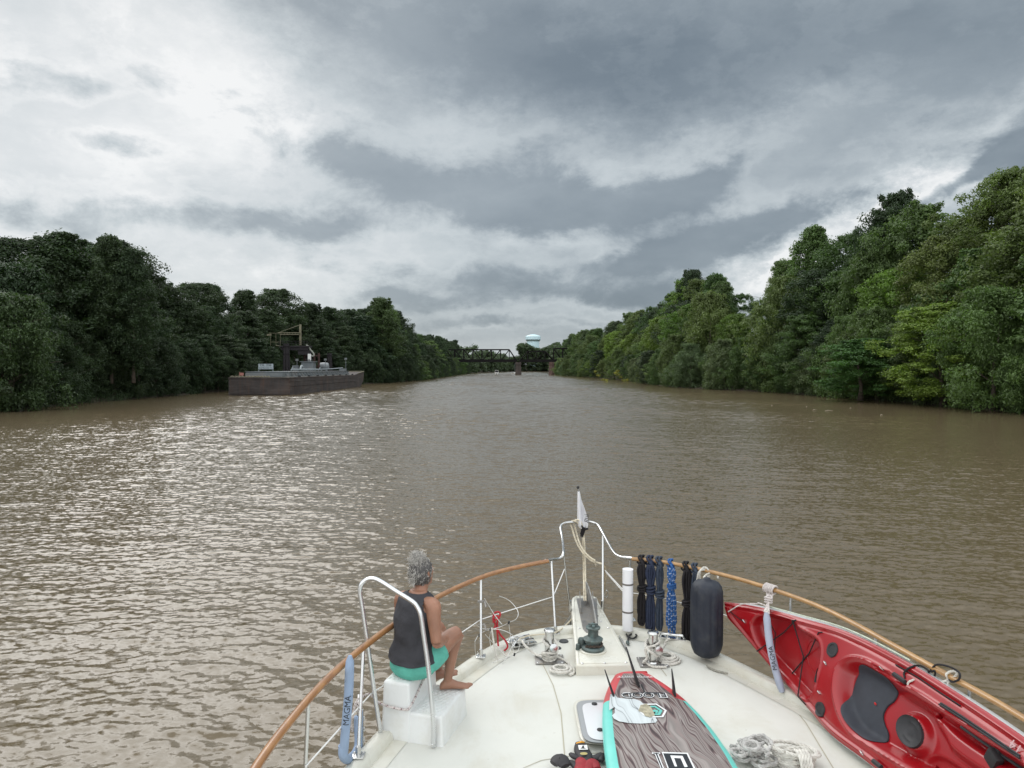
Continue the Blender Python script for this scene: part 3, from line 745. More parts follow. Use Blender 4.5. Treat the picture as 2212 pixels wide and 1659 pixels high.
bx_ = MB(); p = AT(668.5, 776.5, 157); bx_.box((p.x, 157, p.z), (.7, .1, 2.5)); bx_.build('gauge_board', M_white, dk)
p = AT(673.5, 800, 157); bx_ = MB(); bx_.box((p.x, 157, p.z), (.6, .2, 1.6)); bx_.build('gauge_board', M_white, dk)
lt = MB(); p = AT(596, 735, 160)
for dx in (-1.2, 0, 1.0): lt.tube([(p.x + dx, 160, p.z - 1.2), (p.x + dx, 160, p.z + 1.6)], .04, 5)
lt.box((p.x - .3, 160, p.z + 1.6), (2.6, .08, .08)); lt.box((p.x, 160, p.z - .4), (2.2, .08, .08)); lt.tube([(p.x, 160, p.z - 1.2), (x0 + 1, 158, 9.4)], .08, 5); lt.box((p.x - 1.5, 160, p.z + 1.2), (.9, .5, .35))
lt.build('lamp_frame', M_yellowp, dk)

# ================================================================== RAILWAY BRIDGE
M_steel = mat('dark_bridge_steel', (0.010, 0.009, 0.009), 0.9, var=.3, vscale=.3, spec=.15)
M_pier = mat('pier_stone', (0.060, 0.048, 0.043), 0.9, var=.35, vscale=.25, bump=.3, bscale=.6, bdist=.2)
bg_ = empty('railway_bridge', (0, 550, 0), 'dark steel truss railway bridge crossing the river in the distance', 'bridge')
def bx(px, y=550): return (px - 1106) / 1534 * y
def ax(cx): return ((1700 + cx / 3.16) / 1.8517)           # crop -> photo column
def az_(cy): return CAMZ + (797 - (1250 + cy / 3.16) / 1.8517) / 1534 * 550
zb0, zb1 = az_(625), az_(600)
def truss(name, panels, ztop, ends, y0, y1):
    """panels: x of the panel points; ends: (has left end post, right end post)"""
    b = MB(); z0 = (zb0 + zb1) / 2; n = len(panels)
    for y in (y0, y1):
        tl = panels[1] if ends[0] else panels[0]; trr = panels[-2] if ends[1] else panels[-1]
        b.box(((tl + trr) / 2, y, ztop), (trr - tl, .5, .85))
        b.box(((panels[0] + panels[-1]) / 2, y, z0), (panels[-1] - panels[0], .5, zb1 - zb0 + .25))
        for i, x in enumerate(panels):
            if not ((i == 0 and ends[0]) or (i == n - 1 and ends[1])): b.box((x, y, (z0 + ztop) / 2), (.62, .4, ztop - z0))
        for i in range(n - 1):
            a, c = panels[i], panels[i + 1]
            if i == 0 and ends[0]: p, q = (a, z0), (c, ztop)
            elif i == n - 2 and ends[1]: p, q = (a, ztop), (c, z0)
            elif i < (n - 1) / 2: p, q = (a, ztop), (c, z0)
            else: p, q = (a, z0), (c, ztop)
            th = .45 if (i == 0 and ends[0]) or (i == n - 2 and ends[1]) else .28
            b.tube([(p[0], y, p[1]), (q[0], y, q[1])], th, 4)
    for x in panels[1:-1]: b.box((x, (y0 + y1) / 2, ztop), (.3, y1 - y0, .3)); b.box((x, (y0 + y1) / 2, z0), (.4, y1 - y0, .6))
    return b.build(name, M_steel, bg_, smooth=False)
pL = [bx(ax(c)) for c in (1160, 1065, 955, 840, 720, 605, 490, 375, 260, 150)][::-1]
truss('truss_span', pL, az_(470), (False, True), 548, 553.5)
pR = [bx(ax(c)) for c in (1195, 1297, 1405, 1515, 1635)]
truss('truss_span', pR, az_(492), (True, True), 548, 553.5)
pR2 = [bx(ax(c)) for c in (1625, 1740, 1850, 1960)]
truss('truss_span', pR2, az_(455), (False, False), 548.3, 553.2)
dkk = MB(); dkk.box(((pL[0] + pR2[-1]) / 2, 550.75, zb1 + .3), (pR2[-1] - pL[0], 4.4, .35)); dkk.build('track_deck', M_steel, bg_)
for cx in (1180, 1600, 300):
    b = MB(); x = bx(ax(cx)); w_ = 4.6 if cx == 1180 else 4.2
    b.loft([[Vector((x + i * w_ / 2 * s, 550.7 + j * 3.4 * s, z)) for i, j in ((-1, -1), (0, -1.5), (1, -1), (1, 1), (0, 1.5), (-1, 1))] for z, s in ((-2, 1.12), (2.0, 1.02), (zb0 - 2.2, .86), (zb0 - 2.15, .95), (zb0 - .1, .95))])
    b.build('pier', M_pier if cx == 1180 else mat('pier_brick', (0.10, 0.062, 0.052), 0.9, var=.3, vscale=.3), bg_, smooth=False)

# ================================================================== WATER TOWER
TY = 1335.0
wt = empty('water_tower', (bx(1151.5, TY), TY, 8), 'pale blue water tower with a wide domed tank rising behind the bridge', 'water tower')
def tz(cy): return CAMZ + (797 - (1250 + cy / 3.16) / 1.8517) / 1534 * TY
wx = bx(ax(1366), TY); rt_ = (bx(ax(1463), TY) - bx(ax(1270), TY)) / 2; ru = (bx(ax(1444), TY) - bx(ax(1288), TY)) / 2
M_tank = mat('pale_blue_paint', (0.50, 0.66, 0.70), 0.45, var=.04, vscale=.1)
tn = MB(); tn.lathe((wx, TY, 0), [(ru * .98, tz(366)), (rt_ * .93, tz(350)), (rt_, tz(343)), (rt_, tz(305)), (rt_ * .9, tz(298)), (rt_ * .6, tz(285)), (rt_ * .28, tz(278)), (.4, tz(275))], 48)
tn.build('tank', M_tank, wt, angle=25)
bd = MB(); bd.lathe((wx, TY, 0), [(ru + .15, tz(367)), (rt_ * .95, tz(349.5)), (rt_ * .98, tz(347))], 48); bd.build('band', mat('grey_green_band', (0.22, 0.30, 0.29), .5), wt)
# fluted pedestal
n = 72; rings = []
for z in (0, tz(366)): rings.append([Vector((wx + math.cos(2 * math.pi * k / n) * ru * (0.965 if k % 2 else 1), TY + math.sin(2 * math.pi * k / n) * ru * (0.965 if k % 2 else 1), z)) for k in range(n)])
MB().loft(rings).build('pedestal', M_tank, wt, smooth=False)
an = MB()
for dx in (-1.6, 1.0, .2): an.tube([(wx + dx, TY, tz(277)), (wx + dx, TY, tz(270) + .3 * dx)], .18, 5)
an.build('antenna', M_bargegrey, wt)

# ================================================================== FAR BOATS
cr = G(1072.7, 808.6, 0); c = empty('cabin_cruiser', cr, 'small white cabin cruiser heading upriver left of the bridge pier', 'boat')
X0, Y0 = cr.x, cr.y
b = MB(); b.loft([[Vector((X0 + sx_ * w_, Y0 + yy, z)) for sx_, w_, z in ((-1, 1.1, -.2), (-1, 1.55, 1.0), (-1, 1.5, 1.05), (1, 1.5, 1.05), (1, 1.55, 1.0), (1, 1.1, -.2))] for yy in (0, 4, 6)] + [[Vector((X0 + s * .2, Y0 + 9, z)) for s, z in ((-1, .3), (-1, 1.3), (-1, 1.35), (1, 1.35), (1, 1.3), (1, .3))]])
b.build('hull', M_white, c)
b = MB(); b.box((X0, Y0 + 3.5, 3.25), (3.0, 5, .22), bev=.05)
for sx_ in (-1.35, 1.35):
    for yy in (1.3, 5.6): b.box((X0 + sx_, Y0 + yy, 2.1), (.14, .14, 2.1))
b.box((X0, Y0 + 4.6, 1.7), (2.8, 2.2, 1.3)); b.build('cabin', M_white, c)
b = MB(); b.box((X0, Y0 + 3.45, 2.3), (2.5, .06, 1.2)); b.build('window', M_black, c)
b = MB(); b.box((X0, Y0 - .15, .45), (.5, .5, .9), bev=.08); b.build('outboard_motor', M_black, c)
cr = G(1059.5, 808.4, 0); cr = G(1700 / 1.8517 + 1135 / 3.16 / 1.8517, 808.2, 0)
c = empty('sailboat', cr, 'tiny white sailboat with a bare mast half hidden behind the bridge pier', 'boat'); X0, Y0 = cr.x, cr.y
b = MB(); b.loft([[Vector((X0 + xx, Y0 + j * w_, z)) for j, z in ((-1, .7), (-.6, 0), (.6, 0), (1, .7))] for xx, w_ in ((-3.6, .5), (-1, 1.2), (2, 1.2), (4.2, .2))]); b.build('hull', M_white, c)
b = MB(); b.box((X0 + .5, Y0, 1.1), (3, 1.4, .7), bev=.1); b.build('cabin', M_white, c)
b = MB(); b.tube([(X0, Y0, .8), (X0, Y0, 9.5)], .09, 6); b.tube([(X0, Y0, 2), (X0 - 3, Y0, 2)], .07, 6); b.tube([(X0 + 4, Y0, .8), (X0, Y0, 9.4), (X0 - 3.5, Y0, .8)], .025, 4); b.build('mast', M_bargegrey, c)

# floating driftwood and foam near the right bank
DR = [(1760, 886, 'small pale piece of driftwood floating furthest left by the right bank'), (1791, 887.5, 'long pale stick floating by the right bank'), (1838, 882, 'pale chip floating right of the long stick by the right bank'),
      (1668, 876, 'pale scrap floating off the middle of the right bank'), (1905, 897, 'white scrap floating nearest the right edge of the picture'), (1743, 879, 'tiny pale scrap floating closest to the right bank brush')]
for i, (px, py, lb) in enumerate(DR):
    g = G(px, py, 0.02); b = MB(); L = (0.45, 0.9, .25, .2, .3, .2)[i]
    b.tube([(g.x - L / 2, g.y, .0), (g.x - L * .1, g.y + .06, .07), (g.x + L / 2, g.y + .1, .02)], [.02, .04, .015], 7)
    tag(b.build('driftwood', mat('driftwood', (0.30, 0.26, 0.19), .9)), lb, 'driftwood')

# ================================================================== OWN BOAT
DZ = 1.70; RZ = 2.44; CX = 0.815
def deck_material():
    m = bpy.data.materials.new('nonskid_deck'); m.use_nodes = True; T = NT(m.node_tree); b = T.n['Principled BSDF']
    O = T.new('ShaderNodeTexCoord').outputs['Object']
    c = T.ramp(T.noise(O, 1.3, 5, .6), [(.3, (0.60, 0.60, 0.55)), (.7, (0.67, 0.67, 0.62))])
    d1 = T.ramp(T.noise(T.vmath('MULTIPLY', O, (1, .6, 1)), 2.3, 8, .7, .4), [(.50, 0.0), (.8, .5)])
    c = T.mix(d1, c, (0.47, 0.42, 0.31))
    d2 = T.ramp(T.noise(O, 23, 3, .5), [(.74, 0.0), (.80, .6)]); c = T.mix(d2, c, (0.30, 0.25, 0.19))
    T.put(b.inputs['Base Color'], c); b.inputs['Roughness'].default_value = .55; b.inputs['Specular IOR Level'].default_value = .3
    wv = T.new('ShaderNodeTexWave', wave_type='BANDS', bands_direction='X'); T.put(wv.inputs[0], O); wv.inputs['Scale'].default_value = 40; wv.inputs['Distortion'].default_value = .6
    wv2 = T.new('ShaderNodeTexWave', wave_type='BANDS', bands_direction='Y'); T.put(wv2.inputs[0], O); wv2.inputs['Scale'].default_value = 40; wv2.inputs['Distortion'].default_value = .6
    bn = T.new('ShaderNodeBump'); bn.inputs['Strength'].default_value = .5; bn.inputs['Distance'].default_value = .0015
    T.put(bn.inputs['Height'], T.math('ADD', wv.outputs['Fac'], wv2.outputs['Fac'])); T.link(bn.outputs[0], b.inputs['Normal'])
    return m
M_deck = deck_material()
M_gel = mat('white_gelcoat', (0.61, 0.60, 0.53), 0.3, var=.05, vscale=1.5, dirt=(0.42, 0.36, 0.24, 1), dscale=2.6, damt=.45, coat=.2, rvar=.1)
M_ss = mat('stainless_steel', (0.62, 0.62, 0.61), 0.16, metal=1.0, rvar=.07)
M_alu = mat('aluminium_tube', (0.72, 0.73, 0.74), 0.30, metal=.9, rvar=.08)
M_bronze = mat('weathered_bronze', (0.10, 0.125, 0.12), 0.55, metal=.5, dirt=(0.10, 0.20, 0.20, 1), dscale=18, damt=.6, var=.4, vscale=20)
M_plate = mat('scratched_steel_plate', (0.30, 0.29, 0.28), 0.4, metal=.8, dirt=(.30, .24, .15, 1), dscale=20, damt=.6, rvar=.15)
def wood_mat():
    m = bpy.data.materials.new('varnished_teak'); m.use_nodes = True; T = NT(m.node_tree); b = T.n['Principled BSDF']
    O = T.new('ShaderNodeTexCoord').outputs['Object']
    g = T.noise(T.vmath('MULTIPLY', O, (9, 2.5, 22)), 2.0, 6, .65, .4)
    c = T.ramp(g, [(.25, (0.16, 0.065, 0.026)), (.5, (0.29, 0.135, 0.050)), (.75, (0.41, 0.21, 0.078))])
    sp = T.new('ShaderNodeSeparateXYZ'); T.link(O, sp.inputs[0])
    # the starboard rail is sun-bleached and paler
    c = T.mix(T.maprange(sp.outputs[0], -.2, .4, 0, .55, True), c, T.ramp(g, [(.25, (0.26, 0.15, 0.05)), (.75, (0.50, 0.31, 0.115))]))
    T.put(b.inputs['Base Color'], c); b.inputs['Roughness'].default_value = .35; b.inputs['Coat Weight'].default_value = .35; b.inputs['Coat Roughness'].default_value = .15
    return m
M_teak = wood_mat()
M_wrope = mat('white_rope', (0.60, 0.58, 0.53), .9, var=.2, vscale=25, bump=.5, bscale=150, bdist=.002)
M_crope = mat('cream_rope', (0.60, 0.54, 0.42), .9, var=.2, vscale=25, bump=.5, bscale=150, bdist=.002)
M_blackfab = mat('black_cord', (0.010, 0.009, 0.011), .8, var=.3, vscale=30)
M_rubber = mat('black_rubber', (0.018, 0.018, 0.020), .6, var=.25, vscale=12)

yacht = empty('motor_yacht', (CX, 3.5, 0), 'white foredeck of the motor yacht the photo is taken from, with teak rails', 'boat')
# half beam along the deck (y, half width)
HB = [(-3.0, 2.25), (0, 2.28), (2.0, 2.24), (3.5, 2.12), (4.2, 2.02), (4.8, 1.90), (5.5, 1.68), (6.2, 1.34), (6.67, 1.08), (6.95, .86), (7.13, .68), (7.25, .42), (7.31, .20)]
def hbeam(y): return float(np.interp(y, [p[0] for p in HB], [p[1] for p in HB]))
HS = [Vector((p[1], p[0], 0)) for p in HB]; HSs = spline(HS, 4)
def outline(inset=0.0):
    """closed outline of the deck, inset by a distance"""
    pts = [Vector((p.x, p.y)) for p in HSs] + [Vector((0, 7.33))]
    out = []
    for i, p in enumerate(pts):
        a = pts[max(i - 1, 0)]; b_ = pts[min(i + 1, len(pts) - 1)]
        t_ = (b_ - a).normalized() if i < len(pts) - 1 else Vector((-1, 0))
        nrm = Vector((t_.y, -t_.x))
        out.append(p - nrm * inset)
    left = [Vector((CX - p.x, p.y)) for p in out]; right = [Vector((CX + max(p.x, 0), p.y)) for p in reversed(out[:-1])]
    return left + right
b = MB(); b.prism(list(reversed(outline(.12))), DZ - .02, DZ); b.build('deck', M_deck, yacht, smooth=False)
# gunwale: a low white toe rail with rounded top all round the deck edge
lo_ = [outline(.135), outline(.12), outline(.10), outline(.035), outline(.0), outline(-.03), outline(-.03)]
zz = [DZ - .01, DZ + .045, DZ + .06, DZ + .06, DZ + .045, DZ + .01, DZ - .10]
b = MB(); n = len(lo_[0]); vs = []
for k, (o_, z) in enumerate(zip(lo_, zz)): vs += [Vector((p.x, p.y, z)) for p in o_]
fs = [(k * n + i, (k + 1) * n + i, (k + 1) * n + i + 1, k * n + i + 1) for k in range(len(lo_) - 1) for i in range(n - 1)]
b.add(vs, fs); b.build('toe_rail', M_gel, yacht, angle=60)
# painted border between toe rail and nonskid panel
o1, o2 = outline(.13), outline(.24); b = MB(); n = len(o1)
b.add([Vector((p.x, p.y, DZ + .004)) for p in o1] + [Vector((p.x, p.y, DZ + .004)) for p in o2], [(i, n + i, n + i + 1, i + 1) for i in range(n - 1)])
b.build('deck_border', M_gel, yacht)
# hull with flare down to the waterline
b = MB(); rings = []
for z, ins, dy in ((DZ - .09, -.02, 0), (DZ - .5, .12, -.15), (.8, .32, -.5), (.0, .55, -.95), (-.6, .8, -1.4)):
    o_ = outline(ins); rings.append([Vector((p.x, p.y + dy * max(0, (p.y - 2) / 5.3), z)) for p in o_])
b.loft(rings, cap=False, closed=False); b.build('hull', M_gel, yacht, angle=60)
# faint panel seams in the deck
b = MB()
for pts in ([(1170, 1430), (1195, 1480), (1212, 1540), (1222, 1659)], [(1425, 1440), (1440, 1460)], [(1690, 1500), (1740, 1560), (1800, 1659)]):
    q = [G(px, py, DZ + .003) for px, py in pts]
    for a, c in zip(q[:-1], q[1:]):
        s = (c - a).normalized().cross(Vector((0, 0, 1))) * .004; b.add([a - s, a + s, c + s, c - s], [(0, 1, 2, 3)])
q = [G(px, py, DZ + .003) for px, py in ((1130, 1659), (1170, 1642), (1262, 1628), (1310, 1625))]
for a, c in zip(q[:-1], q[1:]):
    s = (c - a).normalized().cross(Vector((0, 0, 1))) * .003; b.add([a - s, a + s, c + s, c - s], [(0, 1, 2, 3)])
b.build('deck_seam', mat('seam', (0.40, 0.37, 0.28), .7), yacht)

# teak handrails
lr = [G(px, py, RZ) for px, py in ((470, 1800), (552, 1659), (620, 1566), (700, 1474), (780, 1402), (857, 1345), (945, 1290), (1040, 1247), (1110, 1227), (1183, 1212))]
rr_ = [G(px, py, RZ) for px, py in ((1365, 1207), (1432, 1214), (1500, 1227), (1600, 1252), (1700, 1284), (1780, 1315), (1850, 1350), (1940, 1400), (2040, 1455), (2130, 1504), (2212, 1552), (2400, 1670))]
for q, r0 in ((lr, .0265), (rr_, .024)):
    b = MB(); b.tube(spline(q, 8), r0, 14, flat=.8); b.build('teak_handrail', M_teak, yacht, angle=60)
# stainless pulpit rail
pp_ = [G(1183, 1212, RZ), AT(1200, 1209, 7.42), AT(1211, 1205, 7.5), AT(1217, 1195, 7.55), AT(1215, 1165, 7.95), AT(1211, 1140, 8.25), AT(1218, 1131, 8.36), AT(1236, 1128, 8.42), AT(1256, 1128, 8.44), AT(1276, 1128, 8.42), AT(1291, 1134, 8.35), AT(1302, 1152, 8.15), AT(1313, 1172, 7.9), AT(1325, 1192, 7.62), AT(1335, 1201, 7.48), AT(1348, 1205, 7.4), G(1366, 1207, RZ)]
b = MB(); b.tube(spline(pp_, 6), .0165, 12); b.tube([pp_[0] - Vector((.02, .0, 0)), pp_[1]], .021, 12); b.tube([pp_[-1] + Vector((.02, 0, 0)), pp_[-2]], .021, 12)
b.build('pulpit_rail', M_ss, yacht, angle=60)
# stanchions (top, base) as photo columns; vertical posts under the rail
def stanchion(top, base, r=.0125, foot=True):
    s = MB(); s.tube([base, top], r, 10); o = s.build('stanchion', M_ss, yacht, angle=60)
    if foot:
        f = MB(); f.box((base.x, base.y, base.z + .006), (.085, .085, .012), bev=.004); f.tube([base, base + Vector((0, 0, .07))], r * 1.5, 10)
        for i in (-1, 1):
            for j in (-1, 1): f.lathe((base.x + i * .03, base.y + j * .03, base.z + .012), [(.007, 0), (.006, .004), (.001, .006)], 8)
        f.build('base_plate', M_ss, o)
    return o
TR = DZ + .062
for px, py, bx_, by_ in ((1191, 1212, 1200, 1368), (1039, 1247, 1039, 1419), (785, 1400, 774, 1634), (666, 1513, 655, 1760)):
    stanchion(G(px, py, RZ - .02), G(bx_, by_, TR))
for px, py in ((1361, 1207), (1528, 1235), (1708, 1288), (1892, 1376), (2095, 1487)):
    t_ = G(px, py, RZ - .02); stanchion(t_, Vector((t_.x + .02, t_.y + .03, TR)))
# pulpit legs
stanchion(AT(1217.5, 1198, 7.58), G(1231, 1315, 1.79), foot=False); stanchion(AT(1302, 1153, 8.13), G(1302, 1315, 1.79), foot=False)
b = MB()
for px in (1231, 1302): g = G(px, 1315, 1.79); b.tube([g - Vector((0, 0, .03)), g + Vector((0, 0, .09))], .02, 10)
b.build('leg_socket', M_ss, yacht)
# lifelines
def wire(pts, m=None, r=.005): b = MB(); b.tube(pts, r, 6); return b.build('lifeline', m or M_white, yacht)
A1 = AT(1195, 1289, 7.24); A2 = AT(1039, 1338, G(1039, 1247, RZ).y); A3 = AT(800, 1500, 5.08); A4 = AT(661, 1655, 4.15)
wire([A1, A2]); wire([A2, A3]); wire([A3, A4])
wire([A1, AT(1219.6, 1229, 7.6)]); wire([AT(1305, 1230, 8.0), AT(1346, 1274, 7.4)]); wire([AT(1305, 1232, 8.02), AT(1345, 1277, 7.40), AT(1430, 1292, 7.25), AT(1535, 1318, 6.98), Vector((2.64, 5.7, 2.10)), Vector((2.84, 4.6, 2.10))])

# bow platform
def plat(inset, ex=0):
    q = [G(1244.6, 1442.5, 1.77), G(1233.2, 1303, 1.77), G(1236, 1294.5, 1.77), G(1243, 1290, 1.77), G(1283, 1290, 1.77), G(1290, 1294.5, 1.77), G(1293, 1303, 1.77), G(1368.5, 1440, 1.77)]
    c = sum(q, Vector()) / len(q); return [Vector((p.x + (inset if p.x < c.x else -inset), p.y + (inset if p.y < c.y else -inset))) for p in q]
b = MB(); P0 = plat(0)
b.loft([[Vector((p.x, p.y, z)) for p in plat(i)] for z, i in ((DZ - .08, 0), (1.775, 0), (1.785, .004), (1.79, .012))])
b.build('bow_platform', M_gel, yacht, angle=50)
# raised border of the platform
b = MB(); P2 = plat(.03); b.tube([Vector((p.x, p.y, 1.789)) for p in P2], .006, 6, closed=True); b.build('platform_moulding', M_gel, yacht)
for px, py in ((1251, 1358), (1314, 1357), (1258, 1434), (1306, 1433), (1352, 1432), (1298, 1343)):
    g = G(px, py, 1.79); MB().lathe(g, [(.013, 0), (.012, .006), (.006, .010), (.001, .011)], 12).build('bolt_cap', M_ss, yacht)
# steel slot plate and bow roller cheek
b = MB(); q = [G(*p, 1.793) for p in ((1245, 1293), (1289, 1293), (1292, 1345), (1288, 1362), (1278, 1367), (1266, 1366), (1259, 1358))]
b.add(q + [v + Vector((0, 0, .004)) for v in q], [tuple(range(7, 14))] + [(i, (i + 1) % 7, 7 + (i + 1) % 7, 7 + i) for i in range(7)])
b.build('roller_plate', M_plate, yacht, smooth=False)
b = MB()
for px in (1252, 1280): g0 = G(px, 1296, 1.80); g1 = G(px + 2, 1325, 1.80); b.add([g0, g1, g1 + Vector((0, 0, .06)), g0 + Vector((0, .03, .09)), g0 + Vector((.008, 0, 0)), g1 + Vector((.008, 0, 0)), g1 + Vector((.008, 0, .06)), g0 + Vector((.008, .03, .09))], [(0, 1, 2, 3), (7, 6, 5, 4), (0, 3, 7, 4), (3, 2, 6, 7), (2, 1, 5, 6)])
for px in (1252, 1268, 1288):
    for py in (1294, 1330): g = G(px + (py - 1294) * .1, py, 1.797); b.lathe(g, [(.008, 0), (.006, .005), (.001, .006)], 8)
b.build('roller_cheek', M_plate, yacht, smooth=False)
# anchor stowed with its shank on the roller
an_ = empty('anchor', G(1272, 1340, 1.80), 'grey galvanised anchor stowed on the bow roller, flukes below the platform', 'anchor')
M_galv = mat('galvanised_steel', (0.30, 0.30, 0.29), .55, metal=.6, var=.35, vscale=15, dirt=(.28, .22, .15, 1), dscale=12, damt=.6)
sh = [(1266, 1292), (1271, 1300), (1280, 1322), (1286, 1345), (1291, 1366)]
zt = [.19, .17, .12, .06, .02]; b = MB(); rings = []
for (px, py), h_ in zip(sh, zt):
    g = G(px, py, 1.80); rings.append([g + Vector((-.007, 0, 0)), g + Vector((.007, 0, 0)), g + Vector((.007, 0, h_)), g + Vector((-.007, 0, h_))])
b.loft(rings); b.build('shank', M_galv, an_, smooth=False)
b = MB(); c0 = Vector((CX, 7.95, 1.55))
for s in (-1, 1): b.add([c0 + Vector(v) for v in ((0, .25, .05), (s * .10, .1, .12), (s * .30, -.45, .08), (s * .05, -.35, -.1), (0, .2, -.02))], [(0, 1, 2, 3), (0, 3, 4)] if s > 0 else [(3, 2, 1, 0), (4, 3, 0)])
b.build('fluke', M_galv, an_, smooth=False)
# windlass
W0 = G(1281, 1405, 1.79)
b = MB(); b.lathe(W0, [(.125, 0), (.125, .010), (.118, .014)], 28); b.build('windlass_pad', M_gel, yacht)
wl = MB(); wl.lathe(W0 + Vector((0, 0, .012)), [(.105, 0), (.108, .02), (.095, .035), (.066, .04), (.066, .075), (.088, .085), (.092, .10), (.075, .11), (.05, .125), (.045, .155), (.048, .185), (.066, .195), (.068, .208), (.05, .214), (.02, .216)], 32)
wlo = wl.build('windlass', M_bronze, yacht, angle=45)
b = MB(); b.box(W0 + Vector((.0, 0, .235)), (.026, .10, .018), bev=.004); b.box(W0 + Vector((.0, 0, .245)), (.09, .022, .014), bev=.004); b.build('windlass_handle_socket', M_bronze, wlo)
b = MB(); b.lathe(W0 + Vector((-.10, .05, .05)), [(.03, -.045), (.036, -.03), (.036, .03), (.03, .045)], 14); b.lathe(W0 + Vector((-.135, .02, .0)), [(.025, 0), (.022, .05), (.01, .055)], 12); b.build('windlass_motor', M_bronze, wlo)
def chain(path, r=.0045, L=.028):
    b = MB(); P = resample(path, L * .72)
    for i in range(len(P) - 1):
        d = (P[i + 1] - P[i]).normalized(); s = d.orthogonal().normalized()
        if i % 2: s = d.cross(s)
        c = (P[i] + P[i + 1]) / 2; ring = []
        for k in range(10):
            a = 2 * math.pi * k / 10; ring.append(c + d * math.cos(a) * L * .5 + s * math.sin(a) * L * .33)
        b.tube(ring, r, 5, closed=True)
    return b
M_chain = mat('rusty_chain', (0.10, 0.075, 0.06), .7, metal=.5, var=.4, vscale=30)
cpth = [W0 + Vector((math.cos(a) * .083, math.sin(a) * .083, .062 + .006 * math.sin(3 * a))) for a in np.linspace(-2.6, 2.2, 40)]
chain(cpth + [W0 + Vector((.03, .09, .06)), G(1287, 1368, 1.81), G(1283, 1345, 1.85)]).build('chain', M_chain, wlo)
# mooring bitts
def bitt(px, label_):
    base = G(px, 1426 if px < 1300 else 1432, DZ + .006)
    b = MB(); b.box(base + Vector((0, .01, .004)), (.265, .21, .008), bev=.002); pl_ = b.build('bitt_plate', M_plate, yacht)
    s = MB()
    for i in (-1, 1):
        for j in (-1, 1): s.lathe(base + Vector((i * .112, .01 + j * .085, .008)), [(.011, 0), (.009, .005), (.001, .007)], 10)
    s.build('bolt', M_ss, pl_)
    b = MB(); b.lathe(base, [(.056, 0), (.05, .012), (.0435, .02), (.0435, .265), (.051, .27), (.053, .278), (.048, .288), (.03, .293), (.01, .294)], 28)
    b.lathe(base + Vector((.012, 0, .135)), [(.008, -.125), (.036, -.122), (.036, .122), (.008, .125)], 20, Matrix.Rotation(R(78), 3, Vector((1, .18, 0))))
    b.build('bitt_post', M_ss, yacht, angle=35); return base
BL_ = bitt(1187, 'l'); BR_ = bitt(1410.5, 'r')
# cleats and chocks on the toe rail
def chock(p, d, label_=None):
    d = Vector(d).normalized(); s = Vector((-d.y, d.x, 0)); b = MB()
    b.tube([p - d * .12, p - d * .1 + Vector((0, 0, .035)), p + d * .1 + Vector((0, 0, .035)), p + d * .12], .011, 8)
    b.tube([p - d * .05, p - d * .045 + Vector((0, 0, .035))], .01, 8); b.tube([p + d * .05, p + d * .045 + Vector((0, 0, .035))], .01, 8)
    M_ = Matrix((d, s, Vector((0, 0, 1)))).transposed(); b.box(p, (.26, .07, .012), M_, bev=.004)
    b.build('chock', M_ss, yacht)
chock(G(1122, 1382, TR), (.55, .25, 0)); chock(G(1452, 1378, TR), (.6, -.22, 0)); chock(G(1132, 1391, DZ + .03), (.55, .3, 0))
# deck fills and small fittings
for px, py, r_ in ((1218, 1386, .042), (1206, 1401, .026), (1254, 1381, .028)):
    MB().lathe(G(px, py, DZ), [(r_ * 1.1, 0), (r_ * 1.1, .006), (r_, .012), (r_ * .3, .014)], 20).build('deck_fill_cap', mat('dark_cap', (.06, .065, .07), .5, metal=.3), yacht)
# foredeck hatch
HZ = DZ + .07
b = MB(); hq = [(1262, 1518), (1312, 1516), (1312, 1608), (1288, 1603), (1272, 1590)]
def hatch_ring(s, z):
    c = G(1345, 1556, z); return [c + Vector((math.copysign(abs(math.cos(a)) ** .28, math.cos(a)) * .33 * s, math.copysign(abs(math.sin(a)) ** .28, math.sin(a)) * .33 * s, 0)) for a in np.linspace(0, 2 * math.pi, 40, endpoint=False)]
b.loft([hatch_ring(1.08, DZ), hatch_ring(1.06, DZ + .03), hatch_ring(1.03, DZ + .035)]); hco = b.build('hatch_coaming', M_gel, yacht)
b = MB(); b.loft([hatch_ring(1.0, DZ + .03), hatch_ring(1.0, DZ + .055), hatch_ring(.97, DZ + .066)]); b.build('hatch_frame', mat('hatch_grey', (.30, .31, .32), .5), yacht, angle=30)
b = MB(); b.loft([hatch_ring(.87, DZ + .06), hatch_ring(.86, DZ + .072)]); b.build('hatch_lid', mat('hatch_white', (.66, .66, .68), .4), yacht, angle=30)
for px, py in ((1284, 1521), (1296, 1577)):
    MB().lathe(G(px, py, DZ + .072), [(.022, 0), (.022, .006), (.008, .010)], 12).build('hatch_knob', M_rubber, yacht)
# windlass handle tube and plug lying on deck
b = MB(); b.tube([G(1338, 1375, DZ + .02), G(1354, 1404, DZ + .02)], .011, 10); o = b.build('steel_tube', M_ss)
tag(o, 'short stainless tube lying on deck right of the bow platform', 'tube')
hz = MB(); q = [G(*p, DZ + .02) for p in ((1353, 1370), (1357, 1376), (1368, 1379), (1375, 1373), (1368, 1368), (1358, 1375), (1357, 1388))]
hz.tube(spline(q, 6), .009, 8); o = hz.build('cable', M_rubber); tag(o, 'black cable loop lying at the foot of the white tube', 'cable')
g = G(1356.5, 1390, DZ + .018); pg = MB(); pg.tube([g + Vector((0, .05, 0)), g + Vector((0, .03, 0)), g, g - Vector((0, .03, 0))], [.012, .017, .015, .009], 10); pg.build('plug', M_bronze, o)

# ================================================================== GEAR ON DECK
rg = random.Random(11)
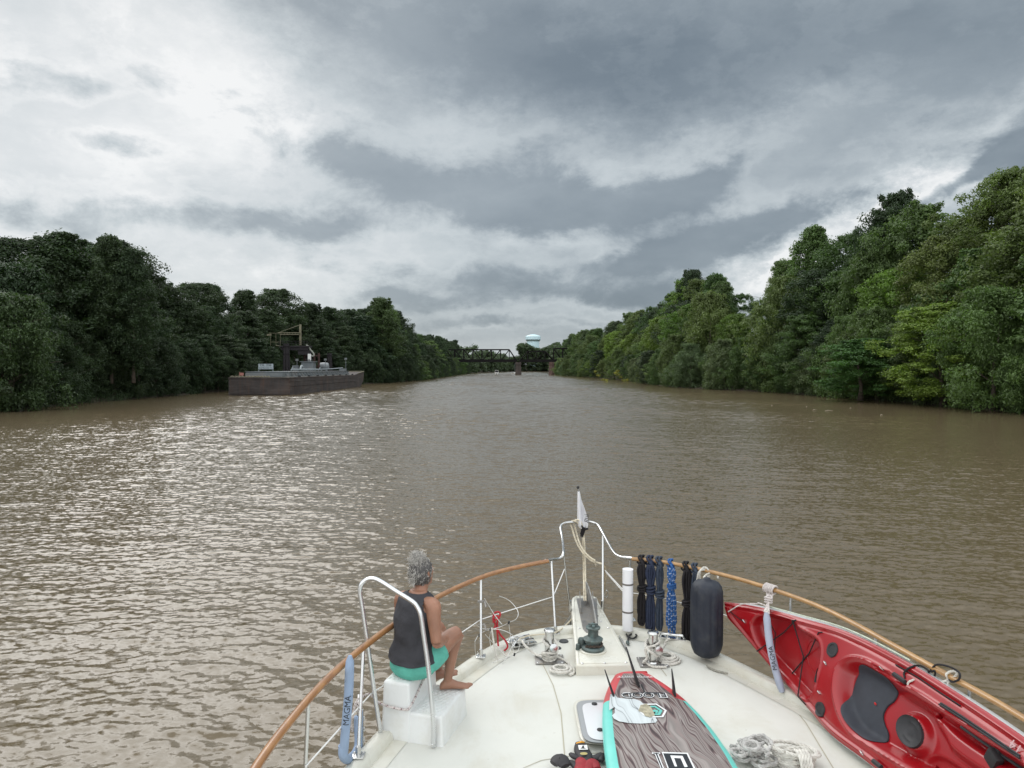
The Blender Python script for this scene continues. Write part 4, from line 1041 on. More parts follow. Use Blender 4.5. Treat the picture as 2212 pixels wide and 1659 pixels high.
# ---- left kayak rack arm with blue sleeves
M_blue = mat('blue_canvas', (0.26, 0.34, 0.47), .85, var=.12, vscale=8, bump=.5, bscale=22, bdist=.006)
M_blue2 = mat('faded_blue_canvas', (0.33, 0.36, 0.44), .85, var=.12, vscale=8, bump=.5, bscale=22, bdist=.006)
M_ink = mat('black_print', (0.012, 0.012, 0.014), .7)
ka = empty('rack_arm', G(774, 1634, TR), 'U-shaped rack arm in blue canvas sleeves hanging outboard of the left rail', 'rack')
Y0 = 4.98
def J(px, py, y=Y0): return AT(px, py, y)
b = MB(); q = spline([J(756, 1416, 4.60), J(753, 1500, 4.60), J(747, 1570, 4.61), J(743, 1618, 4.62), J(741, 1632, 4.63)], 5)
rad_ = [.030] * len(q); rad_[0] = .012; rad_[1] = .026
b.tube(q, rad_, 16); b.build('long_sleeve', M_blue, ka, angle=60)
b = MB(); q = spline([J(741, 1610, 4.62), J(742, 1632, 4.63), J(752, 1640, 4.74), J(766, 1630, 4.90), J(775, 1608), J(774, 1570), J(774, 1545)], 6)
rad_ = [.031] * len(q); rad_[-1] = .014; rad_[-2] = .029; b.tube(q, rad_, 16); b.build('curved_sleeve', M_blue, ka, angle=60)
b = MB(); b.tube([J(774, 1548), J(775, 1530), J(776, 1500, 5.02)], .012, 8)
for py in (1552, 1575, 1598): b.box(J(785, py), (.02, .012, .03), bev=.003)
b.box(J(784, 1575), (.008, .02, .28)); b.build('rack_bracket', M_ss, ka)
def sleeve_text(body, size, ctr, d, r, parent, off):
    """text running along a sleeve, bent round it on the side that faces inboard and up"""
    vd = (Vector((0.0, 0, CAMZ)) - ctr).normalized(); sd = d.cross(vd).normalized(); vd = sd.cross(d).normalized()
    vs, fs = text_mesh(body, size, .0, offset=off); b = MB()
    bm = bmesh.new(); bv = [bm.verts.new(v) for v in vs]
    for f in fs:
        try: bm.faces.new([bv[i] for i in f])
        except ValueError: pass
    for i in range(-6, 7): bmesh.ops.bisect_plane(bm, geom=bm.verts[:] + bm.edges[:] + bm.faces[:], plane_co=(0, i * .005, 0), plane_no=(0, 1, 0))
    bm.verts.index_update(); vs = [v.co.copy() for v in bm.verts]; fs = [[v.index for v in f.verts] for f in bm.faces]; bm.free()
    b.add([ctr + d * v.x + (sd * math.sin(-v.y / r) + vd * math.cos(v.y / r)) * (r + .0022) for v in vs], fs)
    return b.build('lettering', M_ink, parent, smooth=False)
d = (J(753, 1500, 4.60) - J(748, 1560, 4.61)).normalized()
sleeve_text('MAGMA', .056, J(750.5, 1530, 4.605), d, .030, ka, .0)
r0_ = empty('lashing_rope', J(776, 1530), 'white flecked rope knotted round the stanchion above the left blue sleeve', 'rope')
M_fleck = mat('flecked_rope', (0.55, 0.50, 0.48), .9, var=.35, vscale=60, bump=.4, bscale=150, bdist=.002)
b = MB(); b.rope(spline([J(776, 1508, 5.0), J(769, 1517, 4.95), J(765, 1528, 4.95), J(768, 1536, 4.95), J(778, 1530, 4.95), J(775, 1518, 4.96), J(766, 1530, 4.94), J(760, 1550, 4.94), J(759, 1568, 4.95), J(762, 1580, 4.97)], 6), .008)
b.tube([J(771, 1516, 4.95), J(777, 1520, 4.94), J(776, 1527, 4.94), J(769, 1524, 4.94)], .011, 6, closed=True)
b.build('rope_turns', M_fleck, r0_)
# ---- step box
A = Vector((-.961, 5.10, DZ)); B = Vector((-.494, 5.005, DZ)); C = Vector((-.299, 5.49, DZ))
ux = Vector((.961, -.276, 0)).normalized(); uy = Vector((-ux.y, ux.x, 0)); LW, WW = .485, .53; A = B - ux * LW
sb = empty('boarding_steps', (A + B + uy * WW) / 2 , 'white moulded two-step box on the foredeck with a tall bent handrail', 'steps')
sb.location = A.lerp(B, .5) + uy * WW / 2
M_box = mat('white_moulded_plastic', (0.72, 0.73, 0.72), .38, var=.05, vscale=3, dirt=(0.42, 0.38, 0.26, 1), dscale=3.5, damt=.4, rvar=.1)
XS = .215
def SB(x, y, z): return A + ux * x + uy * y + Vector((0, 0, z))
def rbox(b, x0, x1, y0, y1, z0, z1, tp=.012, r=.02):
    """tapered box with rounded corners"""
    def ring(z, ins, rr):
        pts = []
        for cx_, cy_, a0 in ((x1 - ins - rr, y1 - ins - rr, 0), (x0 + ins + rr, y1 - ins - rr, 90), (x0 + ins + rr, y0 + ins + rr, 180), (x1 - ins - rr, y0 + ins + rr, 270)):
            for k in range(5): a = R(a0 + k * 22.5); pts.append(SB(cx_ + math.cos(a) * rr, cy_ + math.sin(a) * rr, z))
        return pts
    b.loft([ring(z0, 0, r), ring(z1 - r, tp, r), ring(z1 - r * .6, tp + r * .1, r), ring(z1 - r * .2, tp + r * .4, r), ring(z1, tp + r, r)])
b = MB(); rbox(b, 0, XS + .02, 0, WW, 0, .42); b.build('upper_step', M_box, sb, angle=50)
b = MB(); rbox(b, XS - .03, LW, 0.003, WW - .003, 0, .21); b.build('lower_step', M_box, sb, angle=50)
b = MB(); b.add([SB(.05, -.0015, .03), SB(.10, -.0015, .03), SB(.10, -.0015, .16), SB(.05, -.0015, .16)], [(0, 1, 2, 3)])
# moulded diamond tread
def tread(name, x0, x1, y0, y1, z):
    b = MB(); nx, ny = 5, 11
    for i in range(nx):
        for j in range(ny):
            x = x0 + (i + .5) / nx * (x1 - x0) + (.25 if j % 2 else -.25) * (x1 - x0) / nx; y = y0 + (j + .5) / ny * (y1 - y0)
            dx, dy = (x1 - x0) / nx * .40, (y1 - y0) / ny * .85
            for sgn_ in (-1, 1):
                a_, c_ = SB(x - dx * .5, y + sgn_ * dy * .45, z), SB(x + dx * .5, y - sgn_ * 0, z) if False else SB(x + dx * .5, y - sgn_ * dy * .45, z)
                b.tube([a_, c_], .0035, 4)
    return b.build(name, M_box, sb)
tread('tread_pattern', .035, XS - .02, .05, WW - .05, .42); tread('tread_pattern', XS + .045, LW - .035, .05, WW - .05, .21)
b = MB(); b.box(SB(XS + .018, WW * .40, .395), (.004, .07, .03), Matrix((ux, uy, Vector((0, 0, 1)))).transposed()); b.build('badge', M_rubber, sb)
# handrail: bent aluminium tube on the near side of the box
H1 = SB(.012, -.016, 0.01); H2 = SB(LW - .065, -.016, .01)
def HT(px, py, y=5.02): return AT(px, py, y)
hq = [H1 + Vector((0, 0, .0)), HT(809, 1500, 5.08), HT(795, 1400, 5.07), HT(782, 1310, 5.07), HT(777.5, 1280, 5.07), HT(781, 1262, 5.07), HT(792, 1252.5, 5.07), HT(806, 1250, 5.06), HT(822, 1256, 5.05), HT(855, 1277, 5.03), HT(890, 1299, 5.01), HT(902, 1312, 5.0), HT(909, 1330, 4.99), HT(915, 1370, 4.99), HT(926, 1450, 4.98), HT(936, 1560, 4.98), H2]
b = MB(); b.tube(spline(hq, 6), .0165, 14); b.build('handrail', M_alu, sb, angle=60)
b = MB()
for p in (SB(.012, -.034, .03), SB(LW - .065, -.034, .03), SB(LW - .065, -.034, .17)): b.lathe(p, [(.008, -.004), (.008, .004), (.003, .007)], 8, Matrix.Rotation(R(90), 3, 'X'))
b.build('screw', M_ss, sb)
# rope tied round the box
rb_ = empty('rope_round_steps', SB(0, 0, .3), 'white rope with dark flecks tied round the white boarding steps', 'rope')
b = MB(); q = [J(776, 1512, 5.05), SB(-.05, 0, .30) + Vector((-.04, 0, .02)), SB(-.008, -.012, .265), SB(.10, -.010, .245), SB(XS - .03, -.008, .24), SB(XS + .012, .0, .25), SB(XS + .018, .12, .30), SB(XS + .018, .26, .36), SB(XS + .02, .40, .40), SB(XS + .015, .52, .41), SB(.1, WW + .01, .38), SB(-.01, WW, .35), SB(-.03, .2, .33)]
b.rope(spline(q, 5), .009, strands=3); b.build('rope', M_fleck, rb_)
b = MB(); P = resample(spline(q, 5), .028)
for i in range(0, len(P) - 1, 2): b.tube([P[i], P[i] + (P[i + 1] - P[i]) * .30], .0088, 6)
b.build('fleck', mat('dark_fleck', (.20, .10, .11), .9), rb_)

# ---- navy fender
fe = empty('fender', (1.80, 6.5, 1.74), 'big dark navy inflatable fender standing at the right toe rail', 'fender')
b = MB(); fc = Vector((1.80, 6.52, 0)); prof = [(.02, 1.745), (.08, 1.75), (.115, 1.775), (.135, 1.82), (.146, 1.87), (.148, 1.95), (.148, 2.28), (.145, 2.35), (.135, 2.395), (.11, 2.43), (.06, 2.445), (.035, 2.455), (.03, 2.47), (.01, 2.475)]
seg = 72; rings = []
for r_, z in prof:
    rings.append([fc + Vector((math.cos(2 * math.pi * k / seg) * r_ * (1 - (.045 if (k % 6 in (0, 1)) and 1.85 < z < 2.36 else 0)), math.sin(2 * math.pi * k / seg) * r_ * (1 - (.045 if (k % 6 in (0, 1)) and 1.85 < z < 2.36 else 0)), z)) for k in range(seg)])
b.loft(rings); b.build('body', mat('navy_rubber', (0.009, 0.013, 0.024), .6, var=.25, vscale=8, bump=.25, bscale=14, bdist=.006, dirt=(.05, .052, .055, 1), dscale=9, damt=.6), fe, angle=60)
b = MB(); b.rope(spline([fc + Vector((0, 0, 2.46)), AT(1521, 1248, 6.6), AT(1527, 1241, 6.75), AT(1540, 1237, 6.86), AT(1549, 1240, 6.86), AT(1551, 1250, 6.8)], 6), .010); b.build('lanyard', M_wrope, fe)
b = MB(); b.rope(spline([G(1526, 1437, DZ + .03), G(1535, 1444, DZ + .012), G(1550, 1450, DZ + .012), G(1572, 1455, DZ + .012)], 6), .011); b.build('tail_rope', mat('grey_rope', (.28, .27, .23), .9, var=.3, vscale=40), fe)
kn = empty('white_rope_knot', AT(1518, 1240, 6.85), 'knotted white rope hitched on the teak rail above the navy fender', 'rope')
b = MB()
for k in range(3):
    q = [AT(1518 + 11 * math.cos(a) + k * 2, 1243 + (12 + 3 * k) * math.sin(a), 6.84 - .02 * math.sin(a * 2 + k)) for a in np.linspace(0, 6.0, 14)]
    b.rope(q, .0085)
b.rope(spline([AT(1508, 1240, 6.8), AT(1504, 1262, 6.8), AT(1503, 1300, 6.82)], 5), .008)
b.rope(spline([AT(1500, 1355, 6.7), AT(1497, 1368, 6.72), AT(1496, 1390, 6.7), AT(1500, 1398, 6.68)], 5), .01)
b.build('rope', M_wrope, kn)

# ---- dock lines hung in bundles on the starboard rail
def rail_at(px): 
    P = spline(rr_, 8)
    return min(P, key=lambda p: abs(1106 + p.x / p.y * 1534 - px))
def bundle(px, ptop, pbot, m, r, label, n, w_, wrap_at, name='dock_line', flecks=None, dy=0.0, gp=None):
    """a long hank of line: n strands hanging as loops, wrapped round at one height"""
    c = rail_at(px); y = c.y - .045 + dy; x = c.x
    z1 = AT(px, ptop, y).z; z0 = AT(px, pbot, y).z; L = RZ - z0
    e_ = empty(name, (x, y, RZ), label, 'rope', 'dock lines hung on the starboard rail')
    zw = RZ - L * wrap_at; b = MB(); fl = []
    for i in range(n):
        a = rg.uniform(-1, 1); dep = rg.uniform(-1, 1)
        zb = z0 + rg.uniform(0, .10) * (i > 1); ww = w_ * rg.uniform(.45, 1.0) * (1 if i % 2 else -1)
        # one strand: down on one side, round the bottom, up on the other
        q = []
        for t_ in np.linspace(0, 1, 9):
            z = RZ - .03 - t_ * (RZ - .03 - zb - .03); pinch = 0.35 + .65 * min(1, abs(z - zw) / (L * .22))
            bul = pinch * (1 if z > zw else .9) * (.35 + .65 * min(1, (RZ - z) / .1))
            q.append(Vector((x + ww * bul + rg.uniform(-.004, .004), y + dep * .02 * pinch - .012, z)))
        side2 = -ww * rg.uniform(.1, .6)
        q2 = [Vector((x + side2 * (.4 + .6 * min(1, abs(p.z - zw) / (L * .22))), p.y + rg.uniform(-.012, .012), p.z)) for p in reversed(q)]
        mid = Vector(((q[-1].x + q2[0].x) / 2, q[-1].y, zb))
        path = spline(q + [mid] + q2, 3); b.tube(path, r, 7, cap=True)
        if flecks: fl.append(path)
    b.build('hank', m, e_, angle=70)
    wr = MB()
    for k in range(3):
        zc = zw + (k - 1) * r * 1.9; q = [Vector((x + math.cos(a) * (w_ * .62 + r) + rg.uniform(-.002, .002), y - .012 + math.sin(a) * (.032 + r), zc + math.sin(a + k) * r * .8)) for a in np.linspace(0, 2 * math.pi, 14, endpoint=False)]
        wr.tube(q, r, 7, closed=True)
    # hitch over the rail
    for k in range(2):
        dx = (k - .5) * r * 2.6
        q = [Vector((x + dx + .02 * math.sin(a * 2), c.y + math.cos(a) * (.033 + r), RZ + math.sin(a) * (.033 + r))) for a in np.linspace(0, 2 * math.pi, 14, endpoint=False)]
        wr.tube(q, r, 7, closed=True)
    wr.tube([Vector((x - .01, c.y - .04, RZ + .0)), Vector((x + .012, y - .02, RZ - .03)), Vector((x, y - .012, RZ - .06))], r * 1.5, 7)
    wr.build('hitch', m, e_, angle=70)
    if flecks:
        fb_ = MB()
        for path in fl:
            P = resample(path, .017)
            for i in range(rg.randint(0, 2), len(P) - 1, 3): fb_.tube([P[i], P[i].lerp(P[i + 1], .55)], r * 1.08, 5)
        fb_.build('fleck', flecks, e_)
    return e_
M_navy = mat('navy_rope', (0.018, 0.026, 0.055), .85, var=.3, vscale=30, bump=.4, bscale=120, bdist=.002)
M_slate = mat('slate_rope', (0.030, 0.042, 0.065), .85, var=.3, vscale=30, bump=.4, bscale=120, bdist=.002)
M_bright = mat('blue_rope', (0.022, 0.10, 0.30), .8, var=.3, vscale=30)
M_blackr = mat('black_rope', (0.010, 0.008, 0.010), .85, var=.3, vscale=30, bump=.4, bscale=120, bdist=.002)
bundle(1383, 1202, 1349, M_blackr, .0105, 'black dock line in a tight bundle, first from the bow on the right rail', 8, .052, .42)
bundle(1406, 1204, 1362, M_navy, .0125, 'thick navy dock line with a fat knot, between black and slate bundles', 5, .045, .40)
bundle(1429, 1204, 1362, M_slate, .012, 'slate-blue dock line hanging left of the bright blue one', 4, .042, .45)
bundle(1454, 1212, 1370, M_bright, .0078, 'bright blue dock line with white flecks on the right rail', 9, .052, .30, flecks=mat('white_fleck', (.65, .68, .72), .8))
bundle(1487, 1216, 1393, M_blackr, .0105, 'longest black dock line, wrapped twice, hanging left of the navy fender', 9, .05, .45)
bundle(1501, 1222, 1372, M_slate, .011, 'dark grey-blue dock line half hidden behind the navy fender', 4, .035, .55, dy=-.01)
e_ = MB(); 
# ---- white tube strapped to the first starboard stanchion
wtb = empty('white_tube', (1.165, 7.12, 1.77), 'upright white plastic tube strapped by two dark bands near the bow', 'tube')
b = MB(); cw = AT(1356, 1300, 7.12); x_ = cw.x
b.lathe((x_, 7.12, 0), [(.0535, 1.765), (.0535, 2.38)], 28); zz_ = 2.38
b.loft([[Vector((x_ + math.cos(a) * r_, 7.12 + math.sin(a) * r_, z)) for a in np.linspace(0, 6.2832, 28, endpoint=False)] for r_, z in ((.0545, 2.375), (.0545, 2.383), (.048, 2.383), (.047, 2.36))], cap=False)
b.build('tube_body', mat('white_pvc', (.78, .78, .80), .35, var=.03), wtb, angle=50)
for py in (1264, 1324):
    z = AT(1356, py, 7.07).z; MB().lathe((x_, 7.12, z), [(.0555, -.008), (.0565, -.006), (.0565, .006), (.0555, .008)], 28).build('strap', mat('strap_grey', (.12, .11, .10), .6), wtb)

# ---- flag staff with folded white flag
fs_ = empty('flag_staff', AT(1258, 1128, 8.42), 'thin flag staff on the pulpit with a limp white flag', 'flag')
b = MB(); b.tube([AT(1258, 1150, 8.42), AT(1249, 1052, 8.42)], .0065, 8); b.build('staff', mat('staff_grey', (.25, .25, .25), .5), fs_)
b = MB(); b.lathe(AT(1248.6, 1053, 8.42), [(.006, -.02), (.012, -.01), (.018, 0), (.014, .014), (.004, .02)], 12); b.build('finial', M_rubber, fs_)
# flag: vertical folds; columns of (px, dy) at several heights
fr1 = [(1060, [(1248, 0), (1250, -.02), (1251, .01), (1251.5, .0)]), (1075, [(1247.5, .0), (1251, -.05), (1255, .0), (1254, .03)]), (1095, [(1247.5, .0), (1251, -.06), (1256, .02), (1262, -.03)]), (1112, [(1247.3, .0), (1253, -.07), (1258, .02), (1268, -.05)]), (1128, [(1247, .0), (1254, -.08), (1259, .0), (1271.5, -.06)]), (1135, [(1248, .0), (1254.5, -.07), (1261, -.02), (1270.5, -.06)]), (1141, [(1252, .0), (1256, -.05), (1263, -.02), (1269, -.05)])]
fr1 = [(fr1[0][0], fr1[0][1])] + fr1[1:]
rows_ = []
for py, cols in fr1: rows_.append(spline([AT(px, py + (2 if k == 1 else 0), 8.42 + dy_) for k, (px, dy_) in enumerate(cols)], 5))
b = MB(); nn = len(rows_[0]); b.add([p for r_ in rows_ for p in r_], [(i * nn + k, i * nn + k + 1, (i + 1) * nn + k + 1, (i + 1) * nn + k) for i in range(len(rows_) - 1) for k in range(nn - 1)])
fo = b.build('flag_cloth', mat('white_cloth', (.72, .72, .74), .8, var=.05, bump=.4, bscale=12, bdist=.01), fs_)
so = fo.modifiers.new('s', 'SOLIDIFY'); so.thickness = .003; so2 = fo.modifiers.new('u', 'SUBSURF'); so2.levels = so2.render_levels = 1
put_text('lettering', 'gui', .085, frame(AT(1266, 1119, 8.33), (.28, .1, .96), (-.93, -.2, .27)), M_ink, fs_, .0005)
b = MB()
for k in range(16):
    a = rg.uniform(-.05, .05); b.tube([AT(1256 + rg.uniform(-2, 2), 1137, 8.40), AT(1259 + rg.uniform(-4, 5), 1143 + rg.uniform(-3, 3), 8.37 + rg.uniform(-.03, .03)), AT(1257 + rg.uniform(-4, 4), 1152 + rg.uniform(0, 8), 8.38)], .006, 5)
b.tube([AT(1250, 1130, 8.4), AT(1256, 1136, 8.36), AT(1263, 1144, 8.36), AT(1270, 1142, 8.38)], .012, 6)
b.build('black_tie', M_blackfab, fs_)

# ---- cream snubber rope over the pulpit rail and down to the roller
sn = empty('anchor_rope', AT(1262, 1131, 8.42), 'cream laid rope looped over the pulpit rail and led down to the bow roller', 'rope')
b = MB()
b.rope(spline([G(1262, 1298, 1.84), AT(1261, 1240, 8.28), AT(1259.5, 1180, 8.36), AT(1258, 1145, 8.42), AT(1252, 1133, 8.40), AT(1243, 1126, 8.40), AT(1235, 1126, 8.44), AT(1233, 1133, 8.47), AT(1236, 1142, 8.44), AT(1243, 1165, 8.36), AT(1251, 1182, 8.30), AT(1262, 1197, 8.22), AT(1275, 1209, 8.15), AT(1285, 1214, 8.10), AT(1297, 1217, 8.05), AT(1303, 1220, 8.02)], 7), .0115)
b.rope(spline([G(1266, 1298, 1.84), AT(1264.5, 1240, 8.26), AT(1262.5, 1180, 8.34), AT(1260, 1150, 8.40), AT(1255, 1128, 8.36), AT(1247, 1123, 8.38), AT(1240, 1128, 8.48), AT(1245, 1150, 8.42), AT(1250, 1168, 8.34), AT(1257, 1184, 8.27), AT(1266, 1196, 8.20), AT(1276, 1205, 8.14), AT(1286, 1211, 8.09)], 7), .0115)
b.build('laid_rope', M_crope, sn)
b = MB(); b.rope(spline([AT(1303, 1220, 8.0), AT(1307, 1228, 7.98), AT(1308, 1250, 7.96), AT(1306, 1270, 7.96), AT(1306, 1284, 7.96)], 6), .013, strands=4, pitch=.05)
b.rope(spline([AT(1304, 1230, 7.98), AT(1303, 1250, 7.98), AT(1305, 1278, 7.97)], 6), .010)
b.build('braided_tail', mat('dirty_rope', (.33, .27, .18), .9, var=.3, vscale=40), sn)
b = MB(); c_ = AT(1310, 1283, 7.95); b.tube([c_ + Vector((math.cos(a) * .018, 0, math.sin(a) * .04)) for a in np.linspace(0, 6.283, 14, endpoint=False)], .006, 6, closed=True); b.build('shackle', M_ss, sn)
b = MB()
for k in range(7): b.tube([AT(1285, 1213, 8.08), AT(1286 + rg.uniform(-5, 5), 1218 + rg.uniform(-6, 10), 8.06)], [.006, .001], 5)
b.build('frayed_end', M_crope, sn)

# ---- mooring lines on the bitts
def ropething(name, label, base, paths, m, r, group=None):
    e_ = empty(name, base, label, 'rope', group); b = MB()
    for p in paths: b.rope(p, r)
    b.build('laid_rope', m, e_); return e_
def wraps(base, z0, n, rr, r, tilt=0.0, ph=0):
    return [base + Vector((math.cos(a + ph) * (rr + r), math.sin(a + ph) * (rr + r), z0 + (a / 6.283) * r * 1.9 + math.sin(a + ph) * tilt)) for a in np.linspace(0, 6.283 * n, int(18 * n))]
def coil(c, rx, ry, n, r, seed, tail=None):
    rn = random.Random(seed); q = []
    N_ = int(16 * n)
    for i in range(N_):
        a = -2.2 + 6.283 * n * i / N_; k = 1 - .62 * i / N_
        q.append(c + Vector((math.cos(a) * rx * k, math.sin(a) * ry * k, r + min(.03, (i / N_) * .045) + rn.uniform(-.003, .003))))
    return (tail or []) + q
r_ = .0125
g = BL_; cross = g + Vector((.012, -.10, .135))
path1 = spline([G(1120, 1383, TR + .05), G(1127, 1384, TR + .035), G(1136, 1396, DZ + .08), AT(1155, 1412, 6.6), AT(1172, 1418, 6.5), g + Vector((-.07, -.06, .09)), g + Vector((0, -.075, .06)), g + Vector((.07, -.02, .055)), g + Vector((0, .06, .06)), g + Vector((-.06, 0, .07)), g + Vector((-.05, -.08, .10)), cross + Vector((.05, .0, -.02)), g + Vector((.05, -.03, .20)), g + Vector((0, .058, .20)), g + Vector((-.058, 0, .19)), g + Vector((-.03, -.07, .17)), g + Vector((.065, -.06, .11)), g + Vector((.06, .02, .08))], 7)
path2 = wraps(g, .02, 1.6, .046, r_, .015, 2.5)
cl = G(1213, 1453, DZ)
tail = spline([g + Vector((.05, .0, .03)), G(1208, 1421, DZ + .02), G(1225, 1430, DZ + .013), G(1240, 1444, DZ + .013)], 6)
ropething('mooring_line', 'white laid line belayed on the left steel bitt, its end coiled on deck', g, [path1, path2, tail + coil(cl, .125, .105, 2.6, r_, 4)[3:]], M_wrope, r_, 'white mooring lines on the bitts')
g = BR_; 
path1 = spline([G(1447, 1380, TR + .05), G(1440, 1383, TR + .04), AT(1437, 1392, 6.75), AT(1430, 1402, 6.6), g + Vector((.07, .0, .11)), g + Vector((.02, -.09, .10)), g + Vector((-.07, -.04, .16)), g + Vector((-.03, .058, .20)), g + Vector((.058, .01, .20)), g + Vector((.01, -.066, .19)), g + Vector((-.07, -.02, .14)), g + Vector((-.06, -.03, .06)), g + Vector((-.10, -.06, .03)), G(1395, 1432, DZ + .02), G(1410, 1440, DZ + .014), G(1440, 1441, DZ + .014)], 7)
path2 = wraps(g, .15, 1.3, .046, r_, .02, 1.0)
cr_ = G(1441, 1426, DZ)
ropething('mooring_line', 'white laid line on the right steel bitt, coiled in a ring beside it', g, [path1, path2, coil(cr_, .125, .13, 3.6, r_, 9)], M_wrope, r_, 'white mooring lines on the bitts')
ropething('mooring_line', 'cream line running from the left deck edge forward under the bow platform', G(1150, 1373, TR), [spline([G(1122, 1380, TR + .04), G(1150, 1372, TR + .03), G(1185, 1369, TR + .02), G(1205, 1364, TR + .02), AT(1230, 1343, 7.5), AT(1246, 1322, 7.8)], 6)], M_crope, .008, None)
def tangle(c, n, rr, seed, r=.014, h=.12):
    rn = random.Random(seed); out = []
    for k in range(n):
        cc = c + Vector((rn.uniform(-rr, rr) * .7, rn.uniform(-rr, rr) * .6, rn.uniform(.02, h))); t1 = rn.uniform(0, 6.28); rad = rr * rn.uniform(.35, .8); tl = rn.uniform(-.7, .7)
        out.append([cc + Vector((math.cos(a + t1) * rad, math.sin(a + t1) * rad * rn.uniform(.8, 1.0), max(-.0, math.sin(a * 1 + k) * rad * tl * .5) + rn.uniform(-.004, .004))) for a in np.linspace(0, rn.uniform(4.5, 8), 22)])
    return [spline(p, 2) for p in out]
ropething('coiled_rope', 'greyish heap of knotted white rope beside the paddleboard at the bottom edge', G(1620, 1648, DZ), tangle(G(1612, 1650, DZ), 9, .13, 3) + tangle(G(1640, 1650, DZ + .02), 9, .11, 5, h=.15), mat('worn_white_rope', (.46, .45, .43), .9, var=.3, vscale=25), .0135)
hk = G(1718, 1652, DZ)
ropething('coiled_rope', 'smaller bright white rope hank right of the greyish heap', hk, [[hk + Vector((math.cos(a) * (.11 + .012 * k), .0 + math.sin(a) * (.09 + .01 * k), .02 + .022 * k + .03 * math.sin(a + k))) for a in np.linspace(k, 6.2 + k, 20)] for k in range(5)] + [[hk + Vector((-.03 + .02 * k, -.12 + .01 * math.sin(a), 0.03)) + Vector((0, math.cos(a) * .07, .06 + math.sin(a) * .06)) for a in np.linspace(0, 6.2, 14)] for k in range(4)], M_wrope, .0135)

# ---- thin wire hoops and a red cord hung on the port stanchion
M_wire = mat('white_wire', (.62, .62, .60), .4, metal=.3)
wh = empty('wire_hoop_frame', G(1060, 1420, DZ + .1), 'collapsed frame of thin wire hoops with black tips tied to the left stanchion', 'frame')
def QW(cx, cy, y): return AT(1026 + cx * .2767, 1026 + cy * .2767, y)
b = MB()
yw = 6.55
for pts in ([(75, 965), (120, 1040), (165, 1110), (210, 1165)], [(190, 945), (260, 975), (315, 1030), (338, 1080), (320, 1125), (264, 1153), (200, 1185), (125, 1205)], [(0, 1160), (60, 1200), (125, 1200)],
            [(0, 1300), (30, 1250), (90, 1215), (180, 1205), (270, 1235), (330, 1290), (345, 1350), (300, 1405), (200, 1440), (100, 1480), (40, 1480), (5, 1400), (0, 1300)], [(125, 1205), (115, 1280), (135, 1400), (158, 1475)], [(264, 1153), (275, 1240), (305, 1400)],
            [(20, 1380), (60, 1450), (120, 1495), (190, 1490), (250, 1420), (310, 1290)], [(80, 1245), (160, 1330), (255, 1425)]):
    b.tube(spline([QW(cx, cy, yw + .1 * math.sin(i * 1.3)) for i, (cx, cy) in enumerate(pts)], 6), .0032, 6)
b.build('hoop', M_wire, wh)
b = MB()
for cx, cy in ((264, 1153), (308, 1402), (160, 1472), (35, 1250), (122, 1203)): p = QW(cx, cy, yw); b.tube([p - Vector((.004, 0, .012)), p + Vector((.004, 0, .012))], .009, 8)
b.build('cap', M_rubber, wh)
b = MB(); b.tube(spline([QW(130, 1195, yw - .03), QW(145, 1300, yw - .03), QW(165, 1400, yw - .04), QW(200, 1500, yw - .05)], 5), [.009] * 15 + [.013], 7); b.build('cord', M_wrope, wh)
b = MB(); gs = G(1039, 1247, RZ)
for z in (2.22, 2.0): b.tube([Vector((gs.x - .03, gs.y - .03, z)), Vector((gs.x + .04, gs.y - .03, z))], .012, 6); b.tube([Vector((gs.x + .04, gs.y - .04, z)), Vector((gs.x + .05, gs.y - .1, z - .03))], .008, 6)
b.build('clamp', M_plate, wh)
rc = empty('red_cord', AT(1073, 1325, 6.9), 'red cord knotted in a loop on the left lifeline behind the wire hoops', 'rope')
b = MB(); yr = 6.72
b.tube(spline([QW(160, 1180, yr), QW(145, 1110, yr), QW(150, 1080, yr), QW(180, 1068, yr), QW(198, 1085, yr), QW(190, 1110, yr), QW(175, 1150, yr), QW(178, 1200, yr), QW(200, 1250, yr), QW(235, 1290, yr), QW(255, 1340, yr), QW(225, 1370, yr), QW(185, 1340, yr), QW(178, 1270, yr), QW(170, 1180, yr)], 5), .0085, 8)
b.tube(spline([QW(140, 1150, yr - .02), QW(165, 1128, yr - .03), QW(190, 1115, yr - .02), QW(165, 1100, yr - .02), QW(140, 1125, yr - .03), QW(160, 1160, yr - .02), QW(150, 1200, yr - .02)], 5), .008, 8)
b.build('cord', mat('red_rope', (.42, .02, .03), .7, var=.2, vscale=30), rc)

# ---- life vest bottom left of the board
lv = empty('life_vest', G(1240, 1645, DZ), 'crumpled black and red inflatable life vest lying left of the paddleboard', 'life vest')
M_vb = mat('black_nylon', (.020, .018, .020), .6, var=.3, vscale=20, bump=.5, bscale=25, bdist=.006); M_vr = mat('dark_red_nylon', (.26, .012, .02), .65, var=.25, vscale=15, bump=.5, bscale=18, bdist=.008)
def pillow(pts, r, m, name, flat=.45, parent=lv):
    b = MB(); P = spline(pts, 6); n = len(P); rr = [r * (.35 + .65 * math.sin(math.pi * min(max(i / (n - 1), .06), .94)) ** .5) for i in range(n)]
    b.tube(P, rr, 16, flat=flat, up=(0, 0, 1)); return b.build(name, m, parent, angle=70)
zv = DZ + .035
pillow([G(1253, 1606, zv), G(1257, 1622, zv), G(1264, 1636, zv), G(1266, 1650, zv)], .058, M_vb, 'black_panel')
pillow([G(1262, 1637, zv), G(1256, 1652, zv), G(1254, 1680, zv)], .05, M_vr, 'red_panel')
pillow([G(1290, 1660, zv), G(1280, 1648, zv), G(1270, 1655, zv), G(1262, 1690, zv)], .045, M_vr, 'red_panel')
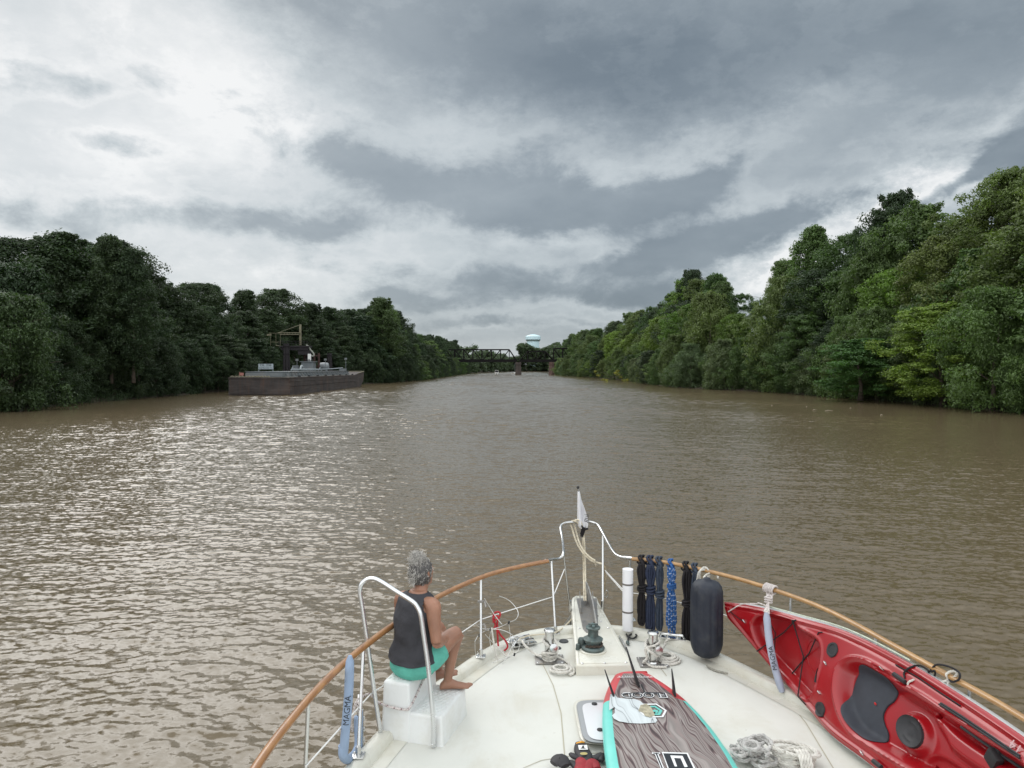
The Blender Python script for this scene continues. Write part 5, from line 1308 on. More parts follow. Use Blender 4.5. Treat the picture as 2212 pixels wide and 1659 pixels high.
pillow([G(1196, 1650, zv + .02), G(1210, 1641, zv + .03), G(1222, 1655, zv + .02)], .055, M_vb, 'black_flap')
pillow([G(1232, 1628, zv), G(1240, 1634, zv), G(1250, 1638, zv)], .024, M_vb, 'buckle', .6)
pillow([G(1278, 1636, zv), G(1290, 1636, zv), G(1300, 1632, zv), G(1298, 1644, zv)], .03, M_vb, 'strap_end', .6)
pillow([G(1225, 1645, zv), G(1238, 1650, zv), G(1245, 1660, zv)], .026, M_vb, 'strap_end', .6)
b = MB(); b.tube([G(1245, 1607, zv + .01), G(1256, 1603, zv + .02), G(1261, 1604, zv + .01)], .008, 8); b.build('pull_tab', mat('orange_tab', (.75, .33, .02), .5), lv)
Mv = frame(G(1259, 1614, zv + .034), (1, .05, 0), (-.05, .9, .15))
b = MB(); b.add([Mv @ Vector(v) for v in ((-.03, -.025, .0), (.032, -.025, .0), (.032, .022, 0), (-.03, .022, 0))], [(0, 1, 2, 3)]); b.build('label_patch', M_white, lv)
b = MB(); b.add([Mv @ Vector(v) for v in ((-.02, -.014, .002), (.02, -.016, .002), (.006, -.004, .002), (.012, .015, .002), (-.002, .012, .002), (-.006, -.003, .002))], [(0, 1, 2, 3, 4, 5)]); b.build('pictogram', M_ink, lv)
Mv2 = frame(G(1261, 1628, zv + .034), (1, .05, 0), (-.05, .9, .1)); b = MB(); b.add([Mv2 @ Vector((math.cos(a) * .026, math.sin(a) * .014, .001)) for a in np.linspace(0, 6.283, 20, endpoint=False)], [tuple(range(20))]); b.build('badge', mat('gold_badge', (.40, .33, .12), .5), lv)

# ================================================================== PADDLEBOARD
PZ = DZ + .165
bd_ = empty('paddleboard', (1.04, 5.2, PZ - .1), 'upside-down paddleboard with three black fins, wood-grain bottom and red and turquoise rails', 'paddleboard')
ledge = [(1396, 1449.5, 0), (1360, 1449.5, 0), (1336, 1450.5, 0), (1326, 1453, 0), (1319, 1463, 0), (1312, 1477, 0), (1306, 1492, 0), (1302, 1510, 0), (1300.5, 1545, 0), (1303, 1590, 0), (1312, 1659, 0)]
redge = [(1396, 1449.5, 0), (1403, 1451, 0), (1412, 1455, 0), (1421, 1461, 0), (1437, 1470, 0), (1455, 1482, 0), (1480, 1501, 0), (1512, 1532, 0), (1544, 1569, 0), (1580, 1619, 0), (1604, 1659, 0)]
LE = [G(a, b_, PZ) for a, b_, _ in ledge]; RE = [G(a, b_, PZ) for a, b_, _ in redge]
ymin = 2.75
def edge_fn(E, nose_x):
    P = sorted([(p.y, p.x) for p in E]); last = P[0]
    ys = [ymin, ymin + .04, ymin + .15, ymin + .4, ymin + .8, ymin + 1.3]
    cxn = 1.06; hw = abs(last[1] - cxn)
    ext = [(ymin, cxn + nose_x * .0), (ymin + .04, cxn + nose_x * .10), (ymin + .15, cxn + nose_x * .20), (ymin + .4, cxn + nose_x * .31), (ymin + .8, cxn + nose_x * .39), (ymin + 1.3, cxn + nose_x * .43)]
    P = [e for e in ext if e[0] < last[0] - .1] + P
    return [p[0] for p in P], [p[1] for p in P]
ly, lx = edge_fn(LE, -1); ry, rx_ = edge_fn(RE, 1)
ytail = LE[0].y
def bl_(y): return float(np.interp(y, ly, lx))
def br_(y): return float(np.interp(y, ry, rx_))
def smooth_edges(fn, y): return sum(fn(min(max(y + d_, ymin), ytail)) * w_ for d_, w_ in ((-.04, .25), (0, .5), (.04, .25))) if ymin + .1 < y < ytail - .06 else fn(y)
NY, NXb = 150, 24
ysb = ymin + (ytail - ymin) * (0.5 - 0.5 * np.cos(np.linspace(0, np.pi, NY)))
def rocker(y): return .10 * max(0, (3.6 - y) / .85) ** 2 + .0
rings = []; 
for y in ysb:
    l, r__ = smooth_edges(bl_, y), smooth_edges(br_, y)
    if r__ - l < .03: m_ = (l + r__) / 2; l, r__ = m_ - .015, m_ + .015
    T_ = .12; c = (l + r__) / 2; hw = (r__ - l) / 2; ring = []
    for k in range(40):
        a = 2 * math.pi * k / 40; ca, sa = math.cos(a), math.sin(a)
        X_ = math.copysign(abs(ca) ** .38, ca) * hw if hw > .1 else ca * hw; Z_ = math.copysign(abs(sa) ** .75, sa) * T_ / 2
        ring.append(Vector((c + X_, y, PZ - T_ / 2 + Z_ - .0 + rocker(y) * -1 * 0)))
    rings.append(ring)
def board_mat():
    m = bpy.data.materials.new('board_print'); m.use_nodes = True; T = NT(m.node_tree); b = T.n['Principled BSDF']
    O = T.new('ShaderNodeTexCoord').outputs['Object']   # local to the board's base
    sp = T.new('ShaderNodeSeparateXYZ'); T.link(O, sp.inputs[0]); x, y, z = sp.outputs
    wrp = T.noise(T.vmath('MULTIPLY', O, (3.0, 1.0, 0)), 1.2, 2, .5, .2, 'Color')
    q = T.vmath('ADD', T.vmath('MULTIPLY', O, (1, .055, 0)), T.vmath('MULTIPLY', T.vmath('SUBTRACT', wrp, (.5, .5, .5)), (.34, .0, 0)))
    q = T.vmath('ADD', q, T.vmath('MULTIPLY', T.comb(y, 0, 0), (.18, 0, 0)))
    f = T.noise(q, 10, 1.5, .5, .0)
    w_ = T.math('FRACT', T.math('MULTIPLY', f, 10.0))
    c1 = T.ramp(w_, [(0, (0.045, 0.028, 0.028)), (.12, (0.13, 0.085, 0.078)), (.20, (0.26, 0.205, 0.19)), (.5, (0.21, 0.185, 0.17)), (.78, (0.33, 0.29, 0.27)), (.88, (.13, .08, .075)), (1, (.045, .028, .028))])
    T.put(b.inputs['Base Color'], c1); b.inputs['Roughness'].default_value = .3; b.inputs['Coat Weight'].default_value = .3
    return m
M_print = board_mat()
M_tq = mat('turquoise_rail', (0.135, 0.56, 0.49), .35, var=.06, vscale=6, coat=.2); M_rr = mat('coral_red_rail', (0.52, 0.055, 0.06), .35, var=.08, vscale=6, coat=.2)
yred = G(1302, 1507, PZ).y
i0 = max(i for i, y in enumerate(ysb) if y < yred)
b = MB(); b.loft(rings[:i0 + 1]); b.build('turquoise_hull', M_tq, bd_, angle=60)
b = MB(); b.loft(rings[i0:]); b.build('red_tail', M_rr, bd_, angle=60)
# printed bottom panel, a thin skin just proud of the hull
b = MB(); vs = []; ins = []
for y in ysb[4:-3]:
    l, r__ = smooth_edges(bl_, y), smooth_edges(br_, y); k0 = .075 if y < yred else .085
    k0 = min(k0, (r__ - l) * .3); l, r__ = l + k0, r__ - k0 * (.75 if y < yred else 1.15)
    ins.append((y, l, r__))
ins = [t_ for t_ in ins if t_[0] < ytail - .05]
def top_z(x, y):
    l_, r_e = smooth_edges(bl_, y), smooth_edges(br_, y); q_ = min(.999, abs(x - (l_ + r_e) / 2) / ((r_e - l_) / 2)); ca = q_ ** (1 / .38); return PZ - .06 + .06 * (1 - ca * ca) ** .375
b.loft([[Vector((l + (r__ - l) * k / 16, y, top_z(l + (r__ - l) * k / 16, y) + .0022)) for k in range(17)] for y, l, r__ in ins], cap=False, closed=False)
b.build('wood_print_panel', M_print, bd_)
def PB(px, py, dz=.005): return G(px, py, PZ + dz)
# bare white scuffed patch
pt = [(1318, 1500), (1326, 1498), (1334, 1507), (1350, 1509), (1372, 1510), (1383, 1514), (1392, 1522), (1402, 1532), (1412, 1543), (1420, 1556), (1416, 1561), (1400, 1562), (1385, 1563), (1360, 1562), (1337, 1558), (1326, 1552), (1322, 1545), (1328, 1540), (1328, 1527), (1316, 1534), (1316, 1520)]
b = MB(); b.add([PB(*p, .0065) for p in pt], [tuple(range(len(pt)))])
def patch_mat():
    m = mat('scuffed_patch', (.55, .60, .61), .4); T = NT(m.node_tree); b = T.n['Principled BSDF']; O = T.new('ShaderNodeTexCoord').outputs['Object']
    wrp = T.noise(T.vmath('MULTIPLY', O, (3.0, 1.0, 0)), 1.2, 2, .5, .2, 'Color')
    q = T.vmath('ADD', T.vmath('MULTIPLY', O, (1, .055, 0)), T.vmath('MULTIPLY', T.vmath('SUBTRACT', wrp, (.5, .5, .5)), (.34, .0, 0)))
    w_ = T.math('FRACT', T.math('MULTIPLY', T.noise(q, 11, 2, .5), 3.5))
    T.put(b.inputs['Base Color'], T.ramp(w_, [(0, (.12, .13, .14)), (.06, (.50, .54, .55)), (.5, (.60, .65, .66)), (.95, (.50, .54, .55)), (1, (.12, .13, .14))])); return m
b.build('bare_patch', patch_mat(), bd_, smooth=False)
def poly(name, pts, m, dz):
    b = MB(); q = [PB(a, c, dz) for a, c in pts]; b.add(q, [tuple(range(len(q)))]); return b.build(name, m, bd_, smooth=False)
M_lw = mat('print_white', (.74, .75, .75), .35); M_lb = mat('print_black', (.016, .018, .022), .3); M_lt = mat('print_teal', (.13, .48, .42), .35)
def P4(cx, cy): return (1285.3 + cx * .14062, 1425.7 + cy * .14062)       # close crop -> photo
def ring_poly(name, outer, inner, m, dz):
    b = MB(); o_ = [PB(*P4(*p), dz) for p in outer]; i_ = [PB(*P4(*p), dz) for p in inner]; n = len(o_)
    b.add(o_ + i_, [(k, (k + 1) % n, n + (k + 1) % n, n + k) for k in range(n)]); return b.build(name, m, bd_, smooth=False)
oc = (890, 775)
octo = [(740, 672), (945, 668), (1105, 775), (1050, 878), (860, 880), (740, 850), (665, 775), (690, 700)]
def shr(P, k): return [(oc[0] + (x - oc[0]) * k, oc[1] + (y - oc[1]) * k) for x, y in P]
ring_poly('emblem', octo, shr(octo, .84), M_lw, .0085)
ring_poly('emblem', shr(octo, .68), shr(octo, .46), M_lt, .0085)
poly('emblem', [P4(*p) for p in ((870, 765), (960, 765), (975, 790), (940, 830), (915, 830), (935, 795), (885, 795))], M_lt, .0085)
b = MB(); wl_ = [(700, 690), (790, 670), (860, 720), (900, 800), (920, 850), (850, 880), (770, 860), (740, 810), (665, 780)]
poly('worn_spot', [P4(*p) for p in wl_], mat('worn_khaki', (.34, .31, .22), .6, var=.4, vscale=30), .0100)
# lettering on the board (reads upside down from here)
def btext(body, px, py, w_px, h_px, m, dz, off=0.0, name='lettering'):
    c = PB(px, py, dz); l = PB(px - w_px / 2, py, dz); r__ = PB(px + w_px / 2, py, dz); u_ = PB(px, py - h_px / 2, dz); d__ = PB(px, py + h_px / 2, dz)
    vs, fs = text_mesh(body, 1.0, 0.0, offset=off)
    xs = [v.x for v in vs]; ys_ = [v.y for v in vs]; W_ = max(xs) - min(xs); H_ = max(ys_) - min(ys_); mx, my = (max(xs) + min(xs)) / 2, (max(ys_) + min(ys_)) / 2
    sxx = (r__ - l).length / W_; syy = (u_ - d__).length / H_
    return MB().add([Vector((c.x - (v.x - mx) * sxx, c.y - (v.y - my) * syy, c.z)) for v in vs], fs).build(name, m, bd_, smooth=False)
btext('FLOOD', *P4(755, 537), 98, 11.5, M_lw, .0105, .05)
btext('FLOOD', *P4(755, 537), 94, 9.2, M_lb, .0115, .01)
btext('BATURSHELLE', *P4(615, 252), 74, 2.2, M_lw, .0085)
b = MB(); a_, c_ = PB(*P4(340, 268), .0085), PB(*P4(880, 266), .0085); b.add([a_ + Vector((0, -.002, 0)), c_ + Vector((0, -.002, 0)), c_ + Vector((0, .002, 0)), a_ + Vector((0, .002, 0))], [(0, 1, 2, 3)]); b.build('printed_line', M_lw, bd_, smooth=False)
b = MB(); q = [PB(*P4(*p), .0118) for p in ((395, 517), (700, 490), (1090, 500), (1075, 512), (700, 500), (410, 526))]; b.add(q, [(0, 1, 4, 5), (1, 2, 3, 4)]); b.build('printed_line', M_lb, bd_, smooth=False)
# big block letters
for nm, outer, m, dz in (('block_letter', [(1025, 1412), (1425, 1425), (1560, 1700), (1130, 1700)], M_lw, .0085), ('block_letter', [(1048, 1432), (1408, 1442), (1530, 1700), (1148, 1700)], M_lb, .0095),
                         ('block_letter', [(1155, 1465), (1345, 1472), (1425, 1640), (1375, 1645), (1315, 1510), (1215, 1505), (1262, 1635), (1225, 1635)], M_lw, .0105),
                         ('block_letter', [(870, 1420), (1000, 1418), (1003, 1440), (975, 1448), (1075, 1700), (1025, 1700), (920, 1448), (878, 1440)], M_lw, .0085),
                         ('block_letter', [(888, 1426), (988, 1425), (988, 1434), (955, 1440), (1058, 1700), (1038, 1700), (932, 1440), (892, 1434)], M_lb, .0095)):
    poly(nm, [P4(*p) for p in outer], m, dz)
b = MB(); b.box(PB(1389, 1487, .006), (.012, .14, .004)); b.build('fin_box', M_rubber, bd_)
def fin(name, base_px, y0, L, H_, rake, th, tilt):
    """thin raked fin standing on the board; seen nearly edge-on"""
    p0 = PB(*base_px, 0); b = MB(); rings = []
    for k in range(9):
        t_ = k / 8; h_ = H_ * t_; ch = L * (1 - t_) ** .7 + .010; ctr = p0 + Vector((tilt * h_, rake * t_ ** 1.4 * H_ + L * .1, h_))
        th_ = th * (1 - .6 * t_)
        rings.append([ctr + Vector((math.sin(a) * th_, math.cos(a) * ch / 2, 0)) for a in np.linspace(0, 6.283, 12, endpoint=False)])
    b.loft(rings); return b.build(name, M_rubber, bd_, angle=60)
fin('centre_fin', (1378, 1478), 0, .17, .245, .52, .015, -.30)
fin('side_fin', (1325, 1502), 0, .10, .165, .45, .011, -.34)
fin('side_fin', (1457, 1500), 0, .10, .165, .45, .011, -.02)

# ================================================================== KAYAK
ky = empty('kayak', (2.4, 4.5, 1.76), 'glossy red sit-on-top kayak standing on edge along the right rail', 'kayak')
def KC(cx, cy): return (1512 + cx * .3164, 1215 + cy * .3164)
TOPP = [((170, 270), 2.22), ((320, 288), 2.26), ((480, 320), 2.30), ((700, 380), 2.36), ((1000, 470), 2.39), ((1350, 640), 2.40), ((1700, 850), 2.40), ((2212, 1190), 2.40)]
BOTP = [((175, 330), 2.17), ((188, 375), 2.11), ((300, 500), 1.98), ((420, 640), 1.88), ((540, 780), 1.80), ((740, 1000), 1.765), ((900, 1180), 1.765), ((1200, 1410), 1.765)]
Tp = [G(*KC(*p), z) for p, z in TOPP] + [Vector((2.79, 3.3, 2.38)), Vector((2.74, 2.7, 2.32)), Vector((2.64, 2.3, 2.22))]
Bp = [G(*KC(*p), z) for p, z in BOTP] + [Vector((2.44, 4.0, 1.77)), Vector((2.46, 3.3, 1.80)), Vector((2.52, 2.7, 1.92)), Vector((2.62, 2.3, 2.15))]
def arr(P):
    P = spline(P, 12); P = np.array([tuple(p) for p in P]); L = np.concatenate([[0], np.cumsum(np.linalg.norm(np.diff(P, axis=0), axis=1))]); return P, L / L[-1]
TA, TL = arr(Tp); BA, BLn = arr(Bp)
# stations: pair top and bottom edges at equal distance along the boat's axis
axd = np.array([.14, -.99]); axd /= np.linalg.norm(axd)
def st(P): return (P[:, :2] - TA[0, :2]) @ axd
sT, sB = st(TA), st(BA)
sT = np.maximum.accumulate(sT); sB = np.maximum.accumulate(sB)
S1 = min(sT[-1], sB[-1]); S0 = 0.0
def edge(P, s_, s): return np.stack([np.interp(s, s_, P[:, i]) for i in range(3)], -1)
def surf0(s, t):
    a = edge(TA, sT, s); b = edge(BA, sB, s); return a + (b - a) * np.asarray(t)[..., None]
def knormal(s):
    a = edge(TA, sT, s); b = edge(BA, sB, s); s2 = np.clip(s + .05, 0, S1); s3 = np.clip(s - .05, 0, S1)
    ax = edge(TA, sT, s2) - edge(TA, sT, s3) + edge(BA, sB, s2) - edge(BA, sB, s3)
    ac = b - a + np.array([-.0, 0, -1e-3]); n = np.cross(ax, ac); n /= np.linalg.norm(n, axis=-1)[..., None] + 1e-9
    return n * np.where(n[..., 0:1] > 0, -1, 1)
def k_inv(px, py):
    """photo point -> (s, t) on the kayak's deck plane"""
    d = np.array(tuple(ray(px, py))); o_ = np.array([0, 0, CAMZ]); ss = np.linspace(0, S1, 800)
    a = edge(TA, sT, ss); b = edge(BA, sB, ss)
    # distance between the ray and each rung of the surface
    u_ = b - a; w0 = a - o_; A_ = (u_ * u_).sum(1); B_ = u_ @ d; C_ = d @ d; D_ = (u_ * w0).sum(1); E_ = w0 @ d
    den = A_ * C_ - B_ ** 2; t_ = (B_ * E_ - C_ * D_) / np.maximum(den, 1e-9); k_ = (A_ * E_ - B_ * D_) / np.maximum(den, 1e-9)
    dist = np.linalg.norm(w0 + u_ * t_[:, None] - k_[:, None] * d, axis=1); dist[(A_ < 1e-3)] = 9; i = int(dist.argmin())
    return ss[i], float(t_[i])
def wpt(s): a = edge(TA, sT, s); b = edge(BA, sB, s); return np.linalg.norm(b - a, axis=-1)
def kpoly(pts): # polygon in metric (s, v) coordinates
    out = []
    for p in pts: s, t = k_inv(*KC(*p)); out.append((s, t * float(wpt(np.array(s)))))
    return np.array(out)
def smoothpoly(P, n=5): return np.array([(p.x, p.y) for p in spline([Vector((a, b, 0)) for a, b in P], n, closed=True)])
def sdist(poly, X, Y):
    d = np.full(X.shape, 1e9); ins = np.zeros(X.shape, bool); n = len(poly)
    for i in range(n):
        a = poly[i]; b = poly[(i + 1) % n]; e = b - a; wx, wy = X - a[0], Y - a[1]
        k = np.clip((wx * e[0] + wy * e[1]) / (e @ e + 1e-12), 0, 1); dx, dy = wx - e[0] * k, wy - e[1] * k
        d = np.minimum(d, np.hypot(dx, dy)); c = ((a[1] > Y) != (b[1] > Y)) & (X < (b[0] - a[0]) * (Y - a[1]) / (b[1] - a[1] + 1e-12) + a[0]); ins ^= c
    return np.where(ins, d, -d)
WELL = smoothpoly(kpoly([(372, 450), (385, 385), (430, 358), (520, 360), (640, 400), (700, 455), (800, 512), (842, 580), (842, 690), (815, 800), (790, 890), (745, 932), (690, 890), (600, 790), (500, 680), (410, 560)]))
SEAT = smoothpoly(kpoly([(950, 800), (975, 715), (1040, 672), (1130, 682), (1260, 750), (1400, 850), (1540, 935), (1680, 1030), (1850, 1140), (2040, 1260), (2212, 1365), (2300, 1600), (2000, 1650), (1700, 1530), (1500, 1440), (1330, 1340), (1180, 1250), (1050, 1160), (975, 1030), (945, 900)]))
HATCH = smoothpoly(kpoly([(1425 + 88 * math.cos(a) + 14 * math.sin(a), 1150 + 112 * math.sin(a) + 10 * math.cos(a)) for a in np.linspace(0, 6.283, 12, endpoint=False)]), 3)
RIDGE = smoothpoly(kpoly([(1560, 1040), (1640, 1180), (1700, 1280), (1900, 1420), (2300, 1650), (2300, 1500), (2000, 1330), (1760, 1170), (1620, 1040)]))
FOOT1 = smoothpoly(kpoly([(1560, 975), (1700, 1060), (1900, 1190), (2212, 1390), (2300, 1480), (2000, 1330), (1800, 1200), (1650, 1090), (1580, 1030)]))
FOOT2 = smoothpoly(kpoly([(1475, 1330), (1560, 1290), (1700, 1360), (1900, 1500), (2100, 1660), (1800, 1600), (1560, 1440), (1490, 1390)]))
PAD1 = smoothpoly(kpoly([(1200, 700), (1400, 800), (1440, 850), (1410, 860), (1330, 815), (1215, 745)]))
SC1 = kpoly([(1605 + 15 * math.cos(a), 1036 + 19 * math.sin(a)) for a in np.linspace(0, 6.283, 12, endpoint=False)]); SC2 = kpoly([(1525 + 15 * math.cos(a), 1364 + 19 * math.sin(a)) for a in np.linspace(0, 6.283, 12, endpoint=False)])
def sstep(x, a, b): x = np.clip((x - a) / (b - a), 0, 1); return x * x * (3 - 2 * x)
def height(s, t):
    """height of the deck surface above the edge plane (negative = recess)"""
    s = np.asarray(s, float); t = np.asarray(t, float); W_ = wpt(s); v = t * W_
    h = .035 * np.sin(np.pi * np.clip(t, 0, 1)) ** .6 * np.clip(W_ / .4, 0, 1)
    g_ = np.minimum(v, W_ - v); h += .012 * np.exp(-((g_ - .028) / .010) ** 2) - .006 * np.exp(-((g_ - .055) / .008) ** 2)
    d = sdist(WELL, s, v); h -= .085 * sstep(d, 0.0, .045); h += .010 * np.exp(-((d + .012) / .010) ** 2)
    d = sdist(SEAT, s, v); h -= .105 * sstep(d, 0.0, .075); h += .012 * np.exp(-((d + .014) / .011) ** 2)
    d = sdist(RIDGE, s, v); h += .05 * sstep(d, -.02, .03)
    d = sdist(FOOT1, s, v); h -= .03 * sstep(d, -.01, .02)
    d = sdist(FOOT2, s, v); h -= .03 * sstep(d, -.01, .02)
    d = sdist(HATCH, s, v); h += .055 * sstep(d, -.045, .0); h -= .012 * sstep(d, 0, .006)
    for SC in (SC1, SC2): d = sdist(SC, s, v); h -= .05 * sstep(d, -.002, .006)
    d = sdist(PAD1, s, v); h -= .025 * sstep(d, 0, .02)
    return h
def KS(s, t, up=0.0):
    s = np.asarray(s, float); t = np.asarray(t, float); p = surf0(s, t); n = knormal(s); return p + n * (height(s, t) + up)[..., None]
NS, NTt = 620, 110
sg_ = np.linspace(0.0, S1, NS); tg = np.concatenate([[0, .006, .014], np.linspace(.025, .975, NTt - 6), [.986, .994, 1]])
SG, TG = np.meshgrid(sg_, tg, indexing='ij'); Pk = KS(SG.ravel(), TG.ravel()).reshape(NS, len(tg), 3)
offk = np.array(tuple(worldloc(ky)))
def gridmesh(name, P, m, parent, flip=False):
    n0, n1 = P.shape[:2]; me = bpy.data.meshes.new(name); idx = np.arange(n0 * n1).reshape(n0, n1)
    q = np.stack([idx[:-1, :-1], idx[:-1, 1:], idx[1:, 1:], idx[1:, :-1]], -1).reshape(-1, 4)
    if flip: q = q[:, ::-1]
    me.from_pydata((P.reshape(-1, 3) - offk).tolist(), [], q.tolist()); me.shade_smooth(); me.set_sharp_from_angle(angle=R(38)); me.materials.append(m)
    o = bpy.data.objects.new(name, me); col.objects.link(o); o.parent = parent; return o
M_kred = mat('kayak_red_plastic', (0.29, 0.004, 0.008), .30, coat=.22, var=.08, vscale=4, bump=.08, bscale=60, bdist=.002, spec=.5)
kd = gridmesh('deck', Pk, M_kred, ky)
# hull: rounded underside, outboard of the deck plane
M_khull = mat('kayak_pale_hull', (0.60, 0.61, 0.62), .35, coat=.3, var=.05)
sh_ = np.linspace(0, S1, 90); rows2 = []
for j, ph in enumerate(np.linspace(0, math.pi, 22)):
    a = edge(TA, sT, sh_); b = edge(BA, sB, sh_); n = knormal(sh_); c = (a + b) / 2; hf = (b - a) / 2
    w_ = np.linalg.norm(b - a, axis=1) / .65; D_ = (.155 * np.clip(w_, 0, 1) + .01)[:, None]
    rows2.append(c - hf * (math.copysign(abs(math.cos(ph)) ** .8, math.cos(ph)) * (1 + .07 * min(1, math.sin(ph) * 4))) - n * D_ * math.sin(ph) ** .75 - n * .001)
gridmesh('hull', np.stack(rows2, 1), M_khull, ky)
def kdisc(name, poly, m, up, prof, parent=ky):
    """raised pad that follows the deck: rings from the rim to the middle; prof = [(scale, height)]"""
    c = poly.mean(0); b = MB(); rings = []
    for k, h_ in prof:
        q = c + (poly - c) * k; W_ = wpt(q[:, 0]); P = KS(q[:, 0], q[:, 1] / W_, up + h_); rings.append([Vector(p) for p in P])
    b.loft(rings, cap=False); n = len(poly); cc = Vector(KS(np.array([c[0]]), np.array([c[1] / float(wpt(c[0]))]), up + prof[-1][1])[0]); base_ = len(b.v); b.v.append(tuple(cc)); st_ = base_ - n
    for i in range(n): b.f.append((st_ + i, st_ + (i + 1) % n, base_))
    return b.build(name, m, parent, angle=50)
PADP = smoothpoly(kpoly([(1060, 712), (1120, 702), (1200, 742), (1290, 800), (1305, 860), (1280, 920), (1235, 962), (1205, 1020), (1212, 1080), (1235, 1150), (1215, 1212), (1150, 1215), (1060, 1150), (1000, 1070), (980, 980), (1000, 850), (1030, 752)]), 4)
kdisc('seat_pad', PADP, mat('grey_foam', (.028, .032, .042), .75, var=.15, vscale=15), .010, [(1.0, -.012), (1.0, .0), (.985, .003)] + [(k, .004) for k in np.linspace(.93, .06, 14)])
o = kdisc('round_hatch', HATCH, mat('black_hatch', (.022, .022, .025), .6, var=.4, vscale=12), .006, [(1.02, -.006), (1.0, .010), (.93, .012), (.86, .010), (.80, .006), (.60, .007), (.56, .003), (.2, .003)])
for cx, cy, r_ in ((927, 605, 36), (837, 1010, 34)):
    pl_ = kpoly([(cx + r_ * math.cos(a) * 1.0, cy + r_ * 1.45 * math.sin(a)) for a in np.linspace(0, 6.283, 16, endpoint=False)]); kdisc('rod_holder', pl_, M_rubber, .004, [(1.05, -.004), (1.0, .006), (.75, .006), (.68, .001), (.2, .001)])
def KPt(cx, cy, up=.006): s, t = k_inv(*KC(cx, cy)); return Vector(KS(np.array([s]), np.array([t]), up)[0])
def kline(pts, r, m, name, up=.006, sub=6, follow=True):
    q = []
    for (a, b_), (c, d_) in zip(pts[:-1], pts[1:]):
        n = sub if follow else 1
        for k in range(n): q.append(KPt(a + (c - a) * k / n, b_ + (d_ - b_) * k / n, up))
    q.append(KPt(*pts[-1], up)); b = MB(); b.tube(q, r, 7); return b.build(name, m, ky)
for pts in ([(680, 395), (545, 475), (410, 606)], [(660, 395), (680, 640), (695, 918)], [(855, 482), (830, 482), (720, 615), (600, 755)], [(470, 345), (490, 480), (530, 745)]): kline(pts, .005, M_blackfab, 'bungee_cord', .012, follow=False)
kline([(600, 418), (680, 395)], .005, M_blackfab, 'bungee_cord', .01); kline([(695, 918), (740, 975)], .005, M_blackfab, 'bungee_cord', .01)
kline([(200, 330), (260, 370), (318, 402)], .004, M_blackfab, 'bungee_cord', .01)
kline([(1350, 705), (1500, 790), (1650, 893), (1795, 988)], .005, M_blackfab, 'bungee_cord', .008)
for a, b_, w_ in (((1345, 772), (1425, 830), .016), ((1205, 1365), (1260, 1410), .016)): kline([a, b_], w_, M_rubber, 'paddle_holder', .01)
kline([(1668, 985), (1800, 1070), (2000, 1205), (2230, 1362)], .0065, M_rubber, 'gear_track', .012); kline([(1676, 976), (1810, 1060), (2010, 1195), (2230, 1345)], .0065, M_rubber, 'gear_track', .012)
kline([(1795, 1128), (1950, 1240), (2230, 1440)], .011, M_rubber, 'foot_rail', .012)
p = KPt(1985, 1330, .03); b = MB(); b.box(p, (.05, .085, .09), Matrix.Rotation(.5, 3, 'X'), bev=.012); b.box(KPt(2010, 1280, .01), (.03, .05, .06), bev=.008); b.build('foot_peg', M_rubber, ky)
for cx, cy in ((320, 400), (885, 697), (840, 898), (1265, 735), (1127, 1310)):
    p = KPt(cx, cy, .006); q = KPt(cx + 8, cy + 14, .006); d_ = (q - p).normalized(); n_ = Vector(knormal(np.array([1.5]))[0]); b = MB()
    b.tube([p - d_ * .014, p - d_ * .010 + n_ * .012, p + d_ * .010 + n_ * .012, p + d_ * .014], .0035, 6); b.tube([p - d_ * .018, p + d_ * .018], .008, 6, flat=.4); b.build('pad_eye', M_ss, ky)
p = KPt(1160, 946, .02); b = MB(); b.box(p, (.006, .02, .012)); b.build('red_tag', mat('tag_red', (.6, .03, .03), .5), ky)
s_, t_ = k_inv(*KC(815, 760)); kdisc('rod_holder', kpoly([(818 + 11 * math.cos(a), 765 + 65 * math.sin(a)) for a in np.linspace(0, 6.283, 14, endpoint=False)]), M_rubber, .006, [(1.0, -.003), (1.0, .003), (.4, .004)])
# oval moulded in the tank well
ov = [KPt(760 + 62 * math.cos(a) + 18 * math.sin(a), 640 + 112 * math.sin(a), .002) for a in np.linspace(0, 6.283, 30, endpoint=False)]; b = MB(); b.tube(ov, .0035, 5, closed=True); b.build('moulded_oval', M_kred, ky)
# model lettering, upside down from here
c = KPt(2165, 1262, .006); a1 = KPt(2120, 1222, .006); a2 = KPt(2212, 1300, .006); xd = (a1 - a2).normalized(); up_ = (KPt(2150, 1290, .006) - KPt(2185, 1235, .006)).normalized()
vs, fs = text_mesh('eam 14', .085, .0005); b = MB(); zax = Vector(knormal(np.array([2.5]))[0])
yax = (zax.cross(xd)).normalized(); 
b.add([c + xd * (v.x - .10) + yax * v.y + zax * (.004 + v.z) for v in vs], fs); b.build('lettering', mat('silver_print', (.55, .35, .36), .4), ky, smooth=False)
# right rack arm in its faded blue sleeve, across the kayak
kb = empty('rack_arm', KPt(600, 890, .05), 'straight rack arm in a faded blue canvas sleeve strapped across the red kayak', 'rack')
def KA(cx, cy, y): return AT(*KC(cx, cy), y)
n1_ = Vector(knormal(np.array([.9]))[0])
pt_, pb_ = KPt(505, 345, .05), KPt(598, 880, .05)
q = [pt_.lerp(pb_, t_) + n1_ * (.03 * math.sin(t_ * 3.1)) for t_ in np.linspace(0, 1, 14)]
rad_ = [.031] * 14; rad_[0] = .020; rad_[-1] = .024; q.append(q[-1] + Vector((.02, .02, -.012))); rad_.append(.012)
b = MB(); b.tube(q, rad_, 16); b.build('sleeve', M_blue2, kb, angle=60)
sleeve_text('MAGMA', .052, q[8] + Vector((0, 0, .01)), (q[5] - q[9]).normalized(), .031, kb, .0)
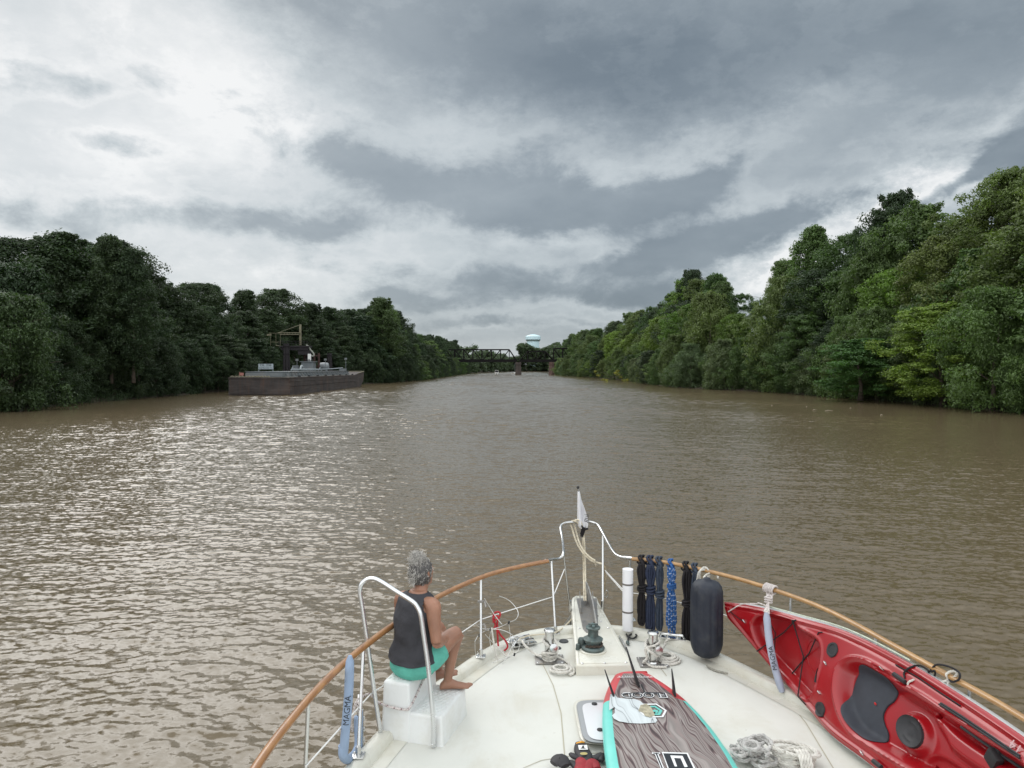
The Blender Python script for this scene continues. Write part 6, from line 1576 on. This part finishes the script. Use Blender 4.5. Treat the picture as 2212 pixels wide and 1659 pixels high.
# rope lashing at the top of the arm round the teak rail
rlc = rail_at(1669); ls = empty('lashing_rope', rlc, 'white and pink flecked rope wound round the teak rail above the right rack arm', 'rope')
b = MB(); dr = (rail_at(1690) - rail_at(1650)).normalized(); nr = Vector((-dr.y, dr.x, 0))
for k in range(6):
    cc = rlc + dr * (k - 2.5) * .019
    b.tube([cc + nr * math.cos(a) * .036 + Vector((0, 0, math.sin(a) * .036)) + dr * .006 * math.sin(a) for a in np.linspace(0, 6.283, 12, endpoint=False)], .0085, 6, closed=True)
for k in range(5): cc = rlc + dr * (k - 2) * .02; b.tube([cc - Vector((0, 0, .03)), cc.lerp(pt_, .55) + dr * (k - 2) * -.008, pt_ + dr * (k - 2) * .012], .008, 6)
for k in range(3): cc = rlc.lerp(pt_, .5) + Vector((0, 0, -.02 * k + .03)); b.tube([cc + Vector((math.cos(a) * .032, math.sin(a) * .026, .004 * math.sin(a * 2))) for a in np.linspace(0, 6.283, 12, endpoint=False)], .007, 6, closed=True)
b.rope(spline([KPt(190, 335, .02), KPt(220, 325, .03), KPt(300, 283, .03), KPt(400, 282, .03), pt_ + Vector((-.05, .05, .07)), pt_ + Vector((0, 0, .06))], 6), .006)
b.build('rope', M_fleck, ls)
sl = empty('shock_line', KPt(600, 335, .02), 'thin white rope lying along the top edge of the red kayak', 'rope')
b = MB(); q = [pt_ + Vector((.01, 0, .02))] + [Vector(p) for p in (edge(TA, sT, np.linspace(.45, 1.9, 14)) + np.array([.0, .01, .018]))]; b.rope(spline(q, 4), .006); b.build('rope', mat('pale_green_rope', (.52, .58, .48), .9, var=.2, vscale=40), sl)
for nm, lb, m_, pts, r_ in (('bungee', 'tangle of black bungee cord looped over the teak rail beside the kayak', M_blackfab, [(1400, 790), (1395, 750), (1440, 715), (1500, 705), (1560, 740), (1545, 765), (1480, 755), (1460, 720), (1500, 720), (1590, 780), (1605, 740), (1575, 745), (1610, 700), (1680, 705), (1750, 735), (1775, 765), (1765, 800), (1720, 815), (1700, 790)], .0065),
                            ('rope', 'white rope loop tying the kayak to the teak rail beside the black bungee', M_wrope, [(1432, 860), (1420, 825), (1450, 805), (1520, 788), (1580, 795), (1640, 815), (1690, 800), (1680, 765), (1710, 745), (1750, 745), (1745, 775), (1700, 800), (1688, 860)], .0075)):
    e_ = empty(nm + '_loop', AT(*KC(*pts[5]), 4.9), lb, 'rope'); q = []
    for i, (cx, cy) in enumerate(pts):
        px, py = KC(cx, cy); ra = rail_at(px); yk = KPt(cx, min(cy, 900) + 40, .03).y if cx < 1500 else ra.y - .05; q.append(AT(px, py, (yk + (ra.y - .05)) / 2 if cx > 1450 else yk))
    b = MB(); (b.rope if nm == 'rope' else lambda p, r: b.tube(p, r, 7))(spline(q, 6), r_); b.build('loop', m_, e_)

# ================================================================== PERSON
pe_ = empty('person', (-.62, 5.33, 2.12), 'grey-haired person in dark tank top and turquoise shorts sitting on the white steps', 'person')
M_skin = mat('skin', (0.30, 0.150, 0.096), .5, var=.18, vscale=6, sub=.12, bump=.12, bscale=90, bdist=.002)
SEATZ = DZ + .42
hip = AT(892, 1440, 5.30); hip.z = SEATZ + .10
FA = R(52); F = Vector((math.sin(FA), math.cos(FA), 0)); Sd = Vector((F.y, -F.x, 0))      # facing and the person's right-hand side
shR = AT(934, 1303, 5.20); shL = AT(868, 1288, 5.45); neck = AT(907, 1277, 5.36)
mid_sh = (shR + shL) / 2
head = AT(911, 1236, 5.39)
def ell(c, ax, ay, rx, ry, n=20, p=1.0, f=None):
    out = []
    for k in range(n):
        a = 2 * math.pi * k / n; ca, sa = math.cos(a), math.sin(a)
        X_ = math.copysign(abs(ca) ** p, ca) * rx; Y_ = math.copysign(abs(sa) ** p, sa) * ry
        out.append(c + ax * X_ + ay * Y_)
    return out
def limb(b, pts, radii, n=14, sub=5, sq=1.0):
    P = spline(pts, sub); m = len(P); idx = np.linspace(0, len(radii) - 1, m); rr = np.interp(idx, range(len(radii)), radii); b.tube(P, list(rr), n, flat=sq)
# torso sections: (centre, half width across, half depth), axes Sd and F
pelvis = hip
spine = [(pelvis + Vector((0, 0, -.095)), .150, .120), (pelvis + Vector((0, 0, -.03)), .178, .145), (pelvis + Vector((0, 0, .05)) + F * .0, .168, .130), (pelvis.lerp(mid_sh, .32) - F * .012, .146, .108), (pelvis.lerp(mid_sh, .50) - F * .018, .147, .108), (pelvis.lerp(mid_sh, .72) - F * .018, .165, .115), (pelvis.lerp(mid_sh, .90) - F * .006, .172, .105), (pelvis.lerp(mid_sh, 1.02), .140, .085), (pelvis.lerp(mid_sh, 1.10) + F * .008, .092, .068), (pelvis.lerp(mid_sh, 1.17) + F * .010, .060, .058)]
body = MB(); body.loft([ell(c, Sd, F, a, d_, 24, .88) for c, a, d_ in spine])
limb(body, [mid_sh + Vector((0, 0, -.02)), mid_sh.lerp(neck, .9) + F * .01 + Vector((0, 0, .02)), head + Vector((0, 0, -.07)) + F * .0], [.070, .054, .052], 16)
# head and face
HF_A = R(36); HF = Vector((math.sin(HF_A), math.cos(HF_A), 0)); HS_ = Vector((HF.y, -HF.x, 0)); UP = Vector((0, 0, 1))
def hp(x, f, z): return head + HS_ * x + HF * f + UP * z
hd = [(-.105, .045, .020, .030), (-.095, .048, .040, .030), (-.07, .060, .070, .018), (-.035, .068, .086, .006), (0, .074, .094, 0), (.035, .075, .096, -.004), (.07, .066, .086, -.008), (.095, .045, .058, -.010), (.108, .018, .024, -.010)]
body.loft([ell(hp(0, f0, z), HS_, HF, a, d_, 22, .92) for z, a, d_, f0 in hd])
body.tube([hp(0, .088, .022), hp(0, .104, -.004), hp(0, .116, -.022), hp(0, .098, -.032)], [.008, .011, .015, .009], 10)     # nose
body.tube([hp(-.022, .090, -.052), hp(0, .100, -.050), hp(.022, .090, -.052)], [.004, .007, .004], 8); body.tube([hp(-.018, .088, -.062), hp(0, .098, -.061), hp(.018, .088, -.062)], [.004, .008, .004], 8)  # lips
body.tube([hp(-.03, .07, -.088), hp(0, .085, -.090), hp(.03, .07, -.088)], [.012, .016, .012], 8)
body.tube([hp(-.045, .080, .026), hp(-.015, .094, .024), hp(.015, .094, .024), hp(.045, .080, .026)], [.006, .008, .008, .006], 8)    # brow
for s in (-1, 1):
    body.tube([hp(s * .073, -.004, .022), hp(s * .083, -.014, .014), hp(s * .083, -.010, -.012), hp(s * .072, .002, -.026)], [.006, .010, .009, .005], 8)   # ears
# arms
def hand(b, wr, d, pal, curl=.6, s=1):
    """palm and five bent fingers; d = direction of the hand, pal = palm normal"""
    d = d.normalized(); sid = d.cross(pal).normalized() * s; pal = pal.normalized()
    b.loft([ell(wr + d * t_, sid, pal, a, c_, 12) for t_, a, c_ in ((-.02, .024, .018), (0, .026, .019), (.03, .034, .016), (.06, .039, .014), (.085, .038, .012))])
    for i, L in enumerate((.066, .074, .069, .054)):
        o_ = wr + d * .080 + sid * (.028 - i * .0185); q = [o_ - d * .02, o_]; ang = 0; p = o_
        for k, f in enumerate((.44, .31, .25)): ang += curl * (.7, .8, .5)[k]; p = p + (d * math.cos(ang) + pal * math.sin(ang)) * L * f; q.append(p)
        b.tube(q, [.0095, .0092, .0088, .008, .006], 8)
    o_ = wr + d * .028 + sid * .030; q = [wr + d * .01 + sid * .015, o_, o_ + (d * .7 + sid * .55 + pal * .25).normalized() * .034, o_ + (d * .7 + sid * .45 + pal * .4).normalized() * .060]; b.tube(q, [.012, .0115, .010, .007], 8)
elR = AT(943, 1392, 5.14); elR.z += .01
kneeR = AT(990, 1366, 5.50); ankR = G(966, 1486, SEATZ - .21 + .075); ankR = Vector((-.50, 5.46, DZ + .21 + .085))
wrR = elR + (kneeR - elR) * .55 + Vector((-.03, .03, -.02))
limb(body, [mid_sh.lerp(shR, .3) + Vector((0, 0, -.03)), mid_sh.lerp(shR, .7) + Vector((0, 0, -.01)), shR + Vector((.005, 0, -.025)), shR.lerp(elR, .35), shR.lerp(elR, .75), elR], [.030, .050, .060, .053, .044, .039])
limb(body, [elR, elR.lerp(wrR, .35) + Vector((0, 0, -.005)), wrR], [.039, .042, .027]); 
hand(body, wrR, (F * .8 - Sd * .7 + UP * -.1), -UP, .5, 1)
elL = shL + Vector((-.03, .07, -.30)) ; wrL = elL + F * .20 + Sd * .12 + Vector((0, 0, -.02))
limb(body, [mid_sh.lerp(shL, .7) + Vector((0, 0, -.01)), shL + Vector((0, 0, -.025)), shL.lerp(elL, .35), shL.lerp(elL, .75), elL], [.060, .060, .052, .043, .038])
limb(body, [elL, elL.lerp(wrL, .35), wrL], [.038, .041, .026]); hand(body, wrL, F * .8 + Sd * .5, -UP, .5, -1)
# legs
def foot(b, ank, d, s):
    d = Vector(d).normalized(); sd_ = Vector((d.y, -d.x, 0)) * s; zf = DZ + .21 + .006 if ank.z < SEATZ + .1 else ank.z - .08
    an = Vector((ank.x, ank.y, 0))
    def fp(f, x, z): return an + d * f + sd_ * x + Vector((0, 0, zf + z))
    b.loft([[fp(f, math.cos(a) * w_, max(.0, h_ / 2 + math.sin(a) * h_ / 2)) for a in np.linspace(0, 6.283, 14, endpoint=False)] for f, w_, h_ in ((-.062, .015, .03), (-.055, .026, .05), (-.03, .032, .075), (.0, .034, .085), (.04, .034, .075), (.08, .040, .052), (.12, .045, .038), (.150, .044, .028), (.165, .036, .022))])
    for i, (x, L, r_) in enumerate(((-.028, .036, .0125), (-.010, .034, .0092), (.005, .030, .0085), (.019, .025, .0080), (.032, .020, .0075))):
        b.tube([fp(.145 - .006 * i, x, .012), fp(.165 - .008 * i, x, .016), fp(.165 - .008 * i + L * .7, x, .010), fp(.165 - .008 * i + L, x, .007)], [r_, r_ * 1.05, r_, r_ * .6], 8)
hjR = pelvis + Sd * .095 + Vector((0, 0, -.02)); hjL = pelvis - Sd * .095 + Vector((0, 0, -.02))
limb(body, [hjR, hjR.lerp(kneeR, .35) + Vector((0, 0, .005)), hjR.lerp(kneeR, .75) + Vector((0, 0, .012)), kneeR + Vector((0, 0, .0))], [.098, .090, .068, .055], 16)
limb(body, [kneeR + Vector((.0, 0, -.0)), kneeR.lerp(ankR, .28) - F * .022, kneeR.lerp(ankR, .65) - F * .008, ankR + Vector((0, 0, -.01))], [.052, .056, .042, .032], 16)
foot(body, ankR, (.985, .17, 0), 1)
kneeL = kneeR + Vector((-.16, .20, -.02)); ankL = Vector((-.60, 5.62, DZ + .21 + .085)); ankL = ankR + Vector((-.09, .17, 0)); 
limb(body, [hjL, hjL.lerp(kneeL, .4), kneeL], [.094, .080, .054], 16); limb(body, [kneeL, kneeL.lerp(ankL, .3) - F * .02, kneeL.lerp(ankL, .65), ankL], [.051, .054, .041, .031], 16); foot(body, ankL, (.8, .6, 0), 1)
bo = body.build('body', M_skin, pe_)
rm = bo.modifiers.new('r', 'REMESH'); rm.mode = 'VOXEL'; rm.voxel_size = .0052; rm.use_smooth_shade = True
sm = bo.modifiers.new('s', 'SMOOTH'); sm.factor = .5; sm.iterations = 5
for s in (-1, 1):
    b = MB(); c = hp(s * .030, .083, .008); b.lathe(c, [(.002, -.010), (.008, -.008), (.011, 0), (.008, .008), (.002, .010)], 12); b.build('eye', M_white, pe_)
# ---- tank top: a loose shell over the torso, cut at armholes and neckline
M_top = mat('charcoal_jersey', (0.034, 0.034, 0.040), .85, var=.12, vscale=8, bump=.8, bscale=9, bdist=.02)
def tshell(secs, ex, n=40, shape=None):
    P = []
    for c, a, d_ in secs: P.append(ell(c, Sd, F, a + ex, d_ + ex, n, .88))
    return P
tsec = [(pelvis + Vector((0, 0, .005)), .182, .152), (pelvis + Vector((0, 0, .06)), .174, .142)] + [(c, a, d_) for c, a, d_ in spine[3:7]] + [(pelvis.lerp(mid_sh, 1.0), .172, .100), (pelvis.lerp(mid_sh, 1.06) + F * .004, .140, .088), (pelvis.lerp(mid_sh, 1.11) + F * .006, .084, .068), (pelvis.lerp(mid_sh, 1.14) + F * .008, .064, .058)]
Pt = [Vector(c[0]) for c in tsec]; dense = []
for i in range(len(tsec) - 1):
    for k in range(6): t_ = k / 6; dense.append((tsec[i][0].lerp(tsec[i + 1][0], t_), tsec[i][1] + (tsec[i + 1][1] - tsec[i][1]) * t_, tsec[i][2] + (tsec[i + 1][2] - tsec[i][2]) * t_))
dense.append(tsec[-1])
NN = 64; rings = tshell(dense, .011, NN); nb = len(rings)
rn = random.Random(8)
for i, r_ in enumerate(rings):
    for k in range(NN):
        a = 2 * math.pi * k / NN; z_ = i / nb
        fold = .007 * math.sin(3 * a + 14 * z_) * math.sin(9 * z_) + .006 * math.sin(7 * a - 22 * z_) * (1 - z_)
        nrm = (r_[k] - dense[i][0]); nrm.z = 0; r_[k] = r_[k] + nrm.normalized() * (fold + (.006 if i < 2 else 0))
b = MB(); vs = [p for r_ in rings for p in r_]; fs = []
def cut(i, k):
    z_ = (i + .5) / (nb - 1); a = 2 * math.pi * (k + .5) / NN; sidev = abs(math.cos(a))        # cos=+-1 at the arms
    if z_ > .56 and z_ < .80:
        w_ = .12 + .17 * math.sin((z_ - .56) / .24 * math.pi) ** .7
        if min(a, 2 * math.pi - a) < w_ * 1.2 or abs(a - math.pi) < w_ * 1.2: return True
    return False
for i in range(nb - 1):
    for k in range(NN):
        if not cut(i, k): fs.append((i * NN + k, i * NN + (k + 1) % NN, (i + 1) * NN + (k + 1) % NN, (i + 1) * NN + k))
b.add(vs, fs); to = b.build('tank_top', M_top, pe_, angle=180)
s1 = to.modifiers.new('sm', 'SMOOTH'); s1.iterations = 4; s2 = to.modifiers.new('so', 'SOLIDIFY'); s2.thickness = .004; s2.offset = 1; s3 = to.modifiers.new('su', 'SUBSURF'); s3.levels = s3.render_levels = 1
# ---- shorts
M_sh = mat('turquoise_cotton', (0.10, 0.40, 0.32), .85, var=.14, vscale=8, bump=.9, bscale=12, bdist=.02)
b = MB()
b.loft([ell(c, Sd, F, a, d_, 30, .9) for c, a, d_ in ((pelvis + Vector((0, 0, -.103)) - F * .01, .135, .10), (pelvis + Vector((0, 0, -.098)), .168, .135), (pelvis + Vector((0, 0, -.06)), .192, .160), (pelvis + Vector((0, 0, -.01)), .192, .160), (pelvis + Vector((0, 0, .05)), .180, .146), (pelvis + Vector((0, 0, .07)), .172, .14))])
limb(b, [hjR + Vector((0, 0, .02)), hjR.lerp(kneeR, .25), hjR.lerp(kneeR, .52)], [.090, .112, .098], 20); limb(b, [hjL + Vector((0, 0, .02)), hjL.lerp(kneeL, .25), hjL.lerp(kneeL, .45)], [.088, .106, .092], 20)
so_ = b.build('shorts', M_sh, pe_); rm = so_.modifiers.new('r', 'REMESH'); rm.mode = 'VOXEL'; rm.voxel_size = .006; rm.use_smooth_shade = True; sm = so_.modifiers.new('s', 'SMOOTH'); sm.factor = .5; sm.iterations = 18
# ---- hair: grey curls pinned up
rh = random.Random(21)
b = MB(); rings = []
for z, a, d_, f0 in ((-.075, .052, .060, -.030), (-.055, .064, .078, -.022), (-.02, .077, .094, -.014), (.02, .083, .100, -.010), (.06, .078, .094, -.010), (.09, .060, .074, -.012), (.112, .030, .036, -.012), (.120, .008, .01, -.012)):
    rings.append([hp(0, 0, 0) + (p - head) for p in ell(hp(0, f0, z), HS_, HF, a, d_, 22)])
# keep the face free: pull the front of the cap back
for r_ in rings:
    for k, p in enumerate(r_):
        q = p - head; f = q.dot(HF); z = q.z
        lim = .030 + .55 * max(0, z - .0) + (.0 if z > 0 else .3 * z)
        if f > lim: r_[k] = p - HF * (f - lim)
b.loft(rings); b.build('hair_base', mat('dark_grey_hair', (.085, .080, .078), .7, var=.4, vscale=40, bump=.8, bscale=120, bdist=.004), pe_)
light = MB(); dark = MB()
def curl(base, dirv, L, rad, turns, r, tgt):
    d = dirv.normalized(); u_ = d.orthogonal().normalized(); v_ = d.cross(u_); ph = rh.uniform(0, 6.28); q = []; g_ = Vector((rh.uniform(-.2, .2), rh.uniform(-.2, .2), rh.uniform(-.5, .1)))
    n = max(8, int(turns * 9))
    for i in range(n):
        t_ = i / (n - 1); q.append(base + d * L * t_ + g_ * L * t_ * t_ * .6 + (u_ * math.cos(ph + t_ * turns * 6.283) + v_ * math.sin(ph + t_ * turns * 6.283)) * rad * (.3 + .7 * t_))
    tgt.tube(q, [r * (1 - .6 * i / n) for i in range(n)], 4, cap=False)
for i in range(1100):
    a = rh.uniform(0, 6.283); zz = rh.uniform(-.085, .115); rr = math.sqrt(max(.0, 1 - (zz / .125) ** 2)); x = math.cos(a) * .080 * rr; f = math.sin(a) * .098 * rr - .012
    if f > .035 + .5 * max(0, zz): continue
    back = f < 0
    p = hp(x * .97, f * .97, zz); nrm = (hp(x, f, zz) - head).normalized()
    # hair is swept up towards the top knot
    up_ = (hp(.0, -.045, .125) - p).normalized()
    curl(p, up_ * .8 + nrm * .35 + Vector((rh.uniform(-.4, .4), rh.uniform(-.4, .4), rh.uniform(-.2, .2))), rh.uniform(.02, .05), rh.uniform(.003, .009), rh.uniform(.6, 1.8), rh.uniform(.0014, .0028), light if (rh.random() < (.75 if zz > -.02 else .25)) else dark)
for i in range(750):   # loose curls of the knot, high on the back of the head
    th = rh.uniform(0, 6.283); ph = rh.uniform(0, math.pi); c = hp(0, -.048, .108); rr = .048 * rh.random() ** .4
    d_ = Vector((math.sin(ph) * math.cos(th), math.sin(ph) * math.sin(th), math.cos(ph) * .9)); curl(c + d_ * rr, d_ + Vector((rh.uniform(-.9, .9), rh.uniform(-.9, .9), rh.uniform(-.7, .6))), rh.uniform(.02, .05), rh.uniform(.006, .014), rh.uniform(.8, 1.8), rh.uniform(.0014, .0026), light if rh.random() < .8 else dark)
for i in range(45):
    c = hp(rh.uniform(-.03, .03), -.095 + rh.uniform(-.01, .01), rh.uniform(-.03, .06)); curl(c, Vector((rh.uniform(-.3, .3), 0, -1)) - HF * .2, rh.uniform(.04, .08), rh.uniform(.010, .018), rh.uniform(1, 2), .003, light)
light.build('hair', mat('silver_hair', (.48, .46, .43), .45, var=.3, vscale=60), pe_); dark.build('hair', mat('charcoal_hair', (.14, .13, .12), .5, var=.3, vscale=60), pe_)
